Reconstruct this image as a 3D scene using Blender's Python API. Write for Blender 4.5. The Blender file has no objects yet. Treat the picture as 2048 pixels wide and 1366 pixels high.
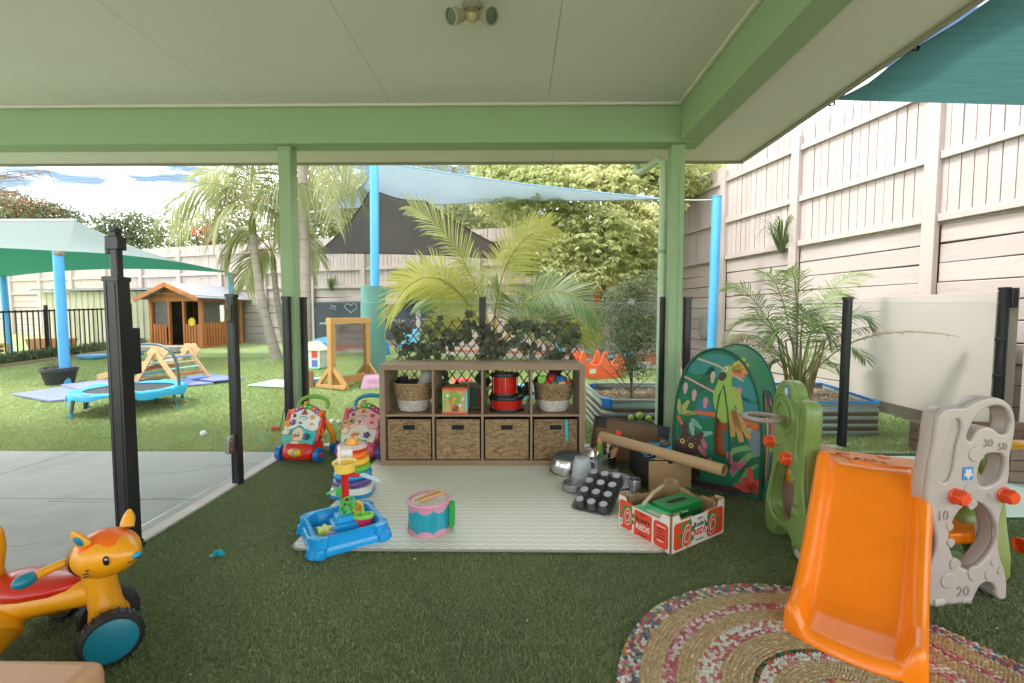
import bpy, bmesh, math, random
import numpy as np
from mathutils import Matrix, Vector
R = math.radians
rng = random.Random(11)
SC = bpy.context.scene
COL = SC.collection

# ------------------------------------------------------------------ camera
CAM_H, YAW, PITCH, FPX = 1.10, R(0.7), R(3.33), 910.0
cam_data = bpy.data.cameras.new('camera')
cam_data.sensor_width = 36.0
cam_data.lens = FPX / 2048 * 36
cam_data.clip_start = 0.05
cam_data.clip_end = 3000
cam = bpy.data.objects.new('camera', cam_data)
COL.objects.link(cam)
cam.location = (0, 0, CAM_H)
cam.rotation_euler = (R(90) - PITCH, 0, YAW)
SC.camera = cam

# ------------------------------------------------------------------ sky, sun, exposure
SUN_EL, SUN_AZ = R(55), R(-99)        # sun stands high on the left (azimuth from +Y, clockwise)
world = bpy.data.worlds.new('World')
SC.world = world
world.use_nodes = True
wn, wl = world.node_tree.nodes, world.node_tree.links
wn.clear()
w_out = wn.new('ShaderNodeOutputWorld')
w_bg = wn.new('ShaderNodeBackground')
w_sky = wn.new('ShaderNodeTexSky')
w_sky.sky_type = 'NISHITA'
w_sky.sun_disc = False
w_sky.sun_elevation = SUN_EL
w_sky.sun_rotation = SUN_AZ
w_sky.air_density = 1.0
w_sky.dust_density = 0.4
w_tc = wn.new('ShaderNodeTexCoord')
w_map = wn.new('ShaderNodeMapping')
w_map.inputs['Scale'].default_value = (1.0, 1.0, 3.2)
w_map.inputs['Location'].default_value = (3.1, 1.7, 0.4)
w_noise = wn.new('ShaderNodeTexNoise')
w_noise.inputs['Scale'].default_value = 2.6
w_noise.inputs['Detail'].default_value = 7
w_noise.inputs['Roughness'].default_value = 0.55
w_noise.inputs['Distortion'].default_value = 0.3
w_ramp = wn.new('ShaderNodeValToRGB')
w_ramp.color_ramp.elements[0].position = 0.46
w_ramp.color_ramp.elements[1].position = 0.58
w_mix = wn.new('ShaderNodeMix')
w_mix.data_type = 'RGBA'
w_mix.inputs[7].default_value = (27.0, 27.2, 27.6, 1)      # thin bright cloud
wl.new(w_tc.outputs['Generated'], w_map.inputs['Vector'])
wl.new(w_map.outputs[0], w_noise.inputs['Vector'])
wl.new(w_noise.outputs['Fac'], w_ramp.inputs[0])
wl.new(w_ramp.outputs[0], w_mix.inputs[0])
w_dim = wn.new('ShaderNodeMix'); w_dim.data_type = 'RGBA'; w_dim.blend_type = 'MULTIPLY'; w_dim.inputs[0].default_value = 1.0
w_dim.inputs[7].default_value = (0.55, 0.55, 0.55, 1)       # clear sky between the clouds, about 0.07 in strength
wl.new(w_sky.outputs[0], w_dim.inputs[6]); wl.new(w_dim.outputs[2], w_mix.inputs[6])
wl.new(w_mix.outputs[2], w_bg.inputs[0])
w_bg.inputs[1].default_value = 0.13
wl.new(w_bg.outputs[0], w_out.inputs[0])

sun_data = bpy.data.lights.new('sun', 'SUN')
sun_data.energy = 1.6
sun_data.angle = R(10)
sun_data.color = (1.0, 0.97, 0.92)
sun = bpy.data.objects.new('sun', sun_data)
COL.objects.link(sun)
_sd = Vector((math.sin(SUN_AZ) * math.cos(SUN_EL), math.cos(SUN_AZ) * math.cos(SUN_EL), math.sin(SUN_EL)))
sun.rotation_euler = _sd.to_track_quat('Z', 'Y').to_euler()

vs = SC.view_settings
vs.view_transform = 'Standard'
vs.look = 'None'
vs.exposure = 1.27
vs.gamma = 1
vs.use_curve_mapping = False
SC.cycles.use_denoising = True
SC.cycles.max_bounces = 10
SC.cycles.diffuse_bounces = 5
SC.cycles.transparent_max_bounces = 24
SC.cycles.caustics_reflective = False
SC.cycles.caustics_refractive = False

# ------------------------------------------------------------------ where things stand, measured along sight lines
_fw = Vector((-math.sin(YAW) * math.cos(PITCH), math.cos(YAW) * math.cos(PITCH), -math.sin(PITCH)))
_rt = Vector((math.cos(YAW), math.sin(YAW), 0))
_up = _rt.cross(_fw)
def _ray(x, y): return _fw + _rt * ((x - 1024) / FPX) + _up * ((683 - y) / FPX)
def at(x, y, Y):
    d = _ray(x, y); t = Y / d.y
    return Vector((d.x * t, Y, CAM_H + d.z * t))
def gr(x, y, z=0.0):
    d = _ray(x, y); t = (z - CAM_H) / d.z
    return Vector((d.x * t, d.y * t, z))
SLOPE = 0.042
def lawn_z(X, Y): return max(0.0, SLOPE * (Y - 4.5))
def lw(x, y):
    d = _ray(x, y); t = (-SLOPE * 4.5 - CAM_H) / (d.z - SLOPE * d.y)
    if d.y * t < 4.5: return gr(x, y)
    return Vector((d.x * t, d.y * t, CAM_H + d.z * t))

# ------------------------------------------------------------------ materials
def hx(s):
    s = s.lstrip('#')
    v = [int(s[i:i + 2], 16) / 255 for i in (0, 2, 4)]
    return tuple(x / 12.92 if x <= 0.04045 else ((x + 0.055) / 1.055) ** 2.4 for x in v)
_mats = {}
def mat(name, col, rough=0.5, var=0.06, scale=6.0, bump=0.0, bscale=60.0, metal=0.0, rand=0.0, spec=0.5,
        trans=0.0, alpha=1.0, stretch=(1, 1, 1), coat=0.0, dirt=0.0, transl=0.0, sss=0.0):
    if name in _mats: return _mats[name]
    if isinstance(col, str): col = hx(col)
    m = bpy.data.materials.new(name)
    m.use_nodes = True
    n, l = m.node_tree.nodes, m.node_tree.links
    b = n['Principled BSDF']
    tc = n.new('ShaderNodeTexCoord'); mp = n.new('ShaderNodeMapping')
    mp.inputs['Scale'].default_value = stretch
    l.new(tc.outputs['Object'], mp.inputs['Vector'])
    oi = n.new('ShaderNodeObjectInfo')
    cmb = n.new('ShaderNodeCombineXYZ')
    ml = n.new('ShaderNodeMath'); ml.operation = 'MULTIPLY'; ml.inputs[1].default_value = 37.0
    l.new(oi.outputs['Random'], ml.inputs[0])
    for i in range(3): l.new(ml.outputs[0], cmb.inputs[i])
    l.new(cmb.outputs[0], mp.inputs['Location'])
    nz = n.new('ShaderNodeTexNoise'); nz.inputs['Scale'].default_value = scale
    nz.inputs['Detail'].default_value = 5; nz.inputs['Roughness'].default_value = 0.6
    l.new(mp.outputs[0], nz.inputs['Vector'])
    mx = n.new('ShaderNodeMix'); mx.data_type = 'RGBA'
    mx.inputs[6].default_value = tuple(max(0, c * (1 - var * 2)) for c in col) + (1,)
    mx.inputs[7].default_value = tuple(min(1, c * (1 + var * 2)) for c in col) + (1,)
    l.new(nz.outputs['Fac'], mx.inputs[0])
    out = mx.outputs[2]
    if rand:
        hs = n.new('ShaderNodeHueSaturation')
        mr = n.new('ShaderNodeMapRange')
        mr.inputs[3].default_value = 1 - rand; mr.inputs[4].default_value = 1 + rand
        l.new(oi.outputs['Random'], mr.inputs[0]); l.new(mr.outputs[0], hs.inputs['Value'])
        l.new(out, hs.inputs['Color']); out = hs.outputs[0]
    if dirt:
        n2 = n.new('ShaderNodeTexNoise'); n2.inputs['Scale'].default_value = scale * 0.45
        n2.inputs['Detail'].default_value = 8; n2.inputs['Roughness'].default_value = 0.7
        l.new(mp.outputs[0], n2.inputs['Vector'])
        rp = n.new('ShaderNodeValToRGB'); rp.color_ramp.elements[0].position = 0.5; rp.color_ramp.elements[1].position = 0.75
        rp.color_ramp.elements[1].color = (dirt, dirt, dirt, 1)
        l.new(n2.outputs['Fac'], rp.inputs[0])
        m2 = n.new('ShaderNodeMix'); m2.data_type = 'RGBA'
        m2.inputs[7].default_value = (col[0] * 0.45 + 0.01, col[1] * 0.42 + 0.01, col[2] * 0.38 + 0.008, 1)
        l.new(rp.outputs[0], m2.inputs[0]); l.new(out, m2.inputs[6]); out = m2.outputs[2]
    l.new(out, b.inputs['Base Color'])
    b.inputs['Roughness'].default_value = rough
    b.inputs['Metallic'].default_value = metal
    b.inputs['Specular IOR Level'].default_value = spec
    b.inputs['Transmission Weight'].default_value = trans
    b.inputs['Alpha'].default_value = alpha
    b.inputs['Coat Weight'].default_value = coat
    if sss:
        b.inputs['Subsurface Weight'].default_value = sss
        b.inputs['Subsurface Radius'].default_value = (0.01, 0.006, 0.004)
    # roughness is never quite even
    rr = n.new('ShaderNodeMapRange'); rr.inputs[3].default_value = max(0.03, rough - 0.07); rr.inputs[4].default_value = min(1, rough + 0.07)
    l.new(nz.outputs['Fac'], rr.inputs[0]); l.new(rr.outputs[0], b.inputs['Roughness'])
    if bump:
        nb = n.new('ShaderNodeTexNoise'); nb.inputs['Scale'].default_value = bscale; nb.inputs['Detail'].default_value = 4
        l.new(mp.outputs[0], nb.inputs['Vector'])
        bp = n.new('ShaderNodeBump'); bp.inputs['Strength'].default_value = bump; bp.inputs['Distance'].default_value = 0.01
        l.new(nb.outputs['Fac'], bp.inputs['Height']); l.new(bp.outputs[0], b.inputs['Normal'])
    if transl:
        tr = n.new('ShaderNodeBsdfTranslucent'); l.new(out, tr.inputs[0])
        ms = n.new('ShaderNodeMixShader'); ms.inputs[0].default_value = transl
        l.new(b.outputs[0], ms.inputs[1]); l.new(tr.outputs[0], ms.inputs[2])
        l.new(ms.outputs[0], n['Material Output'].inputs[0])
    _mats[name] = m
    return m
def leafmat(name, a, b2, rough=0.45, transl=0.35, scale=3.0):
    """foliage: colour wanders between two greens from leaf to leaf, light shines through"""
    if name in _mats: return _mats[name]
    m = bpy.data.materials.new(name); m.use_nodes = True
    n, l = m.node_tree.nodes, m.node_tree.links
    b = n['Principled BSDF']
    at_ = n.new('ShaderNodeAttribute'); at_.attribute_name = 'tone'
    oi = n.new('ShaderNodeObjectInfo')
    ad = n.new('ShaderNodeMath'); ad.operation = 'MULTIPLY_ADD'; ad.inputs[1].default_value = 0.5; 
    l.new(oi.outputs['Random'], ad.inputs[0]); l.new(at_.outputs['Fac'], ad.inputs[2])
    sb = n.new('ShaderNodeMath'); sb.operation = 'SUBTRACT'; sb.inputs[1].default_value = 0.25; sb.use_clamp = True
    l.new(ad.outputs[0], sb.inputs[0])
    mx = n.new('ShaderNodeMix'); mx.data_type = 'RGBA'
    mx.inputs[6].default_value = tuple(a) + (1,); mx.inputs[7].default_value = tuple(b2) + (1,)
    l.new(sb.outputs[0], mx.inputs[0])
    l.new(mx.outputs[2], b.inputs['Base Color'])
    b.inputs['Roughness'].default_value = rough
    tr = n.new('ShaderNodeBsdfTranslucent'); l.new(mx.outputs[2], tr.inputs[0])
    ms = n.new('ShaderNodeMixShader'); ms.inputs[0].default_value = transl
    l.new(b.outputs[0], ms.inputs[1]); l.new(tr.outputs[0], ms.inputs[2])
    l.new(ms.outputs[0], n['Material Output'].inputs[0])
    _mats[name] = m
    return m

# ------------------------------------------------------------------ mesh helpers
def rotm(axis, a): return Matrix.Rotation(a, 4, axis)
def trm(x, y, z): return Matrix.Translation((x, y, z))
def align(p0, p1):
    """matrix that carries +Z at the origin onto p0->p1"""
    p0, p1 = Vector(p0), Vector(p1)
    q = (p1 - p0).to_track_quat('Z', 'X')
    return Matrix.Translation(p0) @ q.to_matrix().to_4x4()
class MB:
    def __init__(s): s.v, s.f, s.m, s.t = [], [], [], []
    def add(s, vs_, fs, mi=0, M=None, tone=None):
        o = len(s.v)
        if M is not None: vs_ = [M @ Vector(p) for p in vs_]
        s.v += [tuple(p) for p in vs_]
        s.f += [tuple(i + o for i in f) for f in fs]
        s.m += [mi] * len(fs)
        if tone is not None:
            s.t += [0.5] * (o - len(s.t)) + [tone] * len(vs_)
        return s
    def box(s, c, d, M=None, mi=0, taper=1.0):
        x, y, z = c; a, b, h = d[0] / 2, d[1] / 2, d[2] / 2; t = taper
        vs_ = [(x - a, y - b, z - h), (x + a, y - b, z - h), (x + a, y + b, z - h), (x - a, y + b, z - h),
               (x - a * t, y - b * t, z + h), (x + a * t, y - b * t, z + h), (x + a * t, y + b * t, z + h), (x - a * t, y + b * t, z + h)]
        return s.add(vs_, [(3, 2, 1, 0), (4, 5, 6, 7), (0, 1, 5, 4), (1, 2, 6, 5), (2, 3, 7, 6), (3, 0, 4, 7)], mi, M)
    def cyl(s, p0, p1, r0, r1=None, n=16, mi=0, caps=True, M=None):
        r1 = r0 if r1 is None else r1
        A = align(p0, p1); L = (Vector(p1) - Vector(p0)).length
        vs_ = []
        for r, z in ((r0, 0), (r1, L)):
            vs_ += [A @ Vector((r * math.cos(2 * math.pi * i / n), r * math.sin(2 * math.pi * i / n), z)) for i in range(n)]
        fs = [(i, (i + 1) % n, n + (i + 1) % n, n + i) for i in range(n)]
        if caps: fs += [tuple(range(n - 1, -1, -1)), tuple(range(n, 2 * n))]
        return s.add(vs_, fs, mi, M)
    def tube(s, pts, r, n=8, mi=0, M=None, closed=False, caps=True, tone=None):
        pts = [Vector(p) for p in pts]; k = len(pts)
        rs = r if isinstance(r, (list, tuple)) else [r] * k
        vs_ = []; prev = None
        for i, p in enumerate(pts):
            if closed: d = pts[(i + 1) % k] - pts[i - 1]
            else: d = pts[min(i + 1, k - 1)] - pts[max(i - 1, 0)]
            d.normalize()
            if prev is None:
                u = d.orthogonal().normalized()
            else:
                u = (prev - d * prev.dot(d))
                u = u.normalized() if u.length > 1e-6 else d.orthogonal().normalized()
            prev = u; w = d.cross(u)
            vs_ += [p + (u * math.cos(2 * math.pi * j / n) + w * math.sin(2 * math.pi * j / n)) * rs[i] for j in range(n)]
        fs = []
        for i in range(k if closed else k - 1):
            a, b = i * n, ((i + 1) % k) * n
            fs += [(a + j, a + (j + 1) % n, b + (j + 1) % n, b + j) for j in range(n)]
        if caps and not closed: fs += [tuple(range(n - 1, -1, -1)), tuple(range((k - 1) * n, k * n))]
        return s.add(vs_, fs, mi, M, tone)
    def lathe(s, prof, n=32, M=None, mi=0, sx=1.0, sy=1.0, caps=False):
        vs_ = []; k = len(prof)
        for r, z in prof:
            vs_ += [(sx * r * math.cos(2 * math.pi * i / n), sy * r * math.sin(2 * math.pi * i / n), z) for i in range(n)]
        fs = []
        for a in range(k - 1):
            fs += [(a * n + i, a * n + (i + 1) % n, (a + 1) * n + (i + 1) % n, (a + 1) * n + i) for i in range(n)]
        if caps: fs += [tuple(range(n - 1, -1, -1)), tuple(range((k - 1) * n, k * n))]
        return s.add(vs_, fs, mi, M)
    def sph(s, c, r, nu=16, nv=10, M=None, mi=0):
        rx, ry, rz = r if isinstance(r, (list, tuple)) else (r, r, r)
        vs_ = [(c[0], c[1], c[2] - rz)]
        for j in range(1, nv):
            ph = -math.pi / 2 + math.pi * j / nv
            vs_ += [(c[0] + rx * math.cos(ph) * math.cos(2 * math.pi * i / nu), c[1] + ry * math.cos(ph) * math.sin(2 * math.pi * i / nu), c[2] + rz * math.sin(ph)) for i in range(nu)]
        vs_.append((c[0], c[1], c[2] + rz))
        fs = [(0, 1 + (i + 1) % nu, 1 + i) for i in range(nu)]
        for j in range(nv - 2):
            a, b = 1 + j * nu, 1 + (j + 1) * nu
            fs += [(a + i, a + (i + 1) % nu, b + (i + 1) % nu, b + i) for i in range(nu)]
        a = 1 + (nv - 2) * nu; e = len(vs_) - 1
        fs += [(a + i, a + (i + 1) % nu, e) for i in range(nu)]
        return s.add(vs_, fs, mi, M)
    def torus(s, c, R_, r, n=32, m=12, M=None, mi=0, sx=1, sy=1, sz=1):
        vs_ = []
        for i in range(n):
            a = 2 * math.pi * i / n
            for j in range(m):
                b = 2 * math.pi * j / m; q = R_ + r * math.cos(b)
                vs_.append((c[0] + sx * q * math.cos(a), c[1] + sy * q * math.sin(a), c[2] + sz * r * math.sin(b)))
        fs = [(i * m + j, ((i + 1) % n) * m + j, ((i + 1) % n) * m + (j + 1) % m, i * m + (j + 1) % m) for i in range(n) for j in range(m)]
        return s.add(vs_, fs, mi, M)
    def prism(s, poly, z0, z1, M=None, mi=0):
        n = len(poly)
        vs_ = [(x, y, z0) for x, y in poly] + [(x, y, z1) for x, y in poly]
        fs = [tuple(range(n - 1, -1, -1)), tuple(range(n, 2 * n))] + [(i, (i + 1) % n, n + (i + 1) % n, n + i) for i in range(n)]
        return s.add(vs_, fs, mi, M)
    def loft(s, rings, mi=0, M=None, caps=True, closed=True):
        n = len(rings[0]); vs_ = [p for r in rings for p in r]; fs = []
        for a in range(len(rings) - 1):
            for i in range(n if closed else n - 1):
                fs.append((a * n + i, a * n + (i + 1) % n, (a + 1) * n + (i + 1) % n, (a + 1) * n + i))
        if caps: fs += [tuple(range(n - 1, -1, -1)), tuple(range((len(rings) - 1) * n, len(rings) * n))]
        return s.add(vs_, fs, mi, M)
    def mesh(s, name, mats, smooth=True, sharp=38):
        me = bpy.data.meshes.new(name)
        me.from_pydata(s.v, [], s.f)
        for m_ in (mats if isinstance(mats, (list, tuple)) else [mats]): me.materials.append(m_)
        if any(s.m): me.polygons.foreach_set('material_index', s.m)
        if s.t:
            s.t += [0.5] * (len(s.v) - len(s.t))
            at_ = me.attributes.new('tone', 'FLOAT', 'POINT'); at_.data.foreach_set('value', [float(x_) for x_ in s.t])
        finish(me, smooth, sharp)
        return me
    def build(s, name, mats, parent=None, smooth=True, sharp=38, bevel=0.0, seg=2):
        return put(name, s.mesh(name, mats, smooth, sharp), parent, bevel=bevel, seg=seg)
def finish(me, smooth=True, sharp=38):
    me.validate()
    if smooth:
        me.polygons.foreach_set('use_smooth', [True] * len(me.polygons))
        me.set_sharp_from_angle(angle=R(sharp))
    me.update()
def put(name, me, parent=None, M=None, bevel=0.0, seg=2):
    o = bpy.data.objects.new(name, me)
    COL.objects.link(o)
    if parent is not None: o.parent = parent
    if M is not None: o.matrix_basis = M
    if bevel:
        b = o.modifiers.new('bevel', 'BEVEL'); b.width = bevel; b.segments = seg; b.limit_method = 'ANGLE'; b.angle_limit = R(35)
        b.harden_normals = False
    return o
def tag(o, label=None, cat=None, group=None, kind=None):
    if label: o['label'] = label
    if cat: o['category'] = cat
    if group: o['group'] = group
    if kind: o['kind'] = kind
    return o
def thing(name, label, cat, loc=(0, 0, 0), rz=0.0, group=None, M=None):
    o = bpy.data.objects.new(name, None)
    o.empty_display_size = 0.1
    COL.objects.link(o)
    if M is not None: o.matrix_basis = M
    else:
        o.location = loc; o.rotation_euler = (0, 0, rz)
    return tag(o, label, cat, group)
def struct(o): o['kind'] = 'structure'; return o
def copy_tree(o, parent=None):
    c = o.copy(); COL.objects.link(c); c.parent = parent
    for ch in list(o.children): copy_tree(ch, c)
    return c
def _curve_mesh(cu, name, mats, smooth=True, sharp=38):
    o = bpy.data.objects.new('tmp', cu)
    me = bpy.data.meshes.new_from_object(o)
    bpy.data.objects.remove(o); bpy.data.curves.remove(cu)
    me.name = name
    me.materials.clear()
    for m_ in (mats if isinstance(mats, (list, tuple)) else [mats]): me.materials.append(m_)
    finish(me, smooth, sharp)
    return me
def plate_mesh(name, loops, depth, mats, bevel=0.0, res=2, smooth_loops=False):
    """flat plate with rounded rim: loops are outlines (later ones cut holes), thickness depth centred on z=0"""
    cu = bpy.data.curves.new(name, 'CURVE'); cu.dimensions = '2D'; cu.fill_mode = 'BOTH'
    cu.extrude = max(1e-4, depth / 2 - bevel); cu.bevel_depth = bevel; cu.bevel_resolution = res; cu.offset = -bevel
    for lp in loops:
        if smooth_loops:
            sp = cu.splines.new('BEZIER'); sp.bezier_points.add(len(lp) - 1)
            for bp_, p in zip(sp.bezier_points, lp):
                bp_.co = (p[0], p[1], 0); bp_.handle_left_type = bp_.handle_right_type = 'AUTO'
            sp.resolution_u = 4
        else:
            sp = cu.splines.new('POLY'); sp.points.add(len(lp) - 1)
            for q, p in zip(sp.points, lp): q.co = (p[0], p[1], 0, 1)
        sp.use_cyclic_u = True
    return _curve_mesh(cu, name, mats)
def text_mesh(name, body, size, mats, extrude=0.0006, shear=0.0, spacing=1.0, bold=0.0, align_='CENTER'):
    cu = bpy.data.curves.new(name, 'FONT'); cu.body = body; cu.size = size; cu.extrude = extrude; cu.shear = shear
    cu.space_character = spacing; cu.offset = bold; cu.align_x = align_; cu.align_y = 'CENTER'; cu.resolution_u = 3
    return _curve_mesh(cu, name, mats, smooth=False)
def ell(cx, cy, rx, ry, n=24, a0=0.0): return [(cx + rx * math.cos(a0 + 2 * math.pi * i / n), cy + ry * math.sin(a0 + 2 * math.pi * i / n)) for i in range(n)]
def rrect(x0, y0, x1, y1, r, n=5):
    p = []
    for cx, cy, a in ((x1 - r, y0 + r, -90), (x1 - r, y1 - r, 0), (x0 + r, y1 - r, 90), (x0 + r, y0 + r, 180)):
        p += [(cx + r * math.cos(R(a + 90 * i / n)), cy + r * math.sin(R(a + 90 * i / n))) for i in range(n + 1)]
    return p
def xz(p0=(0, 0, 0), rz=0.0):
    """matrix: plate drawn in (x, y) stands up as (x, z), its face towards -Y"""
    return trm(*p0) @ rotm('Z', rz) @ rotm('X', R(90))

# shared colours
WHITE_P = mat('white plastic', '#d9d7d2', 0.35)
BLACK_P = mat('black plastic', (0.012, 0.012, 0.013), 0.35)
DARK_R = mat('dark recess', (0.01, 0.009, 0.008), 0.9)
STEEL = mat('brushed steel', (0.55, 0.54, 0.52), 0.22, metal=1.0, var=0.1, scale=20)
# ================================================================== THE SETTING
# ---- lawn: one sheet, level near the patio, rising gently to the back
turf_out = bpy.data.materials.new('outdoor turf'); turf_out.use_nodes = True
def turf_nodes(m, c0, c1, c2, big=0.9, bump=0.6):
    n, l = m.node_tree.nodes, m.node_tree.links; b = n['Principled BSDF']
    tc = n.new('ShaderNodeNewGeometry')
    n1 = n.new('ShaderNodeTexNoise'); n1.inputs['Scale'].default_value = big; n1.inputs['Detail'].default_value = 6
    n2 = n.new('ShaderNodeTexNoise'); n2.inputs['Scale'].default_value = 55; n2.inputs['Detail'].default_value = 5; n2.inputs['Roughness'].default_value = 0.75
    for q in (n1, n2): l.new(tc.outputs['Position'], q.inputs['Vector'])
    r1 = n.new('ShaderNodeValToRGB'); r1.color_ramp.elements[0].position = 0.3; r1.color_ramp.elements[1].position = 0.7
    r1.color_ramp.elements[0].color = tuple(c0) + (1,); r1.color_ramp.elements[1].color = tuple(c1) + (1,)
    l.new(n1.outputs['Fac'], r1.inputs[0])
    mx = n.new('ShaderNodeMix'); mx.data_type = 'RGBA'; mx.blend_type = 'MIX'
    mx.inputs[7].default_value = tuple(c2) + (1,)
    r2 = n.new('ShaderNodeMapRange'); r2.inputs[1].default_value = 0.4; r2.inputs[2].default_value = 0.75; r2.inputs[4].default_value = 0.6
    l.new(n2.outputs['Fac'], r2.inputs[0]); l.new(r2.outputs[0], mx.inputs[0]); l.new(r1.outputs[0], mx.inputs[6])
    l.new(mx.outputs[2], b.inputs['Base Color']); b.inputs['Roughness'].default_value = 0.75; b.inputs['Specular IOR Level'].default_value = 0.25
    bp = n.new('ShaderNodeBump'); bp.inputs['Strength'].default_value = bump; bp.inputs['Distance'].default_value = 0.03
    l.new(n2.outputs['Fac'], bp.inputs['Height']); l.new(bp.outputs[0], b.inputs['Normal'])
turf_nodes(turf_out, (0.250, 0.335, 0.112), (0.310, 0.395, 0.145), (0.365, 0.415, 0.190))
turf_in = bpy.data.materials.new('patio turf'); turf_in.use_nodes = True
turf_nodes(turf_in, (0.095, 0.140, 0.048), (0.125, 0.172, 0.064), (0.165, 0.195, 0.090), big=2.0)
def sheet(name, x0, x1, y0, y1, nx, ny, zf, m):
    xs = np.linspace(x0, x1, nx); ys = np.linspace(y0, y1, ny)
    b = MB(); b.v = [(x, y, zf(x, y)) for y in ys for x in xs]
    b.f = [(j * nx + i, j * nx + i + 1, (j + 1) * nx + i + 1, (j + 1) * nx + i) for j in range(ny - 1) for i in range(nx - 1)]
    b.m = [0] * len(b.f)
    return b.build(name, m)
def lz(x, y):
    z = lawn_z(x, y) if y < 20 else lawn_z(0, 20)
    return z - 0.012
b = MB()
ysl = [-400, -30, 0, 3.56, 4.5, 6, 8, 10, 12, 14, 17, 20, 60, 400, 1500]; xsl = [-1200, -300, -60, -20, -10, -5, -2, 0, 2, 5, 10, 20, 60, 300, 1200]
b.v = [(x, y, lz(x, y)) for y in ysl for x in xsl]; nx = len(xsl)
b.f = [(j * nx + i, j * nx + i + 1, (j + 1) * nx + i + 1, (j + 1) * nx + i) for j in range(len(ysl) - 1) for i in range(nx - 1)]; b.m = [0] * len(b.f)
struct(b.build('lawn', turf_out))
# ---- patio floor: turf to the right of the gate line, bare concrete to its left
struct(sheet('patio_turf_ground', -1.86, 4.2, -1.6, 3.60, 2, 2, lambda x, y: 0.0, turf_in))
conc = mat('patio concrete', '#a0a19d', 0.75, var=0.10, scale=1.6, bump=0.15, bscale=40, dirt=0.6)
b = MB(); b.box((-5.15, 1.0, -0.05), (6.54, 5.14, 0.112)); slab_o = struct(b.build('concrete_slab', conc, bevel=0.006))
JNT = mat('slab joint', '#7b7b78', 0.9)
for (xa, ya, xb, yb) in ((-8.4, 2.62, -1.90, 2.62), (-3.55, -1.5, -3.55, 3.55)):
    q = MB(); q.box(((xa + xb) / 2, (ya + yb) / 2, 0.0066), (max(0.006, xb - xa), max(0.006, yb - ya), 0.0012)); q.build('joint', JNT, slab_o)
rc = random.Random(2)
for k in range(5):
    x_, y_ = rc.uniform(-4.2, -2.2), rc.uniform(1.9, 3.3); P = []
    for i in range(9): P.append((x_, y_, 0.0063)); x_ += rc.uniform(0.03, 0.12); y_ += rc.uniform(-0.02, 0.05)
    q = MB(); q.tube(P, 0.0013, n=4); q.build('hairline_crack', JNT, slab_o)
b = MB(); b.box((-1.84, 1.0, -0.04), (0.07, 5.2, 0.108)); struct(b.build('concrete_edging', mat('pale edging', '#b9b6af', 0.8, var=0.08, scale=9, bump=0.2), bevel=0.004))

b = MB(); b.box((-2.0, -6.2, -0.06), (14.0, 9.1, 0.11)); struct(b.build('bounce_ground', mat('bounce ground pale', '#b5b2ab', 0.8, var=0.05, scale=2)))  # unseen pale ground added behind the camera to bounce light under the roof
# ---- turf fibres
def fibres(name, n, x0, x1, y0, y1, h, w, lean, m, zf, keep=None, seed=1, power=1.0):
    g = np.random.default_rng(seed)
    x = g.uniform(x0, x1, n); y = y0 + (y1 - y0) * g.uniform(0, 1, n) ** power
    if keep is not None:
        k = keep(x, y); x, y = x[k], y[k]; n = len(x)
    z = zf(x, y)
    a = g.uniform(0, 2 * np.pi, n); hh = h * g.uniform(0.55, 1.2, n); ww = w * g.uniform(0.6, 1.3, n)
    la = g.uniform(0, 2 * np.pi, n); ll = hh * lean * g.uniform(0.2, 1.0, n)
    v = np.empty((n, 3, 3), np.float32)
    v[:, 0] = np.stack([x - np.cos(a) * ww, y - np.sin(a) * ww, z - 0.002], 1)
    v[:, 1] = np.stack([x + np.cos(a) * ww, y + np.sin(a) * ww, z - 0.002], 1)
    v[:, 2] = np.stack([x + np.cos(la) * ll, y + np.sin(la) * ll, z + hh], 1)
    me = bpy.data.meshes.new(name)
    me.vertices.add(n * 3); me.loops.add(n * 3); me.polygons.add(n)
    me.vertices.foreach_set('co', v.reshape(-1))
    me.loops.foreach_set('vertex_index', np.arange(n * 3, dtype=np.int32))
    me.polygons.foreach_set('loop_start', np.arange(0, n * 3, 3, dtype=np.int32))
    at_ = me.attributes.new('tone', 'FLOAT', 'POINT'); drift = np.sin(x * 2.1 + 0.7 * np.sin(y * 1.9)) * np.sin(y * 2.7 + x * 0.8) + 0.6 * np.sin(x * 6.3 + y * 4.1)
    at_.data.foreach_set('value', np.repeat(np.clip(0.75 * g.uniform(0, 1, n) + 0.13 + 0.20 * drift, 0, 1).astype(np.float32), 3))
    me.materials.append(m); me.update(calc_edges=True)
    return put(name, me)
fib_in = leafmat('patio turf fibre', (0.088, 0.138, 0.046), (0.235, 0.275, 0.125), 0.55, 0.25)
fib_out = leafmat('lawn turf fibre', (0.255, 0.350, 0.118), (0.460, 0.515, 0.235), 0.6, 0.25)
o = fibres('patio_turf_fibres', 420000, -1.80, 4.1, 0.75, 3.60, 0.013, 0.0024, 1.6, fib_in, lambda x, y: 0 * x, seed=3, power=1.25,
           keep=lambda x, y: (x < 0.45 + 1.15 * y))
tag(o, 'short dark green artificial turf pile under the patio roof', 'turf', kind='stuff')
o = fibres('lawn_turf_fibres', 380000, -9.5, 4.3, 3.60, 9.5, 0.028, 0.0055, 1.5, fib_out,
           lambda x, y: np.maximum(0, SLOPE * (y - 4.5)) - 0.012, seed=4, power=1.6,
           keep=lambda x, y: (x > -1.2 * y - 0.3) & (x < 0.9 * y + 1.0))
tag(o, 'pale green artificial turf of the sunny yard', 'turf', kind='stuff')

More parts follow.
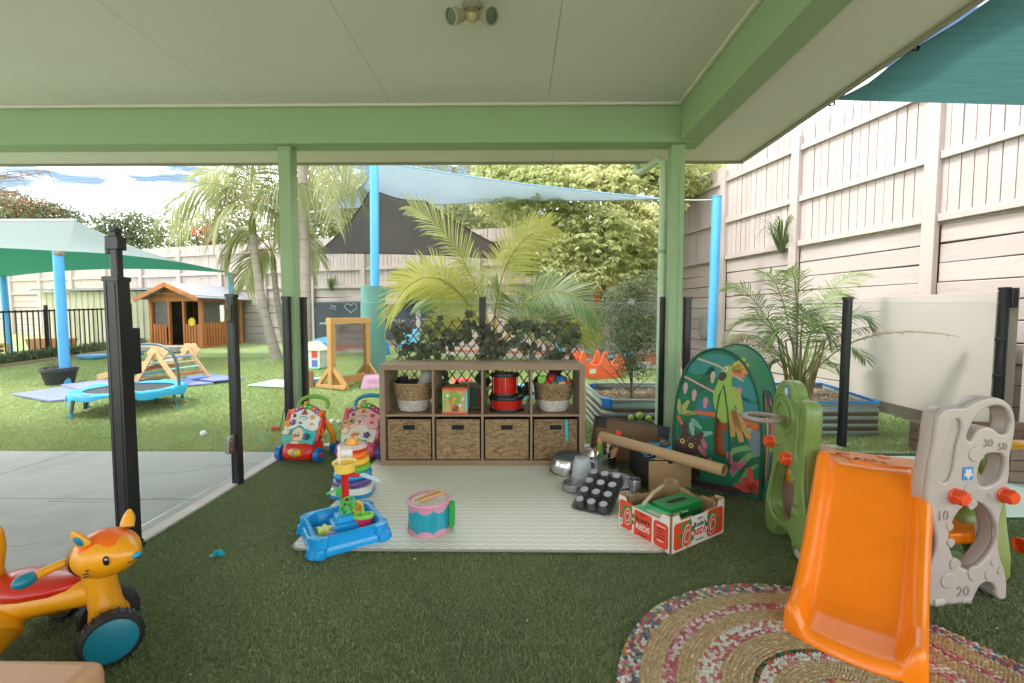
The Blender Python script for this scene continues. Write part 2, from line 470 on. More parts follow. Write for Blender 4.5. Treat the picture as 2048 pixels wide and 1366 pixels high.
# ================================================================== PATIO ROOF
GREENP = mat('green render paint', '#97ae89', 0.7, var=0.03, scale=3, bump=0.25, bscale=220)
CEILP = mat('ceiling paint', '#dbd8d2', 0.8, var=0.02, scale=1.5, dirt=0.06)
SOFF = mat('soffit paint', '#e0dbd2', 0.75, var=0.02, scale=2)
CORN = mat('cornice white', '#d6d2c6', 0.7)
ZC, ZB = 2.72, 2.43
ceil = struct(bpy.data.objects.new('ceiling', None)); COL.objects.link(ceil)
xj = [-6.97, -5.77, -4.57, -3.37, -2.17, -0.97, 0.23, 1.26]
b0 = {}
for i in range(len(xj) - 1):
    w_ = xj[i + 1] - xj[i]
    key = round(w_, 3)
    if key not in b0:
        q = MB(); q.box((0, 1.0, 0.005), (w_ - 0.003, 5.18, 0.010)); b0[key] = q.mesh('ceiling_panel', CEILP)
    put('panel', b0[key], ceil, trm((xj[i] + xj[i + 1]) / 2, 0, ZC))
q = MB(); q.box((-2.8, 1.0, ZC + 0.06), (9.6, 6.4, 0.08)); q.build('backing', CORN, ceil)
for (c, d) in (((-2.85, 3.573, ZC - 0.012), (8.2, 0.03, 0.022)), ((1.234, 1.0, ZC - 0.012), (0.03, 5.1, 0.022))):
    q = MB(); q.box(c, d); q.build('cornice', CORN, ceil, bevel=0.006)
q = MB(); q.box((-2.77, 3.68, (ZB + ZC + 0.1) / 2), (8.4, 0.17, ZC + 0.1 - ZB)); struct(q.build('patio_beam', GREENP, bevel=0.006))
q = MB(); q.box((1.338, 1.0, (ZB + ZC + 0.1) / 2 + 0.002), (0.178, 5.18, ZC + 0.1 - ZB - 0.004)); struct(q.build('patio_beam', GREENP, bevel=0.006))
# eaves: soffit sheets, dark drip edge, gutter
eave = struct(bpy.data.objects.new('eaves', None)); COL.objects.link(eave)
ZS = ZB + 0.035
def qb(name, c, d, m, par, bevel=0.0):
    q = MB(); q.box(c, d); return q.build(name, m, par, bevel=bevel)
xs_ = [-6.9, -4.5, -2.1, 0.3, 1.425]
for i in range(4): qb('soffit_sheet', ((xs_[i] + xs_[i + 1]) / 2, 3.955, ZS), (xs_[i + 1] - xs_[i] - 0.004, 0.36, 0.008), SOFF, eave)
ys_ = [-1.5, 0.9, 3.3, 4.135]
for i in range(3): qb('soffit_sheet', (1.70, (ys_[i] + ys_[i + 1]) / 2, ZS + 0.0005), (0.54, ys_[i + 1] - ys_[i] - 0.004, 0.008), SOFF, eave)
GUT = mat('gutter cream', '#8d8b79', 0.5)
qb('fascia', (-2.45, 4.15, ZS + 0.06), (8.9, 0.03, 0.16), GUT, eave)
qb('fascia', (1.985, 1.3, ZS + 0.06), (0.03, 5.68, 0.158), GUT, eave)
qb('gutter', (-2.45, 4.215, ZS + 0.09), (9.0, 0.10, 0.10), GUT, eave, 0.01)
qb('gutter', (2.05, 1.35, ZS + 0.09), (0.10, 5.82, 0.098), GUT, eave, 0.01)
qb('roof_sheet', (-2.4, 1.3, ZS + 0.30), (9.2, 6.0, 0.03), GUT, eave)
# columns
def column(name, x, y, label):
    t = thing(name, label, 'column', (x, y, 0))
    q = MB(); q.box((0, 0, ZB / 2), (0.105, 0.105, ZB)); q.build('post', GREENP, t, bevel=0.004)
    q = MB(); q.box((0.03, -0.054, ZB / 2), (0.035, 0.006, ZB - 0.05)); q.build('cover_strip', GREENP, t, bevel=0.002)
    return t
pL = at(577, 400, 3.70); pR = at(1351, 400, 3.70)
column('patio_column', pL.x, 3.70, 'green square column at the left between two black fence posts')
colR = column('patio_column', pR.x, 3.70, 'green square column at the right corner beside the downpipe')
# downpipe: short elbow from the gutter then straight down behind the column
q = MB()
dx = pR.x - 0.078
q.tube([(dx - 0.10, 4.2, ZS + 0.05), (dx - 0.10, 4.2, ZS - 0.06), (dx - 0.085, 4.13, ZS - 0.10), (dx - 0.02, 3.83, ZS - 0.09), (dx, 3.78, ZS - 0.13), (dx, 3.77, ZS - 0.25), (dx, 3.77, 0.02)], 0.031, n=16)
o = q.build('downpipe', mat('downpipe green', '#bdd2b4', 0.45))
tag(o, 'pale green round downpipe running beside the right column', 'pipe')
q = MB(); q.cyl((dx, 3.77, 1.6), (dx, 3.77, 1.63), 0.036, n=16); q.build('pipe_clip', GREENP, o)
# ceiling sensor light
p = at(945, 8, 2.48)
t = thing('security_light', 'twin spot sensor light on the patio ceiling', 'light fitting', (p.x, 2.48, ZC))
q = MB(); q.lathe([(0.0, 0.0), (0.055, 0.0), (0.055, -0.02), (0.045, -0.03), (0, -0.03)], 24); q.build('base', mat('fitting grey', '#8f8a7c', 0.45), t)
for s_ in (-1, 1):
    d = Vector((s_ * 0.55, -0.62, -0.45)).normalized(); c0 = Vector((s_ * 0.05, -0.01, -0.055))
    q = MB(); A = align(c0, c0 + d)
    q.lathe([(0.0, -0.01), (0.026, 0.0), (0.034, 0.03), (0.040, 0.07), (0.043, 0.075), (0.043, 0.095), (0.038, 0.095), (0.036, 0.085)], 24, A)
    h_ = q.build('spot_head', mat('fitting cream', '#a39d8c', 0.45), t)
    q = MB(); q.lathe([(0, 0.087), (0.037, 0.086)], 24, A); q.build('lens', mat('spot lens', '#3c4238', 0.15), h_)
    q = MB(); q.cyl((s_ * 0.02, 0, -0.03), c0 + d * 0.01, 0.012); q.build('arm', mat('fitting grey', '#8f8a7c'), t)
q = MB(); q.sph((0, -0.02, -0.06), (0.036, 0.036, 0.040), 20, 12); s0 = q.build('sensor', mat('sensor cream', '#b2a47f', 0.4), t)
for i in range(4):
    q = MB(); q.box((-0.018 + i * 0.012, -0.052, -0.055), (0.007, 0.012, 0.024)); q.build('sensor_slot', mat('sensor lens', '#6f6a58', 0.2), s0)
# ================================================================== BOUNDARY FENCES AND RETAINING WALLS
FPAINT = mat('fence paint', '#bcaea7', 0.75, var=0.06, scale=5, bump=0.25, bscale=30, rand=0.045, stretch=(1, 1, 0.35), dirt=0.3)
RPAINT = mat('sleeper paint', '#baaca5', 0.8, var=0.07, scale=4, bump=0.45, bscale=26, rand=0.05, stretch=(0.25, 1, 1), dirt=0.25)
def boundary(fl, wl_, org, ang, length, bays, z_wall, rails, z_top, zbase, seed):
    rr = random.Random(seed)
    f = thing('paling_fence', fl, 'fence', (org[0], org[1], z_wall), ang)
    w = thing('retaining_wall', wl_, 'retaining wall', (org[0], org[1], 0), ang)
    H = z_top - z_wall
    pal = []
    for k in range(3):
        q = MB(); q.box((0, 0, H / 2), (0.0975, 0.016, H)); pal.append(q.mesh('paling', FPAINT, smooth=False))
    n = int(length / 0.106)
    for i in range(n):
        put('paling', rr.choice(pal), f, trm((i + 0.5) * 0.106, 0.012 + rr.uniform(-0.003, 0.003), rr.uniform(0.0, 0.02)) @ rotm('Y', rr.gauss(0, 0.002)))
    q = MB(); q.box((length / 2, 0.030, H / 2 - 0.02), (length, 0.012, H - 0.02)); q.build('back_layer', FPAINT, f)
    for i, x in enumerate(bays):
        q = MB(); q.box((x, -0.03, (z_top - 0.10 - zbase(x)) / 2 + zbase(x) - z_wall), (0.125, 0.07, z_top - 0.10 - zbase(x))); q.build('post', FPAINT, f, bevel=0.004)
    ends = [0] + list(bays) + [length]
    for i in range(len(ends) - 1):
        a, b_ = ends[i] + (0.065 if i else 0), ends[i + 1] - (0.065 if i < len(ends) - 2 else 0)
        if b_ - a < 0.15: continue
        for zr in rails:
            q = MB(); q.box(((a + b_) / 2, -0.020, zr - z_wall + rr.uniform(-0.012, 0.012)), (b_ - a - 0.003, 0.038, 0.075), M=None); q.build('rail', FPAINT, f, bevel=0.003)
        # sleepers
        zz = z_wall - 0.01; row = 0
        zb = min(zbase(a), zbase(b_)) - 0.05
        while zz > zb:
            hh = rr.uniform(0.185, 0.205)
            q = MB(); q.box((0, 0, 0), (b_ - a - 0.004, 0.07, hh - 0.010))
            o = q.build('sleeper', RPAINT, w, bevel=0.006)
            o.matrix_basis = trm((a + b_) / 2, 0.045 + rr.uniform(-0.012, 0.012), zz - hh / 2) @ rotm('Y', rr.gauss(0, 0.006)) @ rotm('X', rr.gauss(0, 0.02))
            zz -= hh; row += 1
    # earth behind the sleepers
    q = MB(); q.box((length / 2, 0.35, z_wall / 2), (length, 0.5, z_wall + 0.03)); q.build('backfill', mat('backfill earth', '#6b5a48', 0.95, bump=0.4), w)
    return f, w
aR = math.atan2(-0.9766, 0.2149)
CORNER = (3.2, 9.52)
def along_right(px):       # distance from the corner along the right wall for a sight line
    r = (px - 1035) / FPX; Y = 5.3 / (r + 0.22); return math.hypot(5.3 - 0.22 * Y - CORNER[0], Y - CORNER[1])
bR = [along_right(p_) for p_ in (1442, 1582, 1846)]
bR = [bR[0] - 1.5] + bR + [bR[2] + 1.65]
boundary('tall cream paling fence along the right side of the yard', 'cream painted timber sleeper wall under the fence on the right',
         CORNER, aR, 8.4, [x for x in bR if x > 0.2], 2.02, (3.38, 2.70, 2.08), 3.64, lambda x: lawn_z(0, CORNER[1] - 0.977 * x), 5)
aB = math.atan2(-0.2785, 0.9604)
LB = 24.2
oB = (CORNER[0] - 0.9604 * LB, CORNER[1] + 0.2785 * LB)
boundary('long cream paling fence across the back of the yard', 'cream painted timber sleeper wall across the back under the fence',
         oB, aB, LB, [1.2 + 1.56 * i for i in range(15)], 1.76, (2.83, 2.27, 1.84), 3.08, lambda x: 0.30, 6)
def back_pt(px, py, off=0.0):
    """point on the face of the back wall on a sight line; off = metres in front of it"""
    d = _ray(px, py); n = Vector((0.2785, 0.9604, 0)); c = Vector((CORNER[0], CORNER[1], 0))
    t = (n.dot(c) - off) / n.dot(Vector((d.x, d.y, 0))); return Vector((d.x * t, d.y * t, CAM_H + d.z * t))

# beige sheet wall standing before the right-hand retaining wall
SHEET = mat('sheet wall paint', '#b7aca4', 0.7, var=0.03, scale=1.5, dirt=0.08)
t = thing('sheet_wall', 'low plain beige sheet wall at the right behind the small slide', 'wall', (4.08, 0, 0))
for a, b_ in ((1.9, 3.70), (3.93, 5.75)):
    q = MB(); q.box((0, (a + b_) / 2, 0.72), (0.02, b_ - a, 1.16)); q.build('sheet', SHEET, t, bevel=0.002)
q = MB(); q.box((0.0, 4.84, 0.075), (0.05, 1.82, 0.13)); q.build('base_sleeper', mat('weathered sleeper', '#5d564b', 0.9, bump=0.5, bscale=30, var=0.15), t, bevel=0.004)
q = MB(); q.box((0.0, 2.8, 0.075), (0.05, 1.8, 0.13)); q.build('base_sleeper', mat('weathered sleeper', '#5d564b'), t, bevel=0.004)
q = MB(); q.box((-0.02, 3.815, 0.66), (0.075, 0.075, 1.33)); q.build('timber_post', mat('grey timber post', '#8f8779', 0.85, bump=0.4, bscale=25, stretch=(1, 1, 0.2), var=0.12), t, bevel=0.004)

# ================================================================== GLASS FENCE AND GATE
BLK = mat('black powder coat', (0.014, 0.0145, 0.016), 0.32, var=0.1)
glass = bpy.data.materials.new('fence glass'); glass.use_nodes = True
n_, l_ = glass.node_tree.nodes, glass.node_tree.links
n_.remove(n_['Principled BSDF'])
tr = n_.new('ShaderNodeBsdfTransparent'); tr.inputs[0].default_value = (0.94, 0.965, 0.955, 1)
gl = n_.new('ShaderNodeBsdfGlossy'); gl.inputs['Roughness'].default_value = 0.02
df = n_.new('ShaderNodeBsdfDiffuse'); df.inputs[0].default_value = (0.7, 0.72, 0.7, 1)
lwt = n_.new('ShaderNodeLayerWeight'); pw = n_.new('ShaderNodeMath'); pw.operation = 'POWER'; pw.inputs[1].default_value = 5
fr = n_.new('ShaderNodeMath'); fr.operation = 'MULTIPLY_ADD'; fr.inputs[1].default_value = 0.9; fr.inputs[2].default_value = 0.006
l_.new(lwt.outputs['Facing'], pw.inputs[0]); l_.new(pw.outputs[0], fr.inputs[0])
mg = n_.new('ShaderNodeMixShader'); md = n_.new('ShaderNodeMixShader')
sm = n_.new('ShaderNodeTexNoise'); sm.inputs['Scale'].default_value = 5; sm.inputs['Detail'].default_value = 8; sm.inputs['Roughness'].default_value = 0.7
smr = n_.new('ShaderNodeMapRange'); smr.inputs[1].default_value = 0.5; smr.inputs[2].default_value = 0.8; smr.inputs[4].default_value = 0.03
l_.new(sm.outputs['Fac'], smr.inputs[0]); l_.new(smr.outputs[0], md.inputs[0])
l_.new(tr.outputs[0], md.inputs[1]); l_.new(df.outputs[0], md.inputs[2])
l_.new(fr.outputs[0], mg.inputs[0]); l_.new(md.outputs[0], mg.inputs[1]); l_.new(gl.outputs[0], mg.inputs[2])
l_.new(mg.outputs[0], n_['Material Output'].inputs[0])
GEDGE = mat('glass edge', '#9fbdb2', 0.15, spec=0.6)
def fence_post(par, x, y, h=1.25, s=0.05, rz=0.0):
    q = MB(); M = trm(x, y, 0) @ rotm('Z', rz)
    q.box((0, 0, h / 2 - 0.01), (s, s, h - 0.02), M)
    q.box((0, 0, h - 0.013), (s + 0.008, s + 0.008, 0.022), M)
    for u in (-0.3, 0.3):
        q.box((u * s, -s / 2 - 0.001, h / 2), (0.006, 0.004, h - 0.06), M); q.box((-s / 2 - 0.001, u * s, h / 2), (0.004, 0.006, h - 0.06), M)
    return q.build('post', BLK, par, bevel=0.003)
def pane(par, p0, p1, z0=0.06, z1=1.20, name='glass_panel'):
    p0, p1 = Vector(p0), Vector(p1); d = (p1 - p0); L = d.length; a = math.atan2(d.y, d.x); m = (p0 + p1) / 2
    q = MB(); q.box((0, 0, (z0 + z1) / 2), (L, 0.008, z1 - z0), trm(m.x, m.y, 0) @ rotm('Z', a))
    o = q.build(name, glass, par, smooth=False)
    q = MB(); q.box((0, 0, z1 + 0.0015), (L, 0.008, 0.002), trm(m.x, m.y, 0) @ rotm('Z', a)); q.build('top_edge', GEDGE, o)
    return o
YF = 3.80
def xf(px, Y=YF): return (px - 1035) / FPX * Y
gf = thing('glass_fence', 'clear glass fence with black posts across the back of the patio', 'fence', (0, 0, 0))
px_posts = [604, 965, 1323]
xs_p = [xf(p_, 3.76) for p_ in px_posts]
for x in xs_p: fence_post(gf, x, 3.76)
pane(gf, (xs_p[0] + 0.03, 3.76, 0), (xs_p[1] - 0.03, 3.76, 0)); pane(gf, (xs_p[1] + 0.03, 3.76, 0), (xs_p[2] - 0.03, 3.76, 0))
gf2 = thing('glass_fence', 'clear glass fence with black posts at the right beside the potted palm', 'fence', (0, 0, 0))
xr = [xf(1374, 3.74), xf(1688, 3.78), xf(1992, 3.80)]
fence_post(gf2, xr[0], 3.76); fence_post(gf2, xr[1], 3.785); fence_post(gf2, xr[2], 3.80, h=1.33)
q = MB(); q.box((xr[2] + 0.045, 3.78, 1.24), (0.05, 0.05, 0.16)); q.build('latch', BLK, gf2, bevel=0.004)
for z in (0.35, 0.6, 0.9):
    q = MB(); q.cyl((xr[2] - 0.005, 3.78, z), (xr[2] - 0.07, 3.78, z), 0.012); q.build('bolt', BLK, gf2)
pane(gf2, (xr[0] + 0.03, 3.762, 0), (xr[1] - 0.03, 3.783, 0)); pane(gf2, (xr[1] + 0.03, 3.786, 0), (xr[2] - 0.03, 3.80, 0))
# left run with the gate
XL = -1.82
gl3 = thing('glass_fence', 'clear glass fence panel between the gate and the left column', 'fence', (0, 0, 0))
y2 = 1.82 * FPX / (1035 - 461)
fence_post(gl3, XL, y2, h=1.235, s=0.05); fence_post(gl3, xf(571, 3.62), 3.62, h=1.25)
pane(gl3, (XL, y2 + 0.03, 0), (xf(571, 3.62), 3.59, 0))
SS = mat('satin steel hinge', (0.42, 0.40, 0.36), 0.3, metal=1.0)
y1 = 1.82 * FPX / (1035 - 229)
gp = thing('gate_post', 'thick black gate post with tall childproof latch at the left', 'post', (XL, y1, 0))
fence_post(gp, 0, 0, h=1.275, s=0.066)
q = MB(); q.box((-0.035, 0.045, 1.19), (0.035, 0.035, 0.62)); q.build('latch_rail', BLK, gp, bevel=0.004)
q = MB(); q.box((-0.035, 0.045, 1.43), (0.062, 0.05, 0.062)); q.box((-0.062, 0.045, 1.405), (0.02, 0.04, 0.05)); q.cyl((-0.035, 0.045, 1.455), (-0.035, 0.045, 1.48), 0.014, n=14); q.cyl((-0.035, 0.045, 1.478), (-0.035, 0.045, 1.49), 0.022, n=14); q.build('latch', BLK, gp, bevel=0.004)
gt = thing('glass_gate', 'frameless glass gate hinged to the black post at the left', 'gate', (XL, y1, 0))
pane(gt, (0.0, 0.06, 0), (0.0, y2 - y1 - 0.05, 0), 0.08, 1.21)
q = MB(); q.box((0, 0.075, 0.93), (0.03, 0.05, 0.22)); q.build('latch_plate', BLK, gt, bevel=0.003)
for z in (1.11, 0.28):
    q = MB(); q.box((0, y2 - y1 - 0.065, z), (0.028, 0.07, 0.105)); q.cyl((0.0, y2 - y1 - 0.03, z - 0.055), (0, y2 - y1 - 0.03, z + 0.055), 0.011, n=12)
    for dz in (-0.03, 0.03): q.cyl((0.013, y2 - y1 - 0.075, z + dz), (0.018, y2 - y1 - 0.075, z + dz), 0.009, n=10)
    q.build('hinge', SS, gt, bevel=0.003)
# kerb under the back run
q = MB(); q.box((0.45, 3.78, -0.02), (4.5, 0.10, 0.05)); struct(q.build('fence_kerb', mat('pale edging', '#b9b6af'), bevel=0.004))
q = MB(); q.box((3.3, 3.62, -0.02), (1.5, 0.04, 0.05)); struct(q.build('fence_kerb', mat('pale edging', '#b9b6af'), bevel=0.004))
# ================================================================== VEGETATION
def bez(P, t):
    P = [Vector(p) for p in P]
    while len(P) > 1: P = [P[i].lerp(P[i + 1], t) for i in range(len(P) - 1)]
    return P[0]
def frond(par, ctrl, mats, n=34, ll=0.30, lw_=0.022, droop=0.35, vee=0.5, rad=0.006, start=0.22, tone=0.5, rr=rng, name='frond', sweep=0.6, twist=0.0):
    """one palm leaf: a tapering midrib with two rows of narrow folded leaflets"""
    b = MB()
    pts = [bez(ctrl, i / 24) for i in range(25)]
    b.tube(pts, [rad * (1 - 0.85 * i / 24) + 0.0008 for i in range(25)], n=5, mi=1, tone=0.3)
    up = Vector((0, 0, 1))
    for i in range(n):
        f = start + (1 - start) * (i + 0.5) / n
        p = bez(ctrl, f); tg = (bez(ctrl, min(1, f + 0.02)) - bez(ctrl, max(0, f - 0.02))).normalized()
        sd = tg.cross(up)
        if sd.length < 0.15: sd = tg.cross(Vector((0.3, -1, 0)))
        sd.normalize(); nm = sd.cross(tg).normalized()
        if twist: sd = (sd * math.cos(twist) + nm * math.sin(twist)).normalized(); nm = sd.cross(tg).normalized()
        g = (f - start) / (1 - start)
        L = ll * (0.55 + 0.45 * math.sin(math.pi * min(1, 0.25 + g * 0.72))) * (1.0 if g < 0.8 else 1 - 1.6 * (g - 0.8))
        for s_ in (-1, 1):
            l = L * rr.uniform(0.8, 1.12)
            d = (sd * s_ * (1 - 0.35 * g) + tg * (sweep + 0.7 * g) + nm * (vee * rr.uniform(0.6, 1.3))).normalized()
            wv = d.cross(nm).normalized()
            dr = droop * rr.uniform(0.5, 1.4) * l
            c0 = p; c1 = p + d * l * 0.45 - up * dr * 0.22; c2 = p + d * l * 0.8 - up * dr * 0.62; c3 = p + d * l - up * dr
            w0 = lw_ * rr.uniform(0.8, 1.15)
            v = [c0 - wv * w0 * 0.25, c0 + wv * w0 * 0.25, c1 - wv * w0 * 0.5, c1 + wv * w0 * 0.5, c2 - wv * w0 * 0.36, c2 + wv * w0 * 0.36, c3]
            b.add(v, [(0, 1, 3, 2), (2, 3, 5, 4), (4, 5, 6)], 0, tone=min(1, max(0, tone + rr.gauss(0, 0.12))))
    return b.build(name, mats, par, sharp=80)
def pxp(l): return [at(*q) for q in l]
PALM_Y = leafmat('yellowing palm leaf', (0.17, 0.25, 0.06), (0.46, 0.45, 0.12), 0.4, 0.45)
PALM_G = leafmat('green palm leaf', (0.09, 0.16, 0.04), (0.27, 0.35, 0.11), 0.4, 0.4)
PALM_L = leafmat('hazy palm leaf', (0.20, 0.25, 0.10), (0.48, 0.47, 0.24), 0.5, 0.45)
STEM_Y = mat('palm stem yellow', '#9a8a3c', 0.5, var=0.2, scale=8)
STEM_G = mat('palm stem green', '#74803f', 0.5, var=0.2, scale=8)
BARK = mat('bark grey brown', '#7a6a5a', 0.9, var=0.2, scale=10, bump=0.6, bscale=30)
DRY = leafmat('dry palm leaf', (0.22, 0.16, 0.08), (0.42, 0.33, 0.19), 0.6, 0.3)
# ---- golden cane palm behind the trellis
pc = at(985, 780, 5.5); pc.z = lawn_z(0, 5.5)
cp = thing('golden_cane_palm', 'yellow green cane palm arching behind the leafy trellis', 'palm', (0, 0, 0))
spec = [
    ([(985, 690, 5.5), (960, 560, 5.4), (905, 455, 5.1), (822, 412, 4.8)], 0.75, 0.44, 0.5),
    ([(990, 690, 5.5), (985, 560, 5.4), (1020, 470, 5.2), (1100, 452, 5.0)], 0.95, 0.40, 0.3),
    ([(975, 690, 5.5), (930, 560, 5.2), (840, 490, 4.9), (775, 635, 4.6)], 0.95, 0.40, 0.35),
    ([(990, 700, 5.5), (1040, 570, 5.3), (1130, 540, 5.0), (1200, 640, 4.8)], 0.35, 0.36, 0.5),
    ([(985, 700, 5.5), (940, 620, 5.4), (890, 570, 5.5), (840, 600, 5.6)], 0.3, 0.36, 0.5),
    ([(995, 700, 5.5), (1050, 620, 5.4), (1120, 590, 5.4), (1190, 690, 5.3)], 0.7, 0.34, 0.5),
    ([(985, 700, 5.5), (975, 600, 5.6), (950, 540, 5.8), (915, 515, 6.0)], 0.4, 0.34, 0.5),
    ([(985, 700, 5.5), (1000, 590, 5.6), (1020, 530, 5.9), (1065, 530, 6.1)], 0.3, 0.34, 0.5),
    ([(980, 700, 5.5), (950, 640, 5.2), (900, 615, 5.0), (850, 680, 4.8)], 0.55, 0.30, 0.5),
    ([(990, 700, 5.5), (1030, 640, 5.2), (1080, 610, 5.0), (1140, 670, 4.9)], 0.2, 0.32, 0.5),
    ([(985, 700, 5.5), (1010, 640, 5.8), (1060, 600, 6.0), (1110, 610, 6.2)], 0.3, 0.3, 0.5),
    ([(982, 700, 5.5), (990, 600, 5.1), (1000, 560, 4.9), (1000, 590, 4.5)], 0.2, 0.28, 0.5),
    ([(980, 700, 5.5), (950, 590, 5.3), (890, 540, 5.2), (800, 560, 5.1)], 0.8, 0.36, 0.4),
    ([(985, 700, 5.5), (1030, 590, 5.6), (1090, 560, 5.7), (1160, 600, 5.8)], 0.45, 0.34, 0.4),
    ([(985, 700, 5.5), (955, 620, 5.7), (920, 570, 5.9), (870, 560, 6.1)], 0.35, 0.34, 0.4),
    ([(990, 700, 5.5), (1060, 650, 5.3), (1130, 630, 5.2), (1180, 680, 5.1)], 0.75, 0.30, 0.4),
]
for c, tn, l_n, vv in spec:
    frond(cp, pxp(c), [PALM_Y if tn > 0.5 else PALM_G, STEM_Y], n=54, ll=l_n * 1.12, lw_=0.0155, droop=0.22, vee=vv * 0.5, tone=tn, start=0.28, rad=0.011, sweep=0.42, twist=rng.choice((-1, 1)) * rng.uniform(0.8, 1.2))
for i in range(6):
    a = i * 1.05; b0_ = pc + Vector((0.16 * math.cos(a), 0.12 * math.sin(a), 0)); tp = at(985 + 8 * math.cos(a), 690, 5.5 + 0.08 * math.sin(a))
    q = MB(); q.tube([b0_, b0_.lerp(tp, 0.5) + Vector((0.02 * math.cos(a), 0, 0)), tp], [0.026, 0.022, 0.014], n=8); q.build('cane', STEM_G, cp)
# ---- palm in the blue rimmed planter
pp = thing('planter_palm', 'bushy cane palm growing in the blue rimmed steel planter', 'palm', (0, 0, 0))
pb = (1598, 775, 4.83)
tips = [((1545, 640), (1500, 565), (1452, 575), 0.35), ((1575, 620), (1560, 540), (1515, 545), 0.4), ((1590, 610), (1600, 540), (1575, 540), 0.5), ((1625, 620), (1655, 545), (1738, 548), 0.55),
        ((1640, 640), (1665, 570), (1690, 590), 0.4), ((1570, 660), (1510, 600), (1462, 660), 0.3), ((1560, 690), (1500, 640), (1455, 690), 0.2), ((1640, 680), (1700, 600), (1735, 640), 0.25),
        ((1565, 700), (1520, 670), (1490, 740), 0.25), ((1630, 700), (1690, 660), (1730, 720), 0.3), ((1590, 680), (1570, 620), (1540, 680), 0.35), ((1610, 680), (1630, 610), (1660, 680), 0.3),
        ((1600, 660), (1605, 600), (1620, 630), 0.4), ((1580, 720), (1545, 690), (1530, 760), 0.15), ((1620, 720), (1660, 690), (1685, 760), 0.2)]
for i, (m1, m2, tp, tn) in enumerate(tips):
    dY = [0.0, -0.25, -0.45, 0.25, 0.4][i % 5]
    c = pxp([pb, (m1[0], m1[1], 4.83 + dY * 0.4), (m2[0], m2[1], 4.83 + dY * 0.8), (tp[0], tp[1], 4.83 + dY)])
    frond(pp, c, [PALM_G, STEM_G], n=36, ll=0.27, lw_=0.012, droop=0.5, vee=0.3, tone=tn + 0.1, start=0.30, rad=0.008, twist=rng.uniform(-0.9, 0.9))
frond(pp, pxp([(1605, 775, 4.83), (1660, 690, 4.6), (1740, 645, 4.4), (1910, 672, 4.15)]), [DRY, STEM_Y], n=26, ll=0.17, lw_=0.014, droop=0.5, vee=0.6, tone=0.5, start=0.45, rad=0.008)
frond(pp, pxp([(1605, 775, 4.83), (1640, 680, 4.6), (1700, 650, 4.4), (1745, 655, 4.3)]), [DRY, STEM_Y], n=20, ll=0.15, lw_=0.014, droop=0.7, vee=0.2, tone=0.6, start=0.4, rad=0.007)
frond(pp, pxp([(1595, 775, 4.83), (1540, 700, 4.6), (1480, 630, 4.5), (1462, 690, 4.4)]), [DRY, STEM_Y], n=22, ll=0.17, lw_=0.013, droop=1.0, vee=0.0, tone=0.3, start=0.4, rad=0.007)
for i in range(9):
    a = i * 0.7; c = at(1598, 795, 4.83); c.z = 0.24
    b0_ = c + Vector((0.10 * math.cos(a), 0.10 * math.sin(a), 0))
    q = MB(); q.tube([b0_, b0_ + Vector((0.04 * math.cos(a), 0.04 * math.sin(a), 0.25)), b0_ + Vector((0.12 * math.cos(a), 0.1 * math.sin(a), 0.6))], [0.016, 0.013, 0.008], n=7); q.build('cane', STEM_G if i % 2 else mat('cane brown', '#7c6442', 0.7, var=0.2), pp)
# ---- tall palms on the left
def tall_palm(label, trunk_px, r0, r1, crown, fr_, seed, ll=0.7, n=30):
    rr = random.Random(seed)
    t = thing('tall_palm', label, 'palm', (0, 0, 0), group=None)
    pts = pxp(trunk_px)
    P2 = [bez(pts, i / 14) for i in range(15)]
    q = MB(); q.tube(P2, [r0 + (r1 - r0) * (i / 14) ** 0.6 for i in range(15)], n=12); tr_ = q.build('trunk', mat('palm trunk grey', '#a2968a', 0.85, var=0.14, scale=6, bump=0.5, bscale=18, stretch=(1, 1, 6)), t)
    for i in range(1, 14):
        q = MB(); d = (P2[min(i + 1, 14)] - P2[i - 1]).normalized(); A = align(P2[i], P2[i] + d); rr_ = r0 + (r1 - r0) * (i / 14) ** 0.6
        q.torus((0, 0, 0), rr_, 0.006, 14, 6, A); q.build('trunk_ring', mat('palm ring', '#877b6f', 0.9), tr_)
    Yc = crown[2]
    c0 = at(*crown)
    q = MB(); q.tube([P2[-1], P2[-1].lerp(c0, 0.6), c0], [r1, r1 * 1.05, r1 * 0.5], n=10); q.build('crownshaft', STEM_G, t)
    for m1, m2, tp, tn, dY in fr_:
        c = [c0, at(m1[0], m1[1], Yc + dY * 0.35), at(m2[0], m2[1], Yc + dY * 0.75), at(tp[0], tp[1], Yc + dY)]
        frond(t, c, [PALM_L, STEM_Y], n=int(n * 1.4), ll=ll, lw_=0.032, droop=0.75, vee=0.1, tone=tn, start=0.16, rad=0.018, rr=rr, sweep=0.4, twist=rr.uniform(-0.6, 0.6))
    return t
tall_palm('leaning palm with long arching fronds behind the playhouse corner', [(556, 722, 9.1), (530, 640, 9.1), (512, 560, 9.1), (506, 470, 9.1)], 0.11, 0.07, (503, 425, 9.1),
    [((460, 365), (400, 330), (338, 425), 0.5, -0.6), ((470, 370), (410, 360), (352, 470), 0.6, 0.4), ((490, 360), (450, 320), (400, 350), 0.5, 0.6), ((500, 350), (505, 310), (520, 290), 0.4, 0),
     ((530, 370), (580, 330), (640, 400), 0.4, -0.4), ((540, 380), (590, 360), (625, 460), 0.5, 0.5), ((520, 360), (560, 310), (610, 330), 0.4, 0.8), ((480, 390), (440, 400), (425, 470), 0.6, -0.5), ((520, 400), (550, 400), (575, 480), 0.5, -0.3)], 3, ll=0.75)
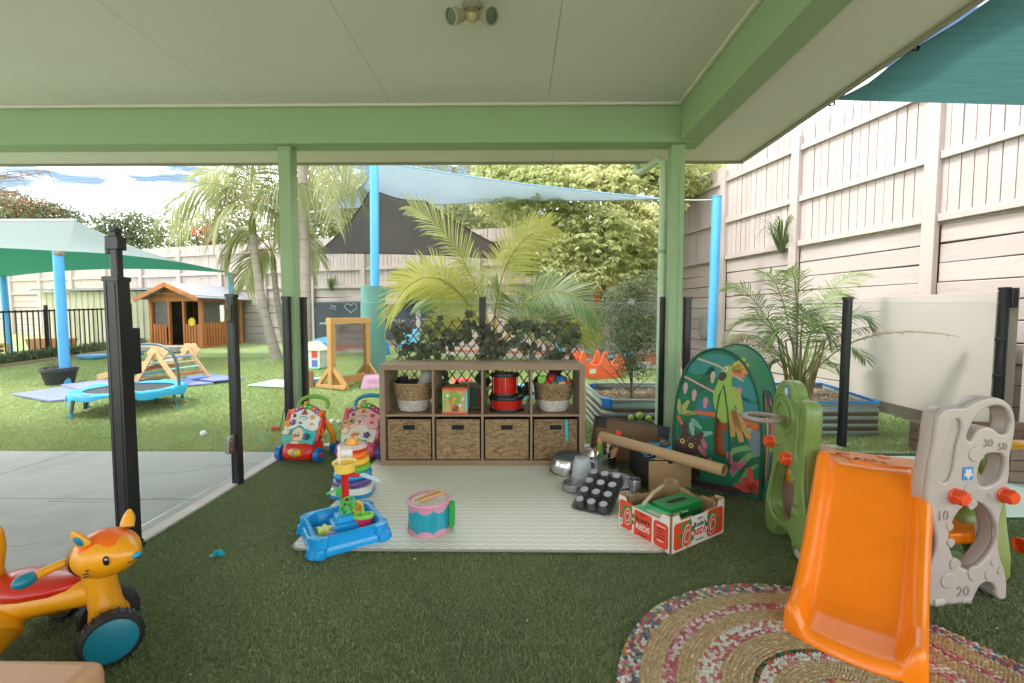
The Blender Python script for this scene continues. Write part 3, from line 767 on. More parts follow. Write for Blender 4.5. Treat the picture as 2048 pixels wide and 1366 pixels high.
tall_palm('shorter palm with drooping fronds beside the leaning palm', [(577, 705, 9.9), (562, 650, 9.9), (552, 600, 9.9), (548, 540, 9.9)], 0.09, 0.055, (545, 505, 9.9),
    [((510, 460), (470, 430), (448, 520), 0.55, -0.4), ((530, 450), (500, 420), (480, 480), 0.5, 0.4), ((560, 450), (600, 430), (640, 520), 0.5, -0.4), ((550, 440), (570, 410), (600, 430), 0.4, 0.4), ((570, 480), (610, 480), (630, 560), 0.6, 0.2), ((525, 490), (500, 500), (490, 570), 0.7, 0.1)], 4, ll=0.6)
tall_palm('tall smooth palm rising behind the left column', [(614, 745, 9.0), (612, 600, 9.0), (608, 440, 9.0), (603, 250, 9.0)], 0.125, 0.085, (602, 200, 9.0),
    [((650, 180), (700, 250), (715, 390), 0.4, -0.5), ((640, 180), (740, 250), (790, 380), 0.45, 0.4), ((620, 200), (660, 260), (665, 430), 0.5, -0.7), ((570, 180), (510, 230), (480, 370), 0.4, 0.3), ((560, 190), (470, 260), (430, 400), 0.4, -0.4), ((610, 180), (640, 220), (645, 400), 0.55, 0.8)], 5, ll=0.8)

# ---- leafy trees made of leaf-sized faces
def leaf_faces(name, par, P, D, L, W, m, seed, tone=None, fold=0.25):
    """P points, D directions (n,3): one folded leaf of 2 quads at each"""
    g = np.random.default_rng(seed); n = len(P)
    D = D / np.linalg.norm(D, axis=1, keepdims=True)
    rnd = g.normal(size=(n, 3)); S = np.cross(D, rnd); S /= np.linalg.norm(S, axis=1, keepdims=True) + 1e-9
    N = np.cross(S, D)
    l = (L * g.uniform(0.7, 1.25, n))[:, None]; w = (W * g.uniform(0.75, 1.2, n))[:, None]
    v = np.empty((n, 6, 3), np.float32)
    v[:, 0] = P; v[:, 1] = P + D * l * 0.45 + S * w * 0.5 + N * w * fold; v[:, 2] = P + D * l * 0.45
    v[:, 3] = P + D * l * 0.45 - S * w * 0.5 + N * w * fold; v[:, 4] = P + D * l; v[:, 5] = P + D * l * 0.02
    f = np.array([[0, 1, 4, 2], [0, 2, 4, 3]], np.int32)
    idx = (np.arange(n, dtype=np.int32)[:, None, None] * 6 + f[None]).reshape(-1)
    me = bpy.data.meshes.new(name)
    me.vertices.add(n * 6); me.loops.add(n * 8); me.polygons.add(n * 2)
    me.vertices.foreach_set('co', v.reshape(-1)); me.loops.foreach_set('vertex_index', idx)
    me.polygons.foreach_set('loop_start', np.arange(0, n * 8, 4, dtype=np.int32))
    tn = g.uniform(0, 1, n) if tone is None else np.clip(tone + g.normal(0, 0.13, n), 0, 1)
    a_ = me.attributes.new('tone', 'FLOAT', 'POINT'); a_.data.foreach_set('value', np.repeat(tn.astype(np.float32), 6))
    me.materials.append(m); me.update(calc_edges=True)
    return put(name, me, par)
def lobes_points(lobes, n, seed, shell=0.45):
    g = np.random.default_rng(seed)
    vol = np.array([l[3] * l[4] * l[5] for l in lobes]) ** 0.75; vol = vol / vol.sum()
    out = []
    for l, k in zip(lobes, np.round(vol * n).astype(int)):
        d = g.normal(size=(k, 3)); d /= np.linalg.norm(d, axis=1, keepdims=True)
        r = (1 - shell * g.uniform(0, 1, k) ** 1.5)
        r *= 1 + 0.13 * np.sin(d[:, 0] * 7 + l[0] * 3) * np.sin(d[:, 2] * 6 + l[1])
        out.append(np.array(l[:3]) + d * r[:, None] * np.array(l[3:6]))
    return np.concatenate(out)
def limb(par, pts, r0, r1, m, name='limb'):
    q = MB(); k = 8; P = [bez(pts, i / k) for i in range(k + 1)]
    q.tube(P, [r0 + (r1 - r0) * i / k for i in range(k + 1)], n=8); return q.build(name, m, par)
def px_lobes(l):
    """(px, py, Y, half width px, half height px, depth m) -> metric ellipsoids"""
    out = []
    for x, y, Y, a, b_, d in l:
        c = at(x, y, Y); out.append((c.x, c.y, c.z, a * Y / FPX, d, b_ * Y / FPX))
    return out
def cluster_tree(t, lobes, nclus, per, L, W, m, seed, droop=0.7, spread=0.75, name='crown'):
    P = lobes_points(lobes, nclus, seed)
    g = np.random.default_rng(seed + 1); n = len(P)
    tone = np.clip(0.5 + 0.35 * np.sin(P[:, 0] * 2.3 + P[:, 2] * 3.1) + g.normal(0, 0.15, n), 0, 1)
    PP = np.repeat(P, per, 0); TT = np.repeat(tone, per)
    a = g.uniform(0, 2 * np.pi, n * per)
    D = np.stack([np.cos(a) * spread, np.sin(a) * spread, -droop * g.uniform(0.3, 1.3, n * per)], 1)
    PP = PP + np.stack([np.cos(a), np.sin(a), 0 * a], 1) * (L * 0.12)
    return leaf_faces(name, t, PP, D, L, W, m, seed + 2, TT)
# big pale tree at the back right
T1 = leafmat('pale tree leaf', (0.31, 0.37, 0.10), (0.72, 0.72, 0.38), 0.5, 0.5)
tb = thing('umbrella_tree', 'broad pale green leafy tree in the back right corner', 'tree', (0, 0, 0))
lob = px_lobes([(1010, 385, 8.9, 70, 60, 0.9), (1090, 400, 8.6, 90, 80, 1.0), (1180, 380, 8.6, 100, 70, 1.0), (1280, 370, 8.7, 100, 80, 1.0), (1380, 350, 8.9, 80, 50, 0.8), (1110, 490, 8.2, 90, 55, 0.8), (1200, 480, 8.0, 80, 70, 0.8),
                (1290, 470, 8.2, 60, 70, 0.7), (1060, 340, 9.2, 110, 60, 1.0), (1220, 330, 9.2, 140, 60, 1.0), (1250, 535, 8.0, 65, 38, 0.5), (1120, 540, 8.0, 66, 32, 0.5), (1180, 555, 7.9, 40, 28, 0.4), (1050, 510, 8.1, 50, 35, 0.5), (1310, 540, 8.0, 30, 40, 0.4), (1300, 300, 9.0, 150, 60, 1)])
cluster_tree(tb, lob, 8800, 6, 0.118, 0.044, T1, 21)
tbase = Vector((at(1195, 600, 8.6).x, 8.6, lawn_z(0, 8.6)))
jn = at(1205, 570, 8.6)
limb(tb, [tbase, tbase.lerp(jn, 0.5), jn], 0.10, 0.07, BARK, 'trunk')
for tp, r_ in (((1175, 470), 0.05), ((1250, 450), 0.05), ((1300, 400), 0.04), ((1120, 420), 0.04), ((1210, 360), 0.045), ((1060, 380), 0.03), ((1340, 360), 0.03)):
    e = at(tp[0], tp[1], 8.7); limb(tb, [jn, jn.lerp(e, 0.4) + Vector((0, 0, 0.1)), e], r_, 0.012, BARK)
# bush in the steel planter
T2 = leafmat('grey green shrub leaf', (0.17, 0.22, 0.10), (0.46, 0.50, 0.31), 0.5, 0.3)
sb_ = thing('planter_shrub', 'upright grey green shrub growing in the steel raised bed', 'shrub', (0, 0, 0))
Yb = 4.45
lob = px_lobes([(1262, 640, Yb, 62, 55, 0.30), (1250, 690, Yb, 50, 45, 0.26), (1285, 600, Yb, 38, 45, 0.22), (1235, 610, Yb, 36, 40, 0.2), (1300, 660, Yb, 30, 50, 0.2), (1265, 735, Yb, 40, 25, 0.2), (1265, 575, Yb, 28, 25, 0.15), (1298, 560, Yb, 18, 22, 0.1)])
P = lobes_points(lob, 7000, 31, shell=0.9); g = np.random.default_rng(32)
leaf_faces('crown', sb_, P, np.stack([g.normal(0, 0.6, len(P)), g.normal(0, 0.6, len(P)), g.uniform(-0.2, 1.0, len(P))], 1), 0.040, 0.016, T2, 33)
st0 = at(1262, 800, Yb); st0.z = 0.27; st1 = at(1263, 728, Yb)
limb(sb_, [st0, st0.lerp(st1, 0.5) + Vector((0.01, 0, 0)), st1], 0.014, 0.010, BARK, 'trunk')
for i in range(12):
    e = at(1262 + rng.uniform(-55, 55), rng.uniform(575, 690), Yb + rng.uniform(-0.2, 0.2)); s0_ = st0.lerp(st1, rng.uniform(0.35, 1)); limb(sb_, [s0_, s0_.lerp(e, 0.4) + Vector((0, 0, 0.03)), e], 0.006, 0.0015, BARK, 'branch')
for e_ in ((1195, 690), (1185, 720), (1320, 735)):
    e = at(e_[0], e_[1], Yb); s0_ = st0.lerp(st1, 0.2); limb(sb_, [s0_, s0_.lerp(e, 0.5), e], 0.005, 0.0015, BARK, 'branch')
# trees beyond the fences
BGA = leafmat('far tree dark leaf', (0.075, 0.105, 0.050), (0.20, 0.24, 0.12), 0.6, 0.25)
BGB = leafmat('far tree olive leaf', (0.13, 0.15, 0.05), (0.33, 0.34, 0.14), 0.6, 0.3)
BGC = leafmat('far gum leaf', (0.13, 0.15, 0.09), (0.30, 0.32, 0.20), 0.6, 0.3)
REDL = leafmat('rust leaf', (0.20, 0.07, 0.03), (0.45, 0.18, 0.08), 0.6, 0.3)
def far_tree(label, lobes, n, L, m, seed, trunk=None, extra=None):
    t = thing('far_tree', label, 'tree', (0, 0, 0))
    lb = px_lobes(lobes); P = lobes_points(lb, n, seed, shell=0.55); g = np.random.default_rng(seed + 5)
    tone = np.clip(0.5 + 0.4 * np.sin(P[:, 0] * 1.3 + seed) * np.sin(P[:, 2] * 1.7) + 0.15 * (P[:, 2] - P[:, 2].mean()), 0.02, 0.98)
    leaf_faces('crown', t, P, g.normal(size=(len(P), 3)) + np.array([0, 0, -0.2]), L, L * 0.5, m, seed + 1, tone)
    if extra:
        P2 = lobes_points(px_lobes(extra[0]), extra[1], seed + 9); leaf_faces('flowers', t, P2, g.normal(size=(len(P2), 3)), L, L * 0.5, extra[2], seed + 3)
    b_ = lb[0]; base = Vector((b_[0], b_[1], 0.3)); top = Vector((b_[0] + 0.2, b_[1], b_[2] + b_[5] * 0.3))
    limb(t, [base, base.lerp(top, 0.5) + Vector((0.15, 0, 0)), top], 0.28, 0.10, BARK, 'trunk')
    for i in range(7):
        l = lb[i % len(lb)]; e = Vector((l[0] + rng.uniform(-0.6, 0.6) * l[3], l[1] + rng.uniform(-0.5, 0.5) * l[4], l[2] + rng.uniform(-0.3, 0.8) * l[5])); s0_ = base.lerp(top, rng.uniform(0.5, 0.95)); limb(t, [s0_, s0_.lerp(e, 0.5) + Vector((0, 0, 0.2)), e], 0.08, 0.02, BARK)
    return t
far_tree('dark round tree against the sky left of the palms', [(255, 470, 30, 55, 50, 1.6), (215, 470, 30, 40, 42, 1.4), (290, 465, 30, 34, 45, 1.3)], 5200, 0.22, BGA, 41)
far_tree('olive tree with red blossom behind the back fence', [(405, 480, 20, 60, 50, 1.2), (345, 480, 20, 35, 40, 1.0), (450, 470, 20, 50, 60, 1.2), (530, 440, 20, 70, 80, 1.4)], 8000, 0.16, BGB, 43, extra=([(408, 466, 18.9, 24, 18, 0.5)], 70, mat('red blossom', '#c0402c', 0.6)))
far_tree('russet and green tree at the far left above the shade canopy', [(55, 430, 24, 75, 35, 1.5), (120, 435, 24, 45, 28, 1.2), (0, 420, 24, 50, 40, 1.3)], 5200, 0.18, BGA, 45, extra=([(70, 420, 23.6, 60, 22, 0.9), (10, 400, 23.6, 30, 18, 0.9)], 700, REDL))
far_tree('green hillside tree between the palms and the grey sail', [(680, 440, 18, 90, 60, 1.5), (650, 470, 17, 60, 40, 1.0), (750, 420, 19, 80, 70, 1.5), (660, 390, 20, 80, 60, 1.5)], 11000, 0.15, BGB, 47)
far_tree('thin gum tree high behind the blue sail', [(900, 350, 26, 90, 45, 1.5), (830, 360, 27, 80, 40, 1.5), (980, 345, 26, 60, 40, 1.4), (930, 410, 26, 80, 40, 1.4)], 5200, 0.17, BGC, 49)
far_tree('grey green tree seen past the right column', [(1000, 440, 15, 60, 50, 1.0), (930, 440, 16, 60, 40, 1.0)], 3600, 0.15, BGB, 51)
# bare branches hanging in from the top left
t = thing('bare_tree', 'bare twiggy branches reaching in at the upper left', 'tree', (0, 0, 0))
rb = random.Random(8)
root = at(-160, 470, 15); root.z = 0.3; crownp = at(-120, 380, 15)
limb(t, [root, root.lerp(crownp, 0.5), crownp], 0.2, 0.1, BARK, 'trunk')
for i in range(11):
    e = at(rb.uniform(40, 125), rb.uniform(335, 415), 15 + rb.uniform(-0.8, 0.8)); m_ = crownp.lerp(e, 0.5) + Vector((0, 0, rb.uniform(-0.1, 0.5)))
    limb(t, [crownp, m_, e], 0.035, 0.006, BARK, 'branch')
    for k in range(7):
        s0_ = bez([crownp, m_, e], rb.uniform(0.45, 1)); e2 = s0_ + Vector((rb.uniform(-0.1, 0.5), rb.uniform(-0.3, 0.3), rb.uniform(-0.45, 0.25))); limb(t, [s0_, s0_.lerp(e2, 0.5) + Vector((0, 0, 0.04)), e2], 0.011, 0.004, BARK, 'twig')
# grassy tufts on top of the retaining walls
TUFT = leafmat('strappy tuft leaf', (0.10, 0.15, 0.06), (0.30, 0.36, 0.18), 0.5, 0.3)
def tuft(label, c, h, n, seed, wid=0.02):
    rr = random.Random(seed); b = MB()
    for i in range(n):
        a = rr.uniform(0, 6.28); L = h * rr.uniform(0.6, 1.15); out = rr.uniform(0.15, 0.8)
        d = Vector((math.cos(a), math.sin(a), 0)); s_ = Vector((-math.sin(a), math.cos(a), 0)) * wid / 2
        p = [Vector((0, 0, 0)) + d * 0.03, d * (0.05 + out * L * 0.35) + Vector((0, 0, L * 0.65)), d * (0.05 + out * L * 0.75) + Vector((0, 0, L * (0.95 - 0.35 * out))), d * (0.05 + out * L * 1.05) + Vector((0, 0, L * (0.95 - 0.8 * out)))]
        b.add([p[0] - s_, p[0] + s_, p[1] + s_ * 0.9, p[1] - s_ * 0.9, p[2] + s_ * 0.6, p[2] - s_ * 0.6, p[3]], [(0, 1, 2, 3), (3, 2, 4, 5), (5, 4, 6)], tone=rr.random())
    o = b.build('strappy_plant', TUFT, sharp=80); o.location = c
    return tag(o, label, 'plant')
c = back_pt(664, 578); tuft('strappy plant sprouting on the back wall above the chalkboard', (c.x, c.y - 0.02, 1.74), 0.42, 70, 1)
r_ = (1562 - 1035) / FPX; Yt = 5.3 / (r_ + 0.22)
tuft('strappy plant sprouting on the right retaining wall by a fence post', (5.3 - 0.22 * Yt - 0.06, Yt, 2.0), 0.55, 80, 2)
# ================================================================== THINGS IN THE YARD
BLUEP = mat('blue pole paint', '#4fa3da', 0.35, var=0.05, scale=4)
CEDAR = mat('cedar timber', '#b8703a', 0.6, var=0.16, scale=7, bump=0.25, bscale=30, rand=0.10, stretch=(1, 1, 0.15))
PINE = mat('pale pine', '#d8b283', 0.55, var=0.10, scale=6, bump=0.15, rand=0.06, stretch=(0.3, 1, 1))
def lz_(Y): return lawn_z(0, Y) - 0.01
def blue_pole(label, px, Y, ytop, r, name='sail_pole'):
    a = at(px[0], 600, Y); b_ = at(px[1], ytop, Y)
    t = thing(name, label, 'pole', (a.x, Y, lz_(Y)), group=None)
    q = MB(); z1 = b_.z - lz_(Y); dx_ = b_.x - a.x
    q.cyl((0, 0, -0.05), (dx_, 0, z1), r, n=20); q.build('shaft', BLUEP, t)
    q = MB(); q.cyl((dx_, 0, z1), (dx_, 0, z1 + 0.02), r * 1.08, n=20); q.build('cap', BLUEP, t, bevel=0.004)
    return t, Vector((a.x + dx_, Y, lz_(Y) + z1))
_, topC = blue_pole('stout pale blue pole at the right before the sleeper wall', (1425, 1434), 7.0, 395, 0.068)
_, topM = blue_pole('tall blue pole rising from the green padded sleeve', (748, 748), 7.28, 290, 0.068)
_, topA = blue_pole('slim blue pole just right of the left column', (603, 599), 11.0, 408, 0.075)
blue_pole('thin blue pole left of the first chalkboard', (619, 616), 11.3, 470, 0.04)
blue_pole('blue pole half hidden by the shrub and cane palm', (1120, 1119), 8.8, 430, 0.065)
_, top1 = blue_pole('near blue canopy pole beside the black plant tub', (122, 116), 6.57, 508, 0.062, 'canopy_pole')
_, top2 = blue_pole('far left blue canopy pole behind the black pool fence', (12, 6), 10.2, 556, 0.066, 'canopy_pole')
_, top3 = blue_pole('slim blue canopy pole at the playhouse corner', (466, 461), 10.3, 548, 0.06, 'canopy_pole')
# green padded sleeve
padm = mat('green vinyl pad', '#5f8f86', 0.42, var=0.06, scale=5, bump=0.5, bscale=7)
c = Vector((at(748, 600, 7.28).x, 7.28, lz_(7.28)))
q = MB(); n = 28; rings = []; rr = random.Random(4)
ztop = at(748, 573, 7.28).z - c.z
for k in range(22):
    z = ztop * k / 21; ring = []
    for i in range(n):
        a = 2 * math.pi * i / n
        r_ = 0.19 + 0.007 * math.sin(5 * a + z * 9) * math.sin(z * 13 + 2 * a) + rr.uniform(-0.003, 0.003) + (0.006 if k == 21 else 0)
        ring.append((r_ * math.cos(a) - 0.03 + 0.02 * (z / ztop), r_ * math.sin(a), z))
    rings.append(ring)
q.loft(rings); pad = q.build('pole_pad', padm); pad.location = c
tag(pad, 'wrinkled green vinyl safety pad wrapped round the blue pole', 'pole pad')
q = MB(); q.box((-0.20, -0.03, ztop - 0.09), (0.09, 0.012, 0.10), rotm('Y', 0.3)); q.build('velcro_flap', padm, pad)

# ---- shade sails
def sail(name, label, corners, m, conc=0.12, n=14, sag=0.05, edge=None, cat='shade sail'):
    """cloth stretched between corners with hollow edges"""
    t = thing(name, label, cat, (0, 0, 0))
    k = len(corners); C = [Vector(c_) for c_ in corners]; cen = sum(C, Vector()) / k
    edges = []
    for i in range(k):
        a, b_ = C[i], C[(i + 1) % k]; e = []
        for j in range(n):
            f = j / n; p = a.lerp(b_, f); e.append(p.lerp(cen, conc * 4 * f * (1 - f)))
        edges += e
    rings = []; q = MB(); m_ = len(edges); K = 8
    for s_ in range(K):
        f = s_ / K; rings.append([p.lerp(cen, f) - Vector((0, 0, sag * math.sin(math.pi * f * 0.5) )) for p in edges])
    vs_ = [p for r in rings for p in r] + [cen - Vector((0, 0, sag))]
    fs = []
    for s_ in range(K - 1):
        for i in range(m_): fs.append((s_ * m_ + i, s_ * m_ + (i + 1) % m_, (s_ + 1) * m_ + (i + 1) % m_, (s_ + 1) * m_ + i))
    fs += [((K - 1) * m_ + i, (K - 1) * m_ + (i + 1) % m_, K * m_) for i in range(m_)]
    q.add(vs_, fs); o = q.build('cloth', m, t, sharp=80)
    sd = o.modifiers.new('thickness', 'SOLIDIFY'); sd.thickness = 0.003
    q = MB(); q.tube([p for p in edges], 0.010, n=6, closed=True); q.build('edge_webbing', edge or m, t)
    return t
def cloth_mat(name, col, transl, see=0.0, weave=260.0):
    m = mat(name, col, 0.75, var=0.03, scale=2.0, bump=0.25, bscale=weave, transl=transl)
    if see:
        n, l = m.node_tree.nodes, m.node_tree.links
        out = n['Material Output']; src = out.inputs[0].links[0].from_socket
        tp = n.new('ShaderNodeBsdfTransparent'); mx = n.new('ShaderNodeMixShader'); mx.inputs[0].default_value = see
        l.new(src, mx.inputs[1]); l.new(tp.outputs[0], mx.inputs[2]); l.new(mx.outputs[0], out.inputs[0])
    return m
SAILB = cloth_mat('light blue sail cloth', '#c6d1d8', 0.56)
SAILG = cloth_mat('charcoal sail cloth', '#968c94', 0.4)
A_ = at(655, 418, 10.4); B_ = at(752, 322, 7.36); C_ = at(1332, 398, 7.1)
sl = sail('blue_shade_sail', 'pale blue shade sail stretched over the yard', [A_, B_, C_], SAILB, conc=0.13, sag=0.06, edge=mat('sail webbing blue', '#7fa9c6', 0.6))
CH = mat('galvanised chain', (0.45, 0.45, 0.44), 0.4, metal=0.8)
def rope(label, a, b_, r=0.012, m=None, sagz=0.03):
    q = MB(); m_ = (a + b_) / 2 - Vector((0, 0, sagz)); P = [bez([a, m_, b_], i / 10) for i in range(11)]; q.tube(P, r, n=6)
    return q.build('tie_chain', m or CH, sl)
rope('', A_, topA - Vector((0, 0, 0.22)), 0.022); rope('', C_, topC - Vector((0, 0, 0.03))); rope('', B_, topM - Vector((0, 0, 0.2)))
sail('grey_shade_sail', 'charcoal shade sail behind the pale blue one', [at(632, 507, 10.8), at(742, 378, 8.2), at(850, 402, 8.0), at(1062, 522, 9.4)], SAILG, conc=0.10, sag=0.05, edge=mat('sail webbing dark', '#3a3638', 0.6))
# green sail hooked along the eave at the upper right
SAILT = mat('green mesh sail', '#4a7672', 0.9, var=0.16, scale=5, bump=0.5, bscale=160, transl=0.30, stretch=(0.5, 5, 1), spec=0.1)
zt = ZS + 0.02
e0 = Vector((2.06, gr(1660, 205, zt).y, zt)); 
tS = thing('green_shade_sail', 'green mesh shade sail hooked along the eave at the upper right', 'shade sail', (0, 0, 0))
q = MB(); nu, nv = 20, 16; V_ = []
ya = e0.y
for j in range(nv + 1):
    for i in range(nu + 1):
        u, v = i / nu, j / nv
        y_ = -1.4 + (ya + 1.4) * v
        x_ = 2.07 + u * 3.4
        hook = abs(((y_ - ya) % 0.62) / 0.62 - 0.5) * 2
        z_ = zt + 0.015 + 0.34 * u * (1 - 0.75 * v) - 0.035 * (1 - hook) * (1 - u) - 0.04 * math.sin(math.pi * u)
        y_ += 0.45 * u * v * v - 0.10 * math.sin(math.pi * u) * v ** 4
        V_.append((x_, y_, z_))
q.add(V_, [(j * (nu + 1) + i, j * (nu + 1) + i + 1, (j + 1) * (nu + 1) + i + 1, (j + 1) * (nu + 1) + i) for j in range(nv) for i in range(nu)])
q.build('cloth', SAILT, tS, sharp=80)
for k in range(5):
    y_ = ya - 0.62 * k
    q = MB(); q.torus((0, 0, 0), 0.022, 0.006, 14, 6, trm(2.04, y_ - 0.01, zt - 0.01) @ rotm('X', 1.2)); q.box((2.015, y_, zt + 0.005), (0.05, 0.02, 0.015)); q.build('hook', BLK, tS)
# ---- hipped green canopy on the left
CANL = cloth_mat('canopy cloth green', '#4a9079', 0.30)
CANT = cloth_mat('canopy cloth pale', '#a9c0b4', 0.20)
tc_ = thing('shade_canopy', 'hipped green shade canopy on blue poles at the left', 'canopy', (0, 0, 0))
k1, k3, k2 = top1 + Vector((0.03, -0.02, 0.04)), top3 + Vector((0.05, 0.05, 0.02)), top2 + Vector((-0.05, 0.05, 0.02))
k4 = Vector((k2.x, k1.y, k1.z)); rA = at(150, 441, 8.4); rB = Vector((rA.x - 2.3, 8.4, rA.z))
def hollow(P0, P1, ap0, ap1, nm, inw):
    """one cloth face: eave P0-P1 (hollow), ridge ap0-ap1"""
    n = 16; K = 10; V_ = []
    for j in range(K + 1):
        v = j / K
        for i in range(n + 1):
            u = i / n; e = P0.lerp(P1, u) + Vector(inw) * (4 * u * (1 - u)) ; r_ = ap0.lerp(ap1, u)
            p = e.lerp(r_, v); p.z -= 0.16 * math.sin(math.pi * v) * (0.55 + 0.45 * (1 - 4 * u * (1 - u))); V_.append(p)
    q = MB(); q.add(V_, [(j * (n + 1) + i, j * (n + 1) + i + 1, (j + 1) * (n + 1) + i + 1, (j + 1) * (n + 1) + i) for j in range(K) for i in range(n)])
    return q.build(nm, CANL if False else [CANM], tc_, sharp=80)
# grey outside, green inside: the two sides of the same knitted cloth
CANM = bpy.data.materials.new('canopy cloth two sided'); CANM.use_nodes = True
n_, l_ = CANM.node_tree.nodes, CANM.node_tree.links
gm = n_.new('ShaderNodeNewGeometry'); mx = n_.new('ShaderNodeMix'); mx.data_type = 'RGBA'
mx.inputs[6].default_value = hx('#66746f') + (1,); mx.inputs[7].default_value = hx('#287a66') + (1,)
l_.new(gm.outputs['Backfacing'], mx.inputs[0]); pb_ = n_['Principled BSDF']; l_.new(mx.outputs[2], pb_.inputs['Base Color']); pb_.inputs['Roughness'].default_value = 0.8
tl = n_.new('ShaderNodeBsdfTranslucent'); tl.inputs[0].default_value = hx('#3a8f78') + (1,); ms = n_.new('ShaderNodeMixShader'); ms.inputs[0].default_value = 0.15
l_.new(pb_.outputs[0], ms.inputs[1]); l_.new(tl.outputs[0], ms.inputs[2]); l_.new(ms.outputs[0], n_['Material Output'].inputs[0])
hollow(k4, k1, rB, rA, 'cloth_panel', (0, 0.18, 0.10)); hollow(k1, k3, rA, rA, 'cloth_panel', (-0.12, 0, 0.10)); hollow(k3, k2, rA, rB, 'cloth_panel', (0, -0.2, 0.12)); hollow(k2, k4, rB, rB, 'cloth_panel', (0.2, 0, 0.1))
q = MB(); q.tube([rB, rA], 0.03, n=8); q.build('ridge_bar', mat('galvanised bar', (0.5, 0.5, 0.5), 0.5, metal=0.6), tc_)
for c_ in (k1, k2, k3):
    q = MB(); q.box((c_.x, c_.y, c_.z - 0.035), (0.09, 0.09, 0.05)); q.build('corner_bracket', mat('rusty bracket', '#8a7462', 0.8, var=0.3, scale=20), tc_, bevel=0.006)
# ---- shed
COLB = mat('ribbed steel cream', '#b9b39c', 0.5, var=0.03, scale=3)
ts = thing('garden_shed', 'low cream ribbed steel shed left of the playhouse', 'shed', (-11.3, 12.1, 0.25), R(-8))
prof = []; x = -1.75
while x < 1.75:
    prof += [(x, 0), (x + 0.12, 0), (x + 0.14, -0.025), (x + 0.17, -0.025), (x + 0.19, 0)]; x += 0.19
q = MB(); nP = len(prof)
q.add([(a, b_, -0.3) for a, b_ in prof] + [(a, b_, 1.47) for a, b_ in prof], [(i, i + 1, nP + i + 1, nP + i) for i in range(nP - 1)]); q.build('front_wall', COLB, ts, smooth=False)
q = MB(); q.box((0, 0.55, 0.56), (3.5, 1.06, 1.76)); q.build('walls', COLB, ts)
q = MB(); q.box((0, 0.5, 1.52), (3.75, 1.35, 0.03), rotm('X', 0.03)); rf = q.build('roof', mat('shed roof', '#8f9492', 0.6), ts)
for i in range(18):
    q = MB(); q.box((-1.78 + i * 0.21, 0.5, 1.545), (0.04, 1.33, 0.03), rotm('X', 0.03)); q.build('roof_rib', mat('shed roof', '#8f9492'), rf)
# ---- black pool fence running back on the left
f0, f1 = Vector((-10.12, 7.6, 0)), Vector((-9.74, 11.35, 0)); L = (f1 - f0).length; a = math.atan2(f1.y - f0.y, f1.x - f0.x)
tf = thing('pool_fence', 'black tubular pool fence running back at the left', 'fence', (f0.x, f0.y, 0.12), a)
z_s = SLOPE * 0.99
q = MB(); q.box((0, 0, 0.5), (0.018, 0.018, 0.98)); bar = q.mesh('bar', BLK, smooth=False)
nb = int(L / 0.1)
for i in range(nb): put('bar', bar, tf, trm(0.05 + i * 0.1, 0, 0.03 + (0.05 + i * 0.1) * z_s))
for zz in (0.10, 0.96):
    q = MB(); q.box((L / 2, 0, zz + 0.03 + L / 2 * z_s), (L, 0.035, 0.035), trm(L / 2, 0, 0) @ rotm('Y', -z_s) @ trm(-L / 2, 0, 0)); q.build('rail', BLK, tf)
for x in (0.0, L / 2, L):
    q = MB(); q.box((x, 0, 0.55 + x * z_s), (0.05, 0.05, 1.12)); q.build('post', BLK, tf, bevel=0.003)
q = MB(); q.box((L - 0.28, 0.0, 0.30 + L * z_s), (0.40, 0.03, 0.36)); q.build('lock_board', mat('scuffed black board', (0.02, 0.02, 0.02), 0.6, var=0.5, dirt=0.0), tf)
# low clipped hedge and edging at its foot
P = np.random.default_rng(5).uniform(0, 1, (5200, 3)); P = np.stack([-9.85 + 0.35 * P[:, 0], 8.0 + 3.6 * P[:, 1], lawn_z(0, 9.5) - 0.08 + 0.03 * (P[:, 1] * 5) + 0.22 * P[:, 2]], 1)
o = leaf_faces('low_hedge', None, P, np.random.default_rng(6).normal(size=(5200, 3)) + np.array([0, 0, 0.5]), 0.06, 0.03, BGA, 7)
tag(o, 'low clipped hedge at the foot of the pool fence', 'hedge', kind='stuff')
q = MB(); q.box((0, 0, 0), (0.06, 3.9, 0.10), rotm('X', 0.042)); o = q.build('garden_edging', mat('brick edging', '#a98c78', 0.85, var=0.15, scale=12), bevel=0.005); o.location = (-9.42, 9.7, 0.215)
tag(o, 'thin timber edging strip between hedge and lawn', 'edging')
# ---- playhouse
th = thing('playhouse', 'orange cedar cubby playhouse with grey gable roof', 'playhouse', (-7.84, 11.19, 0.27), R(-11.5))
W_, D_ = 1.62, 1.32; HE, HP = 1.24, 1.62
def pb(name, c, d, m=CEDAR, par=th, bevel=0.004, M=None):
    q = MB(); q.box(c, d, M); return q.build(name, m, par, bevel=bevel)
for x, y in ((-W_ + 0.05, 0.05), (-0.05, 0.05), (-0.05, D_ - 0.05), (-W_ + 0.05, D_ - 0.05), (-W_ + 0.62, 0.05), (-0.55, 0.05), (-0.05, 0.72)):
    pb('corner_post' if abs(y - 0.05) < 0.01 and x in (-W_ + 0.05, -0.05) else 'post', (x, y, HE / 2), (0.09 if x in (-W_ + 0.05, -0.05) else 0.05, 0.07, HE))
for x in list(np.arange(-W_ + 0.15, -W_ + 0.56, 0.085)) + list(np.arange(-0.48, -0.12, 0.085)): pb('picket', (x, 0.035, 0.31), (0.062, 0.018, 0.58 + rng.uniform(-0.01, 0.01)))
for y in np.arange(0.14, D_ - 0.1, 0.085): pb('picket', (-0.03, y, 0.33), (0.018, 0.062, 0.62))
for z in (0.12, 0.55):
    pb('rail', (-W_ + 0.36, 0.06, z), (0.5, 0.03, 0.06)); pb('rail', (-0.3, 0.06, z), (0.45, 0.03, 0.06)); pb('rail', (-0.06, D_ / 2, z), (0.03, D_ - 0.15, 0.06))
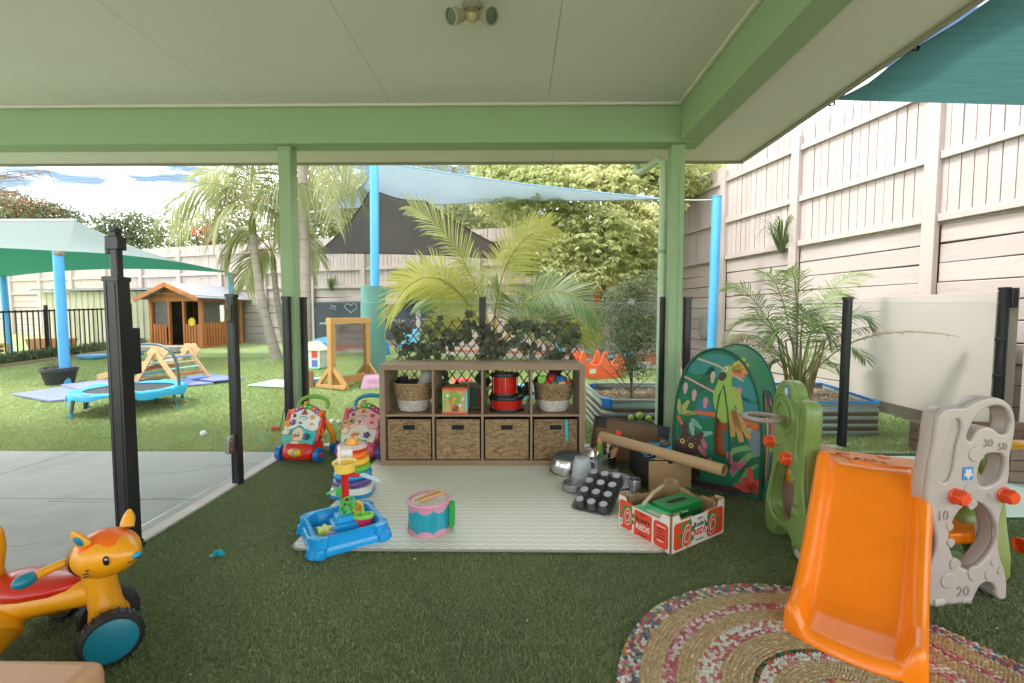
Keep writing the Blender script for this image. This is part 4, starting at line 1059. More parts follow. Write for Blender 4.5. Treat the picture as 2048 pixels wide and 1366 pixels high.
pb('header', (-W_ / 2, 0.045, HE - 0.02), (W_, 0.04, 0.10)); pb('header', (-0.045, D_ / 2, HE - 0.02), (0.04, D_, 0.10))
DARKW = mat('dark interior wall', (0.045, 0.035, 0.028), 0.7, var=0.25, scale=9)  # back and side walls coloured near-black for a dark interior
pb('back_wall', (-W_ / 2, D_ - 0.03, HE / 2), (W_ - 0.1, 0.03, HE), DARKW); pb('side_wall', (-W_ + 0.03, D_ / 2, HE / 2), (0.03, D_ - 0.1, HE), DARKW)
pb('window_mesh', (-W_ + 0.36, 0.07, 0.87), (0.44, 0.008, 0.60), mat('window mesh grey', '#6e6560', 0.6, var=0.15), bevel=0); pb('window_mesh', (-0.07, 0.40, 0.90), (0.008, 0.55, 0.54), mat('window mesh dark', '#5b5552', 0.5), bevel=0); pb('window_mesh', (-0.07, 1.0, 0.90), (0.008, 0.48, 0.54), mat('window mesh dark', '#5b5552'), bevel=0)
pb('floor', (-W_ / 2, D_ / 2, 0.03), (W_, D_, 0.05)); pb('bench', (-W_ / 2 - 0.1, 0.9, 0.2), (0.6, 0.4, 0.32), mat('cubby bench dark', '#2e2a2e', 0.7))
slope_a = math.atan2(HP - HE, W_ / 2 + 0.16)
ROOFG = mat('grey roof felt', '#8a8c90', 0.8, var=0.08, bump=0.3, bscale=60)
for s_ in (-1, 1):
    M = trm(-W_ / 2, D_ / 2, HP) @ rotm('Y', s_ * slope_a)
    q = MB(); hw = (W_ / 2 + 0.16) / math.cos(slope_a); q.box((s_ * hw / 2, -0.02, 0.0), (hw, D_ + 0.36, 0.035), M); q.build('roof', ROOFG, th, bevel=0.004)
    q = MB(); q.box((s_ * hw / 2, -D_ / 2 - 0.22, -0.035), (hw + 0.02, 0.03, 0.11), M); q.build('barge_board', CEDAR, th, bevel=0.003)
q = MB(); q.prism([(-W_ / 2, HE - 0.0), (0, HP - 0.04), (W_ / 2, HE - 0.0)], -0.015, 0.015, trm(-W_ / 2, 0.045, 0) @ rotm('X', R(90))); q.build('gable', CEDAR, th)
q = MB(); q.lathe([(0.0, 0), (0.09, 0)], 16, trm(-0.30, 0.02, 0.66) @ rotm('X', R(90))); q.torus((0, 0, 0), 0.09, 0.015, 18, 6, trm(-0.30, 0.02, 0.66) @ rotm('X', R(90))); q.build('steering_wheel', mat('yellow plastic', '#e6c52c', 0.35), th)
# ---- black plant tub
p = lw(95, 772); TUB = mat('tub plastic dark', '#33333a', 0.55, var=0.1)
t = thing('plant_tub', 'dark round plant tub by the near blue canopy pole', 'plant pot', (p.x, p.y + 0.18, p.z - 0.01))
q = MB(); q.lathe([(0.0, 0.0), (0.14, 0.0), (0.155, 0.01), (0.20, 0.20), (0.205, 0.205), (0.215, 0.21), (0.215, 0.255), (0.205, 0.26), (0.195, 0.25), (0.19, 0.2), (0, 0.19)], 36); q.build('tub', TUB, t)
b = MB(); rr = random.Random(3)
for i in range(60):
    a = rr.uniform(0, 6.28); l_n = rr.uniform(0.08, 0.22); e = Vector((0.20 * math.cos(a) * rr.uniform(0.2, 1.2), 0.2 * math.sin(a) * rr.uniform(0.2, 1.2), 0.2 + l_n))
    b.tube([(0.1 * math.cos(a) * rr.random(), 0.1 * math.sin(a), 0.19), e * 0.7 + Vector((0, 0, 0.1)), e], [0.003, 0.002, 0.001], n=4, tone=rr.random())
b.build('stems', leafmat('scraggy plant', (0.18, 0.19, 0.09), (0.36, 0.33, 0.22)), t)
# ---- trampoline
TBL = mat('trampoline blue vinyl', '#29aee0', 0.45, var=0.08, scale=5, bump=0.4, bscale=14); TGR = mat('trampoline grey steel', '#56636d', 0.4, var=0.1)
tt = thing('trampoline', 'small round trampoline with torn blue pad and grab bar', 'trampoline', (-4.50, 5.20, lz_(5.2)), 0)
q = MB(); q.torus((0, 0, 0.225), 0.52, 0.016, 40, 8); q.build('rim', TGR, tt)
q = MB(); q.lathe([(0, 0.215), (0.25, 0.22), (0.44, 0.23)], 36); q.build('jumping_mat', mat('trampoline mat', (0.03, 0.03, 0.035), 0.7), tt)
n = 60; rings = [[], [], [], [], []]
for i in range(n):
    a = 2 * math.pi * i / n; w_ = 0.012 * math.sin(5 * a) + 0.008 * math.sin(13 * a + 1)
    dp = 0.05 + 0.025 * math.sin(3 * a + 2.2) + 0.02 * math.sin(7 * a)
    if 3.6 < a < 4.3: dp += 0.07 * math.sin((a - 3.6) / 0.7 * math.pi)
    for k, (r_, z) in enumerate(((0.41, 0.236), (0.47, 0.248 + w_), (0.53, 0.246 + w_), (0.545, 0.225), (0.54, 0.225 - dp))): rings[k].append((r_ * math.cos(a), r_ * math.sin(a), z))
q = MB(); q.loft(rings, caps=False); pdm = q.build('pad', TBL, tt, sharp=70)
q = MB(); q.box((0, 0, 0), (0.13, 0.004, 0.06), trm(-0.375, -0.405, 0.19) @ rotm('Z', R(-43)) @ rotm('X', 0.1)); q.build('warning_label', mat('paper label', '#c9c6bd', 0.7, var=0.15, scale=30), pdm)
for k in range(6):
    a = R(-120 + 60 * k); c_, s_ = math.cos(a), math.sin(a)
    q = MB(); q.tube([(0.49 * c_, 0.49 * s_, 0.21), (0.515 * c_, 0.515 * s_, 0.11), (0.53 * c_, 0.53 * s_, 0.02)], 0.016, n=10); lg = q.build('leg', TGR, tt)
    q = MB(); q.cyl((0.53 * c_, 0.53 * s_, 0.0), (0.53 * c_, 0.53 * s_, 0.03), 0.024, n=12); q.build('foot', TBL, lg)
h0, h1 = Vector((0.52 * math.cos(R(8)), 0.52 * math.sin(R(8)), 0.23)), Vector((0.52 * math.cos(R(135)), 0.52 * math.sin(R(135)), 0.23))
q = MB(); P = []
for i in range(25):
    f = i / 24; p_ = h0.lerp(h1, 0.5 - 0.5 * math.copysign(abs(math.cos(math.pi * f)) ** 0.7, math.cos(math.pi * f))); P.append(p_ + Vector((0, 0, 0.50 * abs(math.sin(math.pi * f)) ** 0.62)))
q.tube(P, 0.016, n=8); q.build('grab_bar', TGR, tt)
for a in (R(-95), R(-45), R(-25)):
    q = MB(); q.box((0.52 * math.cos(a), 0.52 * math.sin(a), 0.13), (0.03, 0.012, 0.07)); q.build('strap', BLK, tt)
# ---- soft mats on the lawn
MATP = mat('violet blue mat vinyl', '#7f86c4', 0.55, var=0.05, scale=3)
def lawn_mat(label, pts, m=MATP, h=0.022, name='gym_mat', grp='blue gym mats on the lawn', lift=0.0):
    P = [lw(*q) for q in pts]; c = sum(P, Vector()) / 4
    q = MB(); V_ = [(p.x - c.x, p.y - c.y, lawn_z(0, p.y) - c.z + 0.004 + lift) for p in P]
    q.add(V_ + [(x, y, z + h) for x, y, z in V_], [(3, 2, 1, 0), (4, 5, 6, 7), (0, 1, 5, 4), (1, 2, 6, 5), (2, 3, 7, 6), (3, 0, 4, 7)])
    o = q.build(name, m, bevel=0.004); o.location = c
    return tag(o, label, 'mat', grp)
lawn_mat('leftmost violet gym mat, lying in front of the others', [(25, 791), (100, 805), (211, 795), (126, 777)])
lawn_mat('violet gym mat under the foot of the wooden slide', [(160, 785), (262, 775), (225, 764), (122, 776)], lift=0.024)
lawn_mat('violet gym mat under the climbing frame', [(300, 779), (428, 769), (366, 761), (262, 765)])
lawn_mat('rightmost violet gym mat behind the climbing frame', [(425, 768), (489, 762), (416, 753), (366, 760)], lift=0.024)
lawn_mat('pale cyan mat lying left of the left column', [(495, 772), (566, 776), (590, 765), (553, 760)], mat('pale cyan mat', '#bfe0e4', 0.6), name='play_mat', grp=None, h=0.012)
# ---- wooden climbing frame with slide
c0 = lw(345, 765)
tw = thing('climbing_frame', 'pale wooden toddler climbing triangle with slide and cloud shaped tops', 'climbing frame', (c0.x, c0.y, lz_(c0.y) + 0.02), R(-12))
HT = at(345, 702, c0.y).z - c0.z
RUNG = [mat('rung ' + n_m, c_, 0.5) for n_m, c_ in (('blue', '#7fa6d6'), ('red', '#d65a3c'), ('mint', '#a9d6cc'), ('wood', '#d8b283'))]
for s_, yy in ((0, -0.26), (1, 0.26)):
    for x1 in (-0.36, 0.40):
        q = MB(); q.box((0, 0, 0), (0.075, 0.022, math.hypot(x1, HT)), trm(x1 / 2, yy + (0.012 if x1 > 0 else -0.012), HT / 2) @ rotm('Y', math.atan2(-x1, HT))); q.build('leg', PINE, tw, bevel=0.004)
    cl = [(0.17 * math.cos(a) * (1 + 0.10 * math.cos(6 * a)), 0.11 * math.sin(a) * (1 + 0.10 * math.cos(6 * a))) for a in [2 * math.pi * i / 48 for i in range(48)]]
    me = plate_mesh('top_plate', [cl], 0.02, PINE, 0.004); put('top_plate', me, tw, xz((0.02, yy + 0.04, HT - 0.02)))
for k in range(5):
    f = 0.2 + 0.17 * k
    for x1, ci in ((0.40, k), (-0.36, k + 1)):
        q = MB(); q.cyl((x1 * f, -0.25, HT * (1 - f)), (x1 * f, 0.25, HT * (1 - f)), 0.014, n=10); q.build('rung', RUNG[(ci * 7) % 4], tw)
sl0, sl1 = Vector((-0.12, 0, HT * 0.62)), Vector((-1.18, 0, 0.03)); dd = sl1 - sl0
Ms = trm(*((sl0 + sl1) / 2)) @ rotm('Y', -math.atan2(dd.z, dd.x) + math.pi)
q = MB(); q.box((0, 0, 0), (dd.length, 0.34, 0.015), Ms); q.build('slide_board', PINE, tw)
for y_ in (-0.18, 0.18):
    q = MB(); q.box((0, y_, 0.02), (dd.length, 0.02, 0.09), Ms); q.build('slide_rail', PINE, tw, bevel=0.004)
# ---- standing mirror in a pine frame
ml, mr = Vector((lw(660, 778).x, lw(660, 778).y, 0)), Vector((lw(738, 760).x, lw(738, 760).y, 0))
aM = math.atan2(mr.y - ml.y, mr.x - ml.x); Lm = (mr - ml).length
tm = thing('standing_mirror', 'garden mirror in an orange pine frame beside the padded pole', 'mirror', (ml.x, ml.y, lz_(6.6)), aM)
FR = mat('orange pine', '#cf9a5e', 0.55, var=0.10, scale=6, rand=0.05, stretch=(0.4, 1, 0.4))
Hm = at(660, 648, ml.y).z - lz_(6.6)
def mb_(name, c, d, m=FR, M=None, bev=0.004): q = MB(); q.box(c, d, M); return q.build(name, m, tm, bevel=bev)
mb_('upright', (0.04, 0, Hm / 2), (0.085, 0.075, Hm)); mb_('upright', (Lm - 0.04, 0, Hm / 2), (0.085, 0.075, Hm)); mb_('top_rail', (Lm / 2, -0.002, Hm + 0.04), (Lm + 0.01, 0.09, 0.085)); mb_('bottom_rail', (Lm / 2, 0, 0.09), (Lm - 0.17, 0.07, 0.11))
mirm = mat('mirror silver', (0.85, 0.87, 0.86), 0.03, metal=1.0, var=0.0)
mb_('mirror_pane', (Lm / 2, 0.0, Hm / 2 + 0.06), (Lm - 0.172, 0.012, Hm - 0.15), mirm, bev=0)
for x in (0.04, Lm - 0.04):
    mb_('foot', (x, 0, 0.025), (0.08, 0.56, 0.05))
    for s_ in (-1, 1):
        q = MB(); q.box((0, 0, 0), (0.05, 0.05, 0.33), trm(x, s_ * 0.14, 0.16) @ rotm('X', s_ * 0.75)); q.build('brace', FR, tm, bevel=0.003)
# ---- step stools
def stool(label, loc, col, nm, s=1.0, rz=0.2):
    t = thing('step_stool', label, 'stool', loc, rz); m = mat('stool ' + nm, col, 0.4)
    q = MB(); V_ = []
    for (a, b_, z) in ((0.17, 0.13, 0), (0.125, 0.095, 0.17), (0.118, 0.088, 0.178)): V_.append([(x * s, y * s, z * s) for x, y in rrect(-a, -b_, a, b_, 0.03)])
    q.loft(V_); q.build('body', m, t)
    for x in (-0.07, -0.03, 0.01, 0.05):
        q = MB(); q.box((x * s + 0.01, -0.113 * s, 0.08 * s), (0.008, 0.006, 0.12 * s), trm(0, 0, 0)); q.build('rib', m, t)
    return t
p = lw(742, 776); stool('pink step stool in front of the green padded pole', (p.x, p.y + 0.12, p.z - 0.01), '#dda9cb', 'pink')
stool('red step stool standing on the lawn behind the shelf', (-0.75, 6.15, lz_(6.15)), '#e0574c', 'red')
stool('light blue step stool standing on the lawn behind the shelf', (0.1, 5.75, lz_(5.75)), '#8cc9dc', 'blue')
# ---- chalkboards on the back wall
CHALK = mat('chalk white', '#c9cdd0', 0.95, var=0.2, scale=40)
def chalkboard(label, x0, x1, y0, y1, marks):
    a = back_pt(x0, (y0 + y1) / 2, 0.03); b_ = back_pt(x1, (y0 + y1) / 2, 0.03); zt_ = back_pt(x0, y0, 0.03).z; zb_ = back_pt(x0, y1, 0.03).z
    L_ = (b_ - a).length
    t = thing('chalkboard', label, 'chalkboard', (a.x, a.y, zb_), aB)
    H_ = zt_ - zb_
    bm = mat('chalkboard paint', '#43494f', 0.85, var=0.14, scale=3.5, dirt=0.0)
    q = MB(); q.box((L_ / 2, 0, H_ / 2), (L_, 0.02, H_)); q.build('board', bm, t)
    for P, r_ in marks:
        q = MB(); q.tube([(u * L_, -0.012, v * H_) for u, v in P], r_, n=5); q.build('chalk_mark', CHALK, t)
    return t
rr = random.Random(12)
heart = [(0.80 + 0.0075 * 16 * math.sin(a) ** 3, 0.84 + 0.0085 * (13 * math.cos(a) - 5 * math.cos(2 * a) - 2 * math.cos(3 * a) - math.cos(4 * a))) for a in [2 * math.pi * i / 30 for i in range(31)]]
scrib = [[(rr.uniform(0.25, 0.9) if k == 0 else 0, 0) for k in range(1)] for _ in range(0)]
def scr(cx, cy, w, h, n): return [(cx + w * rr.uniform(-1, 1), cy + h * rr.uniform(-1, 1)) for _ in range(n)]
chalkboard('dark chalkboard with a chalked heart left of the padded pole', 622, 724, 604, 677, [(heart, 0.006), (scr(0.48, 0.85, 0.10, 0.09, 9), 0.004), (scr(0.6, 0.5, 0.3, 0.05, 26), 0.004), (scr(0.5, 0.42, 0.35, 0.05, 22), 0.003), (scr(0.1, 0.75, 0.03, 0.05, 5), 0.004)])
cb2 = chalkboard('dark chalkboard under the hedge strip right of the padded pole', 768, 866, 609, 679, [(scr(0.35, 0.5, 0.2, 0.1, 12), 0.004), (scr(0.7, 0.55, 0.2, 0.06, 12), 0.003)])
a = back_pt(800, 600, 0.05); b_ = back_pt(866, 600, 0.05); g = np.random.default_rng(9); u = g.uniform(0, 1, (2600, 3))
P = np.stack([a.x + (b_.x - a.x) * u[:, 0], a.y + (b_.y - a.y) * u[:, 0] - 0.08 * u[:, 1], a.z - 0.10 + 0.21 * u[:, 2]], 1)
o = leaf_faces('hedge_strip', None, P, g.normal(size=(2600, 3)), 0.05, 0.025, leafmat('fake hedge leaf', (0.05, 0.12, 0.05), (0.14, 0.26, 0.11)), 10); tag(o, 'strip of fake green hedge above the right chalkboard', 'hedge', kind='stuff')
# ---- mulch beds
MUL = mat('orange mulch', '#b5714f', 0.95, var=0.3, scale=22, bump=0.9, bscale=60)
def bed(name, poly, z, label):
    q = MB(); q.prism(poly, -0.1, 0.05); o = q.build(name, MUL, smooth=False); o.location = (0, 0, z)
    g = np.random.default_rng(3); n = 2200; xs0 = [p_[0] for p_ in poly]; ys0 = [p_[1] for p_ in poly]
    P = np.stack([g.uniform(min(xs0), max(xs0), n), g.uniform(min(ys0), max(ys0), n), np.full(n, z + 0.05)], 1)
    def inside(x, y):
        c = False
        for i in range(len(poly)):
            x1, y1_ = poly[i]; x2, y2_ = poly[i - 1]
            if (y1_ > y) != (y2_ > y) and x < (x2 - x1) * (y - y1_) / (y2_ - y1_) + x1: c = not c
        return c
    P = P[[inside(p_[0], p_[1]) for p_ in P]]
    ch = leaf_faces('mulch_chips', o, P - np.array([0, 0, z]), g.normal(size=(len(P), 3)) * np.array([1, 1, 0.25]), 0.07, 0.022, leafmat('mulch chip', (0.22, 0.10, 0.06), (0.55, 0.30, 0.19), 0.9, 0.0), 4); ch['kind'] = 'stuff'
    return struct(o)
bed('mulch_bed_ground', [(-1.8, 10.85), (-1.6, 10.1), (0.9, 9.4), (2.4, 8.3), (3.0, 7.2), (3.55, 7.4), (3.1, 9.4)], 0.235, '')
EDG = mat('pale edging', '#b9b6af')
for a_, b_ in (((-1.6, 10.1), (0.9, 9.4)), ((0.9, 9.4), (2.4, 8.3)), ((2.4, 8.3), (3.0, 7.2))):
    d = math.hypot(b_[0] - a_[0], b_[1] - a_[1]); q = MB(); q.box((0, 0, 0), (d + 0.05, 0.09, 0.12)); o = q.build('bed_kerb', EDG, bevel=0.006); o.matrix_basis = trm((a_[0] + b_[0]) / 2, (a_[1] + b_[1]) / 2 - 0.05, lawn_z(0, (a_[1] + b_[1]) / 2) + 0.0) @ rotm('Z', math.atan2(b_[1] - a_[1], b_[0] - a_[0])); struct(o)
# ---- corrugated planters
CORR = mat('zincalume', (0.42, 0.47, 0.45), 0.5, metal=0.25, var=0.06, scale=4); TAPE = mat('blue tape', '#1f86d6', 0.5); STRAW = leafmat('straw mulch', (0.28, 0.20, 0.12), (0.62, 0.50, 0.36), 0.8, 0.1); SOIL = mat('potting soil', '#6e5946', 0.95, bump=0.8, bscale=50, var=0.25, scale=20)
def planter(label, poly, H_, zb_, rim, soil_z, nm='raised_bed'):
    t = thing(nm, label, 'planter', (0, 0, zb_))
    k = len(poly)
    for i in range(k):
        a_, b_ = Vector(poly[i] + (0,)), Vector(poly[(i + 1) % k] + (0,)); d = (b_ - a_); nn = Vector((d.y, -d.x, 0)).normalized()
        rows = []; N = 40
        for j in range(N + 1):
            z = H_ * j / N; off = 0.007 * math.sin(2 * math.pi * j / N * (H_ / 0.068)); rows.append((a_ + nn * off + Vector((0, 0, z)), b_ + nn * off + Vector((0, 0, z))))
        q = MB(); q.add([p_ for r_ in rows for p_ in r_], [(2 * j, 2 * j + 1, 2 * j + 3, 2 * j + 2) for j in range(N)]); o = q.build('side_sheet', CORR, t, sharp=80)
        sd = o.modifiers.new('thickness', 'SOLIDIFY'); sd.thickness = 0.003
        q = MB(); q.tube([a_ + Vector((0, 0, H_)), b_ + Vector((0, 0, H_))], 0.011, n=8, mi=0); q.build('rim', rim, t)
    q = MB(); q.prism(poly, 0.0, soil_z); q.build('soil', SOIL, t)
    g = np.random.default_rng(8); xs0 = [p_[0] for p_ in poly]; ys0 = [p_[1] for p_ in poly]; n = 3800
    P = np.stack([g.uniform(min(xs0) + 0.04, max(xs0) - 0.04, n), g.uniform(min(ys0) + 0.04, max(ys0) - 0.04, n), np.full(n, soil_z + 0.003)], 1)
    def inside(x, y):
        c = False
        for i in range(k):
            x1, y1_ = poly[i]; x2, y2_ = poly[i - 1]
            if (y1_ > y) != (y2_ > y) and x < (x2 - x1) * (y - y1_) / (y2_ - y1_) + x1: c = not c
        return c
    P = P[[inside(p_[0], p_[1]) for p_ in P]]
    o = leaf_faces('straw', t, P, g.normal(size=(len(P), 3)) * np.array([1, 1, 0.3]), 0.07, 0.008, STRAW, 11); o['kind'] = 'stuff'
    return t
pl1 = planter('corrugated steel raised bed with straw around a shrub', [(0.76, 4.12), (0.86, 3.99), (1.95, 3.99), (2.05, 4.12), (2.05, 4.85), (1.95, 4.98), (0.84, 4.98), (0.74, 4.85)], 0.35, 0.0, CORR, 0.28)
for x, y, w_ in ((0.81, 4.045, 0.10), (0.80, 4.93, 0.08), (1.72, 4.98, 0.12)):
    q = MB(); q.box((x, y - 0.012, 0.315), (w_, 0.035, 0.09), trm(x, y, 0) @ rotm('Z', R(-40) if y < 4.5 and x < 1 else 0) @ trm(-x, -y, 0)); q.build('tape_patch', TAPE, pl1, bevel=0.01)
planter('corrugated steel planter with a blue taped rim at the right', [(2.36, 4.16), (3.32, 4.18), (3.58, 5.35), (2.40, 5.33)], 0.30, 0.0, TAPE, 0.24, 'blue_rimmed_planter')
# ---- rockers and other plastic toys on the lawn
ORP = mat('orange rocker plastic', '#f2693a', 0.38); LBP = mat('light blue plastic', '#6cc7e6', 0.38); LIME = mat('lime plastic', '#a8cf3c', 0.4)
p = lw(1205, 757)
t = thing('rocker', 'orange two seat rocking toy beyond the steel raised bed', 'rocker', (p.x, p.y + 0.15, p.z - 0.01), R(18))
out = [(-0.40, 0.42), (-0.36, 0.44), (-0.30, 0.28), (-0.20, 0.23), (-0.10, 0.24), (-0.02, 0.42), (0.02, 0.43), (0.08, 0.26), (0.18, 0.22), (0.28, 0.24), (0.36, 0.34), (0.42, 0.36), (0.46, 0.30), (0.42, 0.18), (0.30, 0.06), (0.12, 0.005), (-0.10, 0.005), (-0.30, 0.03), (-0.42, 0.10)]
for y_ in (-0.13, 0.13):
    put('side', plate_mesh('rocker_side', [out], 0.03, ORP, 0.008, smooth_loops=True), t, xz((0, y_, 0)))
q = MB(); q.box((-0.2, 0, 0.20), (0.22, 0.25, 0.04)); q.build('seat', ORP, t, bevel=0.012); q = MB(); q.box((0.18, 0, 0.19), (0.22, 0.25, 0.04)); q.build('seat', ORP, t, bevel=0.012)
q = MB(); q.box((-0.22, -0.150, 0.13), (0.11, 0.004, 0.075)); q.build('sticker', WHITE_P, t)
p = lw(1222, 727)
t = thing('seesaw', 'light blue curved seesaw lying behind the orange rocker', 'seesaw', (p.x, p.y, p.z), R(-5))
P = [(-0.42, 0, 0.20), (-0.25, 0, 0.13), (0, 0, 0.05), (0.25, 0, 0.13), (0.42, 0, 0.22)]
q = MB(); rings = []
for i in range(17):
    c = bez([Vector(x_) for x_ in P], i / 16); rings.append([(c.x, y_, c.z + z_) for y_, z_ in ((-0.10, 0), (0.10, 0), (0.10, 0.05), (0.07, 0.035), (-0.07, 0.035), (-0.10, 0.05))])
q.loft(rings); q.build('body', LBP, t)
for s_ in (-1, 1):
    q = MB(); q.box((s_ * 0.38, 0, 0.25), (0.03, 0.2, 0.06)); q.build('end_grip', LBP, t, bevel=0.008)
p = lw(1182, 703)
t = thing('blue_step', 'light blue plastic step by the mulch bed kerb', 'toy step', (p.x, p.y, p.z), R(30))
q = MB(); q.loft([[(x, -0.25, z) for x, z in ((-0.35, 0), (0.35, 0), (0.30, 0.16), (0.12, 0.30), (-0.1, 0.12), (-0.3, 0.08))], [(x, 0.25, z) for x, z in ((-0.35, 0), (0.35, 0), (0.30, 0.16), (0.12, 0.30), (-0.1, 0.12), (-0.3, 0.08))]]); q.build('body', LBP, t, bevel=0.015)
for k in range(3):
    q = MB(); q.box((0.21, -0.12 + 0.12 * k, 0.25), (0.12, 0.04, 0.012), trm(0.21, 0, 0.25) @ rotm('Y', 0.65) @ trm(-0.21, 0, -0.25)); q.build('tread', mat('mid blue plastic', '#2f9ccb', 0.4), t)
p = lw(830, 700)
t = thing('blue_ride_on', 'light blue toy car parked on the lawn behind the trellis', 'toy car', (p.x, p.y, p.z), R(20))
q = MB(); q.loft([[(x * s_, y_ * s_, z) for x, y_ in rrect(-0.4, -0.22, 0.4, 0.22, 0.1)] for s_, z in ((1, 0.08), (1, 0.25), (0.8, 0.32), (0.45, 0.5))]); q.build('body', LBP, t)
for x in (-0.25, 0.25):
    for y_ in (-0.23, 0.23):
        q = MB(); q.cyl((x, y_ - 0.03, 0.09), (x, y_ + 0.03, 0.09), 0.09, n=18); q.build('wheel', BLACK_P, t)
p = lw(635, 712)
t = thing('sandpit', 'blue plastic sandpit shell behind the pine framed mirror', 'sandpit', (p.x + 0.5, p.y + 0.4, p.z), 0)
q = MB(); q.lathe([(0.0, 0.05), (0.75, 0.05), (0.85, 0.0), (0.95, 0.02), (0.92, 0.24), (0.88, 0.26), (0.80, 0.25), (0.72, 0.08)], 24, sy=0.6); q.build('tray', mat('sandpit blue', '#3a9fd8', 0.4), t)
q = MB(); q.lathe([(0.90, 0.27), (0.88, 0.31), (0.5, 0.40), (0.0, 0.42)], 24, sy=0.6); q.build('lid', mat('sandpit lid', '#63b7e4', 0.45), t)
# toy house and tower by the mirror
p = lw(625, 735)
t = thing('toy_house', 'small white and red toy house left of the pine framed mirror', 'toy house', (p.x, p.y, p.z), R(-10))
q = MB(); q.box((0.05, 0, 0.16), (0.36, 0.25, 0.32)); q.build('wall', WHITE_P, t, bevel=0.006)
q = MB(); q.prism([(-0.22, 0.0), (0, 0.16), (0.22, 0)], -0.15, 0.15, trm(0.05, 0, 0.32) @ rotm('X', R(90))); q.build('roof', mat('toy cream', '#e6dcc8', 0.5), t)
for x, z, c_ in ((-0.05, 0.09, '#d8402f'), (0.13, 0.09, '#5a6fc0'), (0.13, 0.25, '#d8402f'), (-0.05, 0.25, '#d8402f')):
    q = MB(); q.box((x, -0.130, z), (0.10, 0.012, 0.12)); q.build('window', mat('toy ' + c_, c_, 0.45), t)
t2 = thing('toy_tower', 'small orange toy tower with a round white top', 'toy tower', (p.x - 0.20, p.y - 0.1, p.z), 0)
q = MB(); q.cyl((0, 0, 0), (0, 0, 0.24), 0.075, n=16); q.build('wall', mat('toy orange', '#e8713c', 0.45), t2); q = MB(); q.lathe([(0.09, 0.24), (0.085, 0.28), (0, 0.36)], 16); q.build('roof', mat('toy pale red', '#e79a8c', 0.45), t2)
q = MB(); q.box((0, 0, 0.01), (0.5, 0.4, 0.02)); o = q.build('base_board', mat('toy green', '#8fcf9a', 0.5), t)
# brick tower
p = lw(610, 773)
t = thing('block_tower', 'stack of small terracotta toy bricks beside the left black post', 'toy bricks', (p.x, p.y, p.z), 0.3)
BRK = mat('toy brick clay', '#b98a6e', 0.8, rand=0.12)
q = MB(); q.box((0, 0, 0.016), (0.11, 0.10, 0.030)); bme = q.mesh('brick', BRK, smooth=False)
for k in range(7):
    for s_ in (-1, 1): put('brick', bme, t, trm(s_ * 0.057, 0, k * 0.033) @ rotm('Z', rng.uniform(-0.1, 0.1)))
p = lw(632, 768)
q = MB(); q.box((0, 0, 0.045), (0.22, 0.18, 0.09), taper=0.8); o = q.build('toy_tub', mat('pale blue tub', '#a8cfe6', 0.4), bevel=0.012); o.location = p; o.rotation_euler = (0, 0, 0.5); tag(o, 'small pale blue tub behind the mirror foot', 'toy tub')
# golf balls, toy golf club
GB = mat('white ball', '#dedede', 0.4)
for (x, y, l_) in ((407, 872, 'white ball lying alone on the lawn left of the gate hinge'), (664, 847, 'white ball between the two baby walkers, the left one'), (678, 848, 'white ball between the two baby walkers, the right one')):
    p = lw(x, y); q = MB(); q.sph((0, 0, 0.024), 0.024 if x > 500 else 0.028, 16, 10); o = q.build('ball', GB); o.location = p; tag(o, l_, 'ball')
p = lw(556, 861); e = at(573, 800, p.y + 0.1)
t = thing('toy_golf_club', 'toy golf club with red head leaning outside the glass', 'toy golf club', (0, 0, 0))
q = MB(); q.cyl(p + Vector((0.02, 0, 0.02)), e, 0.006, n=8); q.build('shaft', mat('club shaft', '#6d5c50', 0.5), t); q = MB(); q.box((p.x - 0.02, p.y, p.z + 0.02), (0.08, 0.035, 0.04)); q.build('head', mat('toy red', '#c8402f', 0.4), t, bevel=0.008)
p = lw(657, 852); q = MB(); q.box((0, 0, 0.015), (0.07, 0.035, 0.03)); o = q.build('toy_club_head', mat('toy pale red', '#e79a8c'), bevel=0.008); o.location = p; tag(o, 'pale red toy club head lying on the lawn', 'toy')
# round fruit toys in front of the raised bed
for x, y, r_, l_ in ((1279, 832, 0.032, 'middle and largest green toy fruit before the raised bed'), (1262, 836, 0.026, 'left green toy fruit before the raised bed'), (1297, 838, 0.028, 'right green toy fruit before the raised bed')):
    c = at(x, y, 3.88); q = MB(); q.sph((0, 0, 0), (r_, r_, r_ * 1.1), 18, 12); o = q.build('toy_fruit', mat('lime fruit', '#b5c25c', 0.5, var=0.12, scale=14)); o.location = c; tag(o, l_, 'toy fruit')
q = MB(); cz = at(1280, 838, 3.88).z - 0.03; q.box((at(1280, 838, 3.88).x, 3.89, cz / 2), (0.22, 0.10, cz)); o = q.build('fruit_shelf', mat('weathered sleeper', '#5d564b'), bevel=0.004); tag(o, 'small timber ledge carrying three green toy fruits', 'ledge')
# utility pole and wires beyond the fence
pu = at(940, 350, 32)
t = thing('power_pole', 'timber power pole far behind the trees', 'pole', (pu.x, 32, 0)); q = MB(); q.cyl((0, 0, 0), (0, 0, 13), 0.16, 0.12, n=12); q.build('pole', BARK, t); q = MB(); q.box((0, 0, 12.2), (2.4, 0.12, 0.12)); q.build('cross_arm', BARK, t)
for k in range(3):
    q = MB(); a_ = Vector((-0.9 + 0.9 * k, 0, 12.3)); e_ = Vector((-42, 4, 12.0 - 0.3 * k)); q.tube([bez([a_, (a_ + e_) / 2 - Vector((0, 0, 1.2)), e_], i / 12) for i in range(13)], 0.012, n=4); q.build('wire', BLK, t)

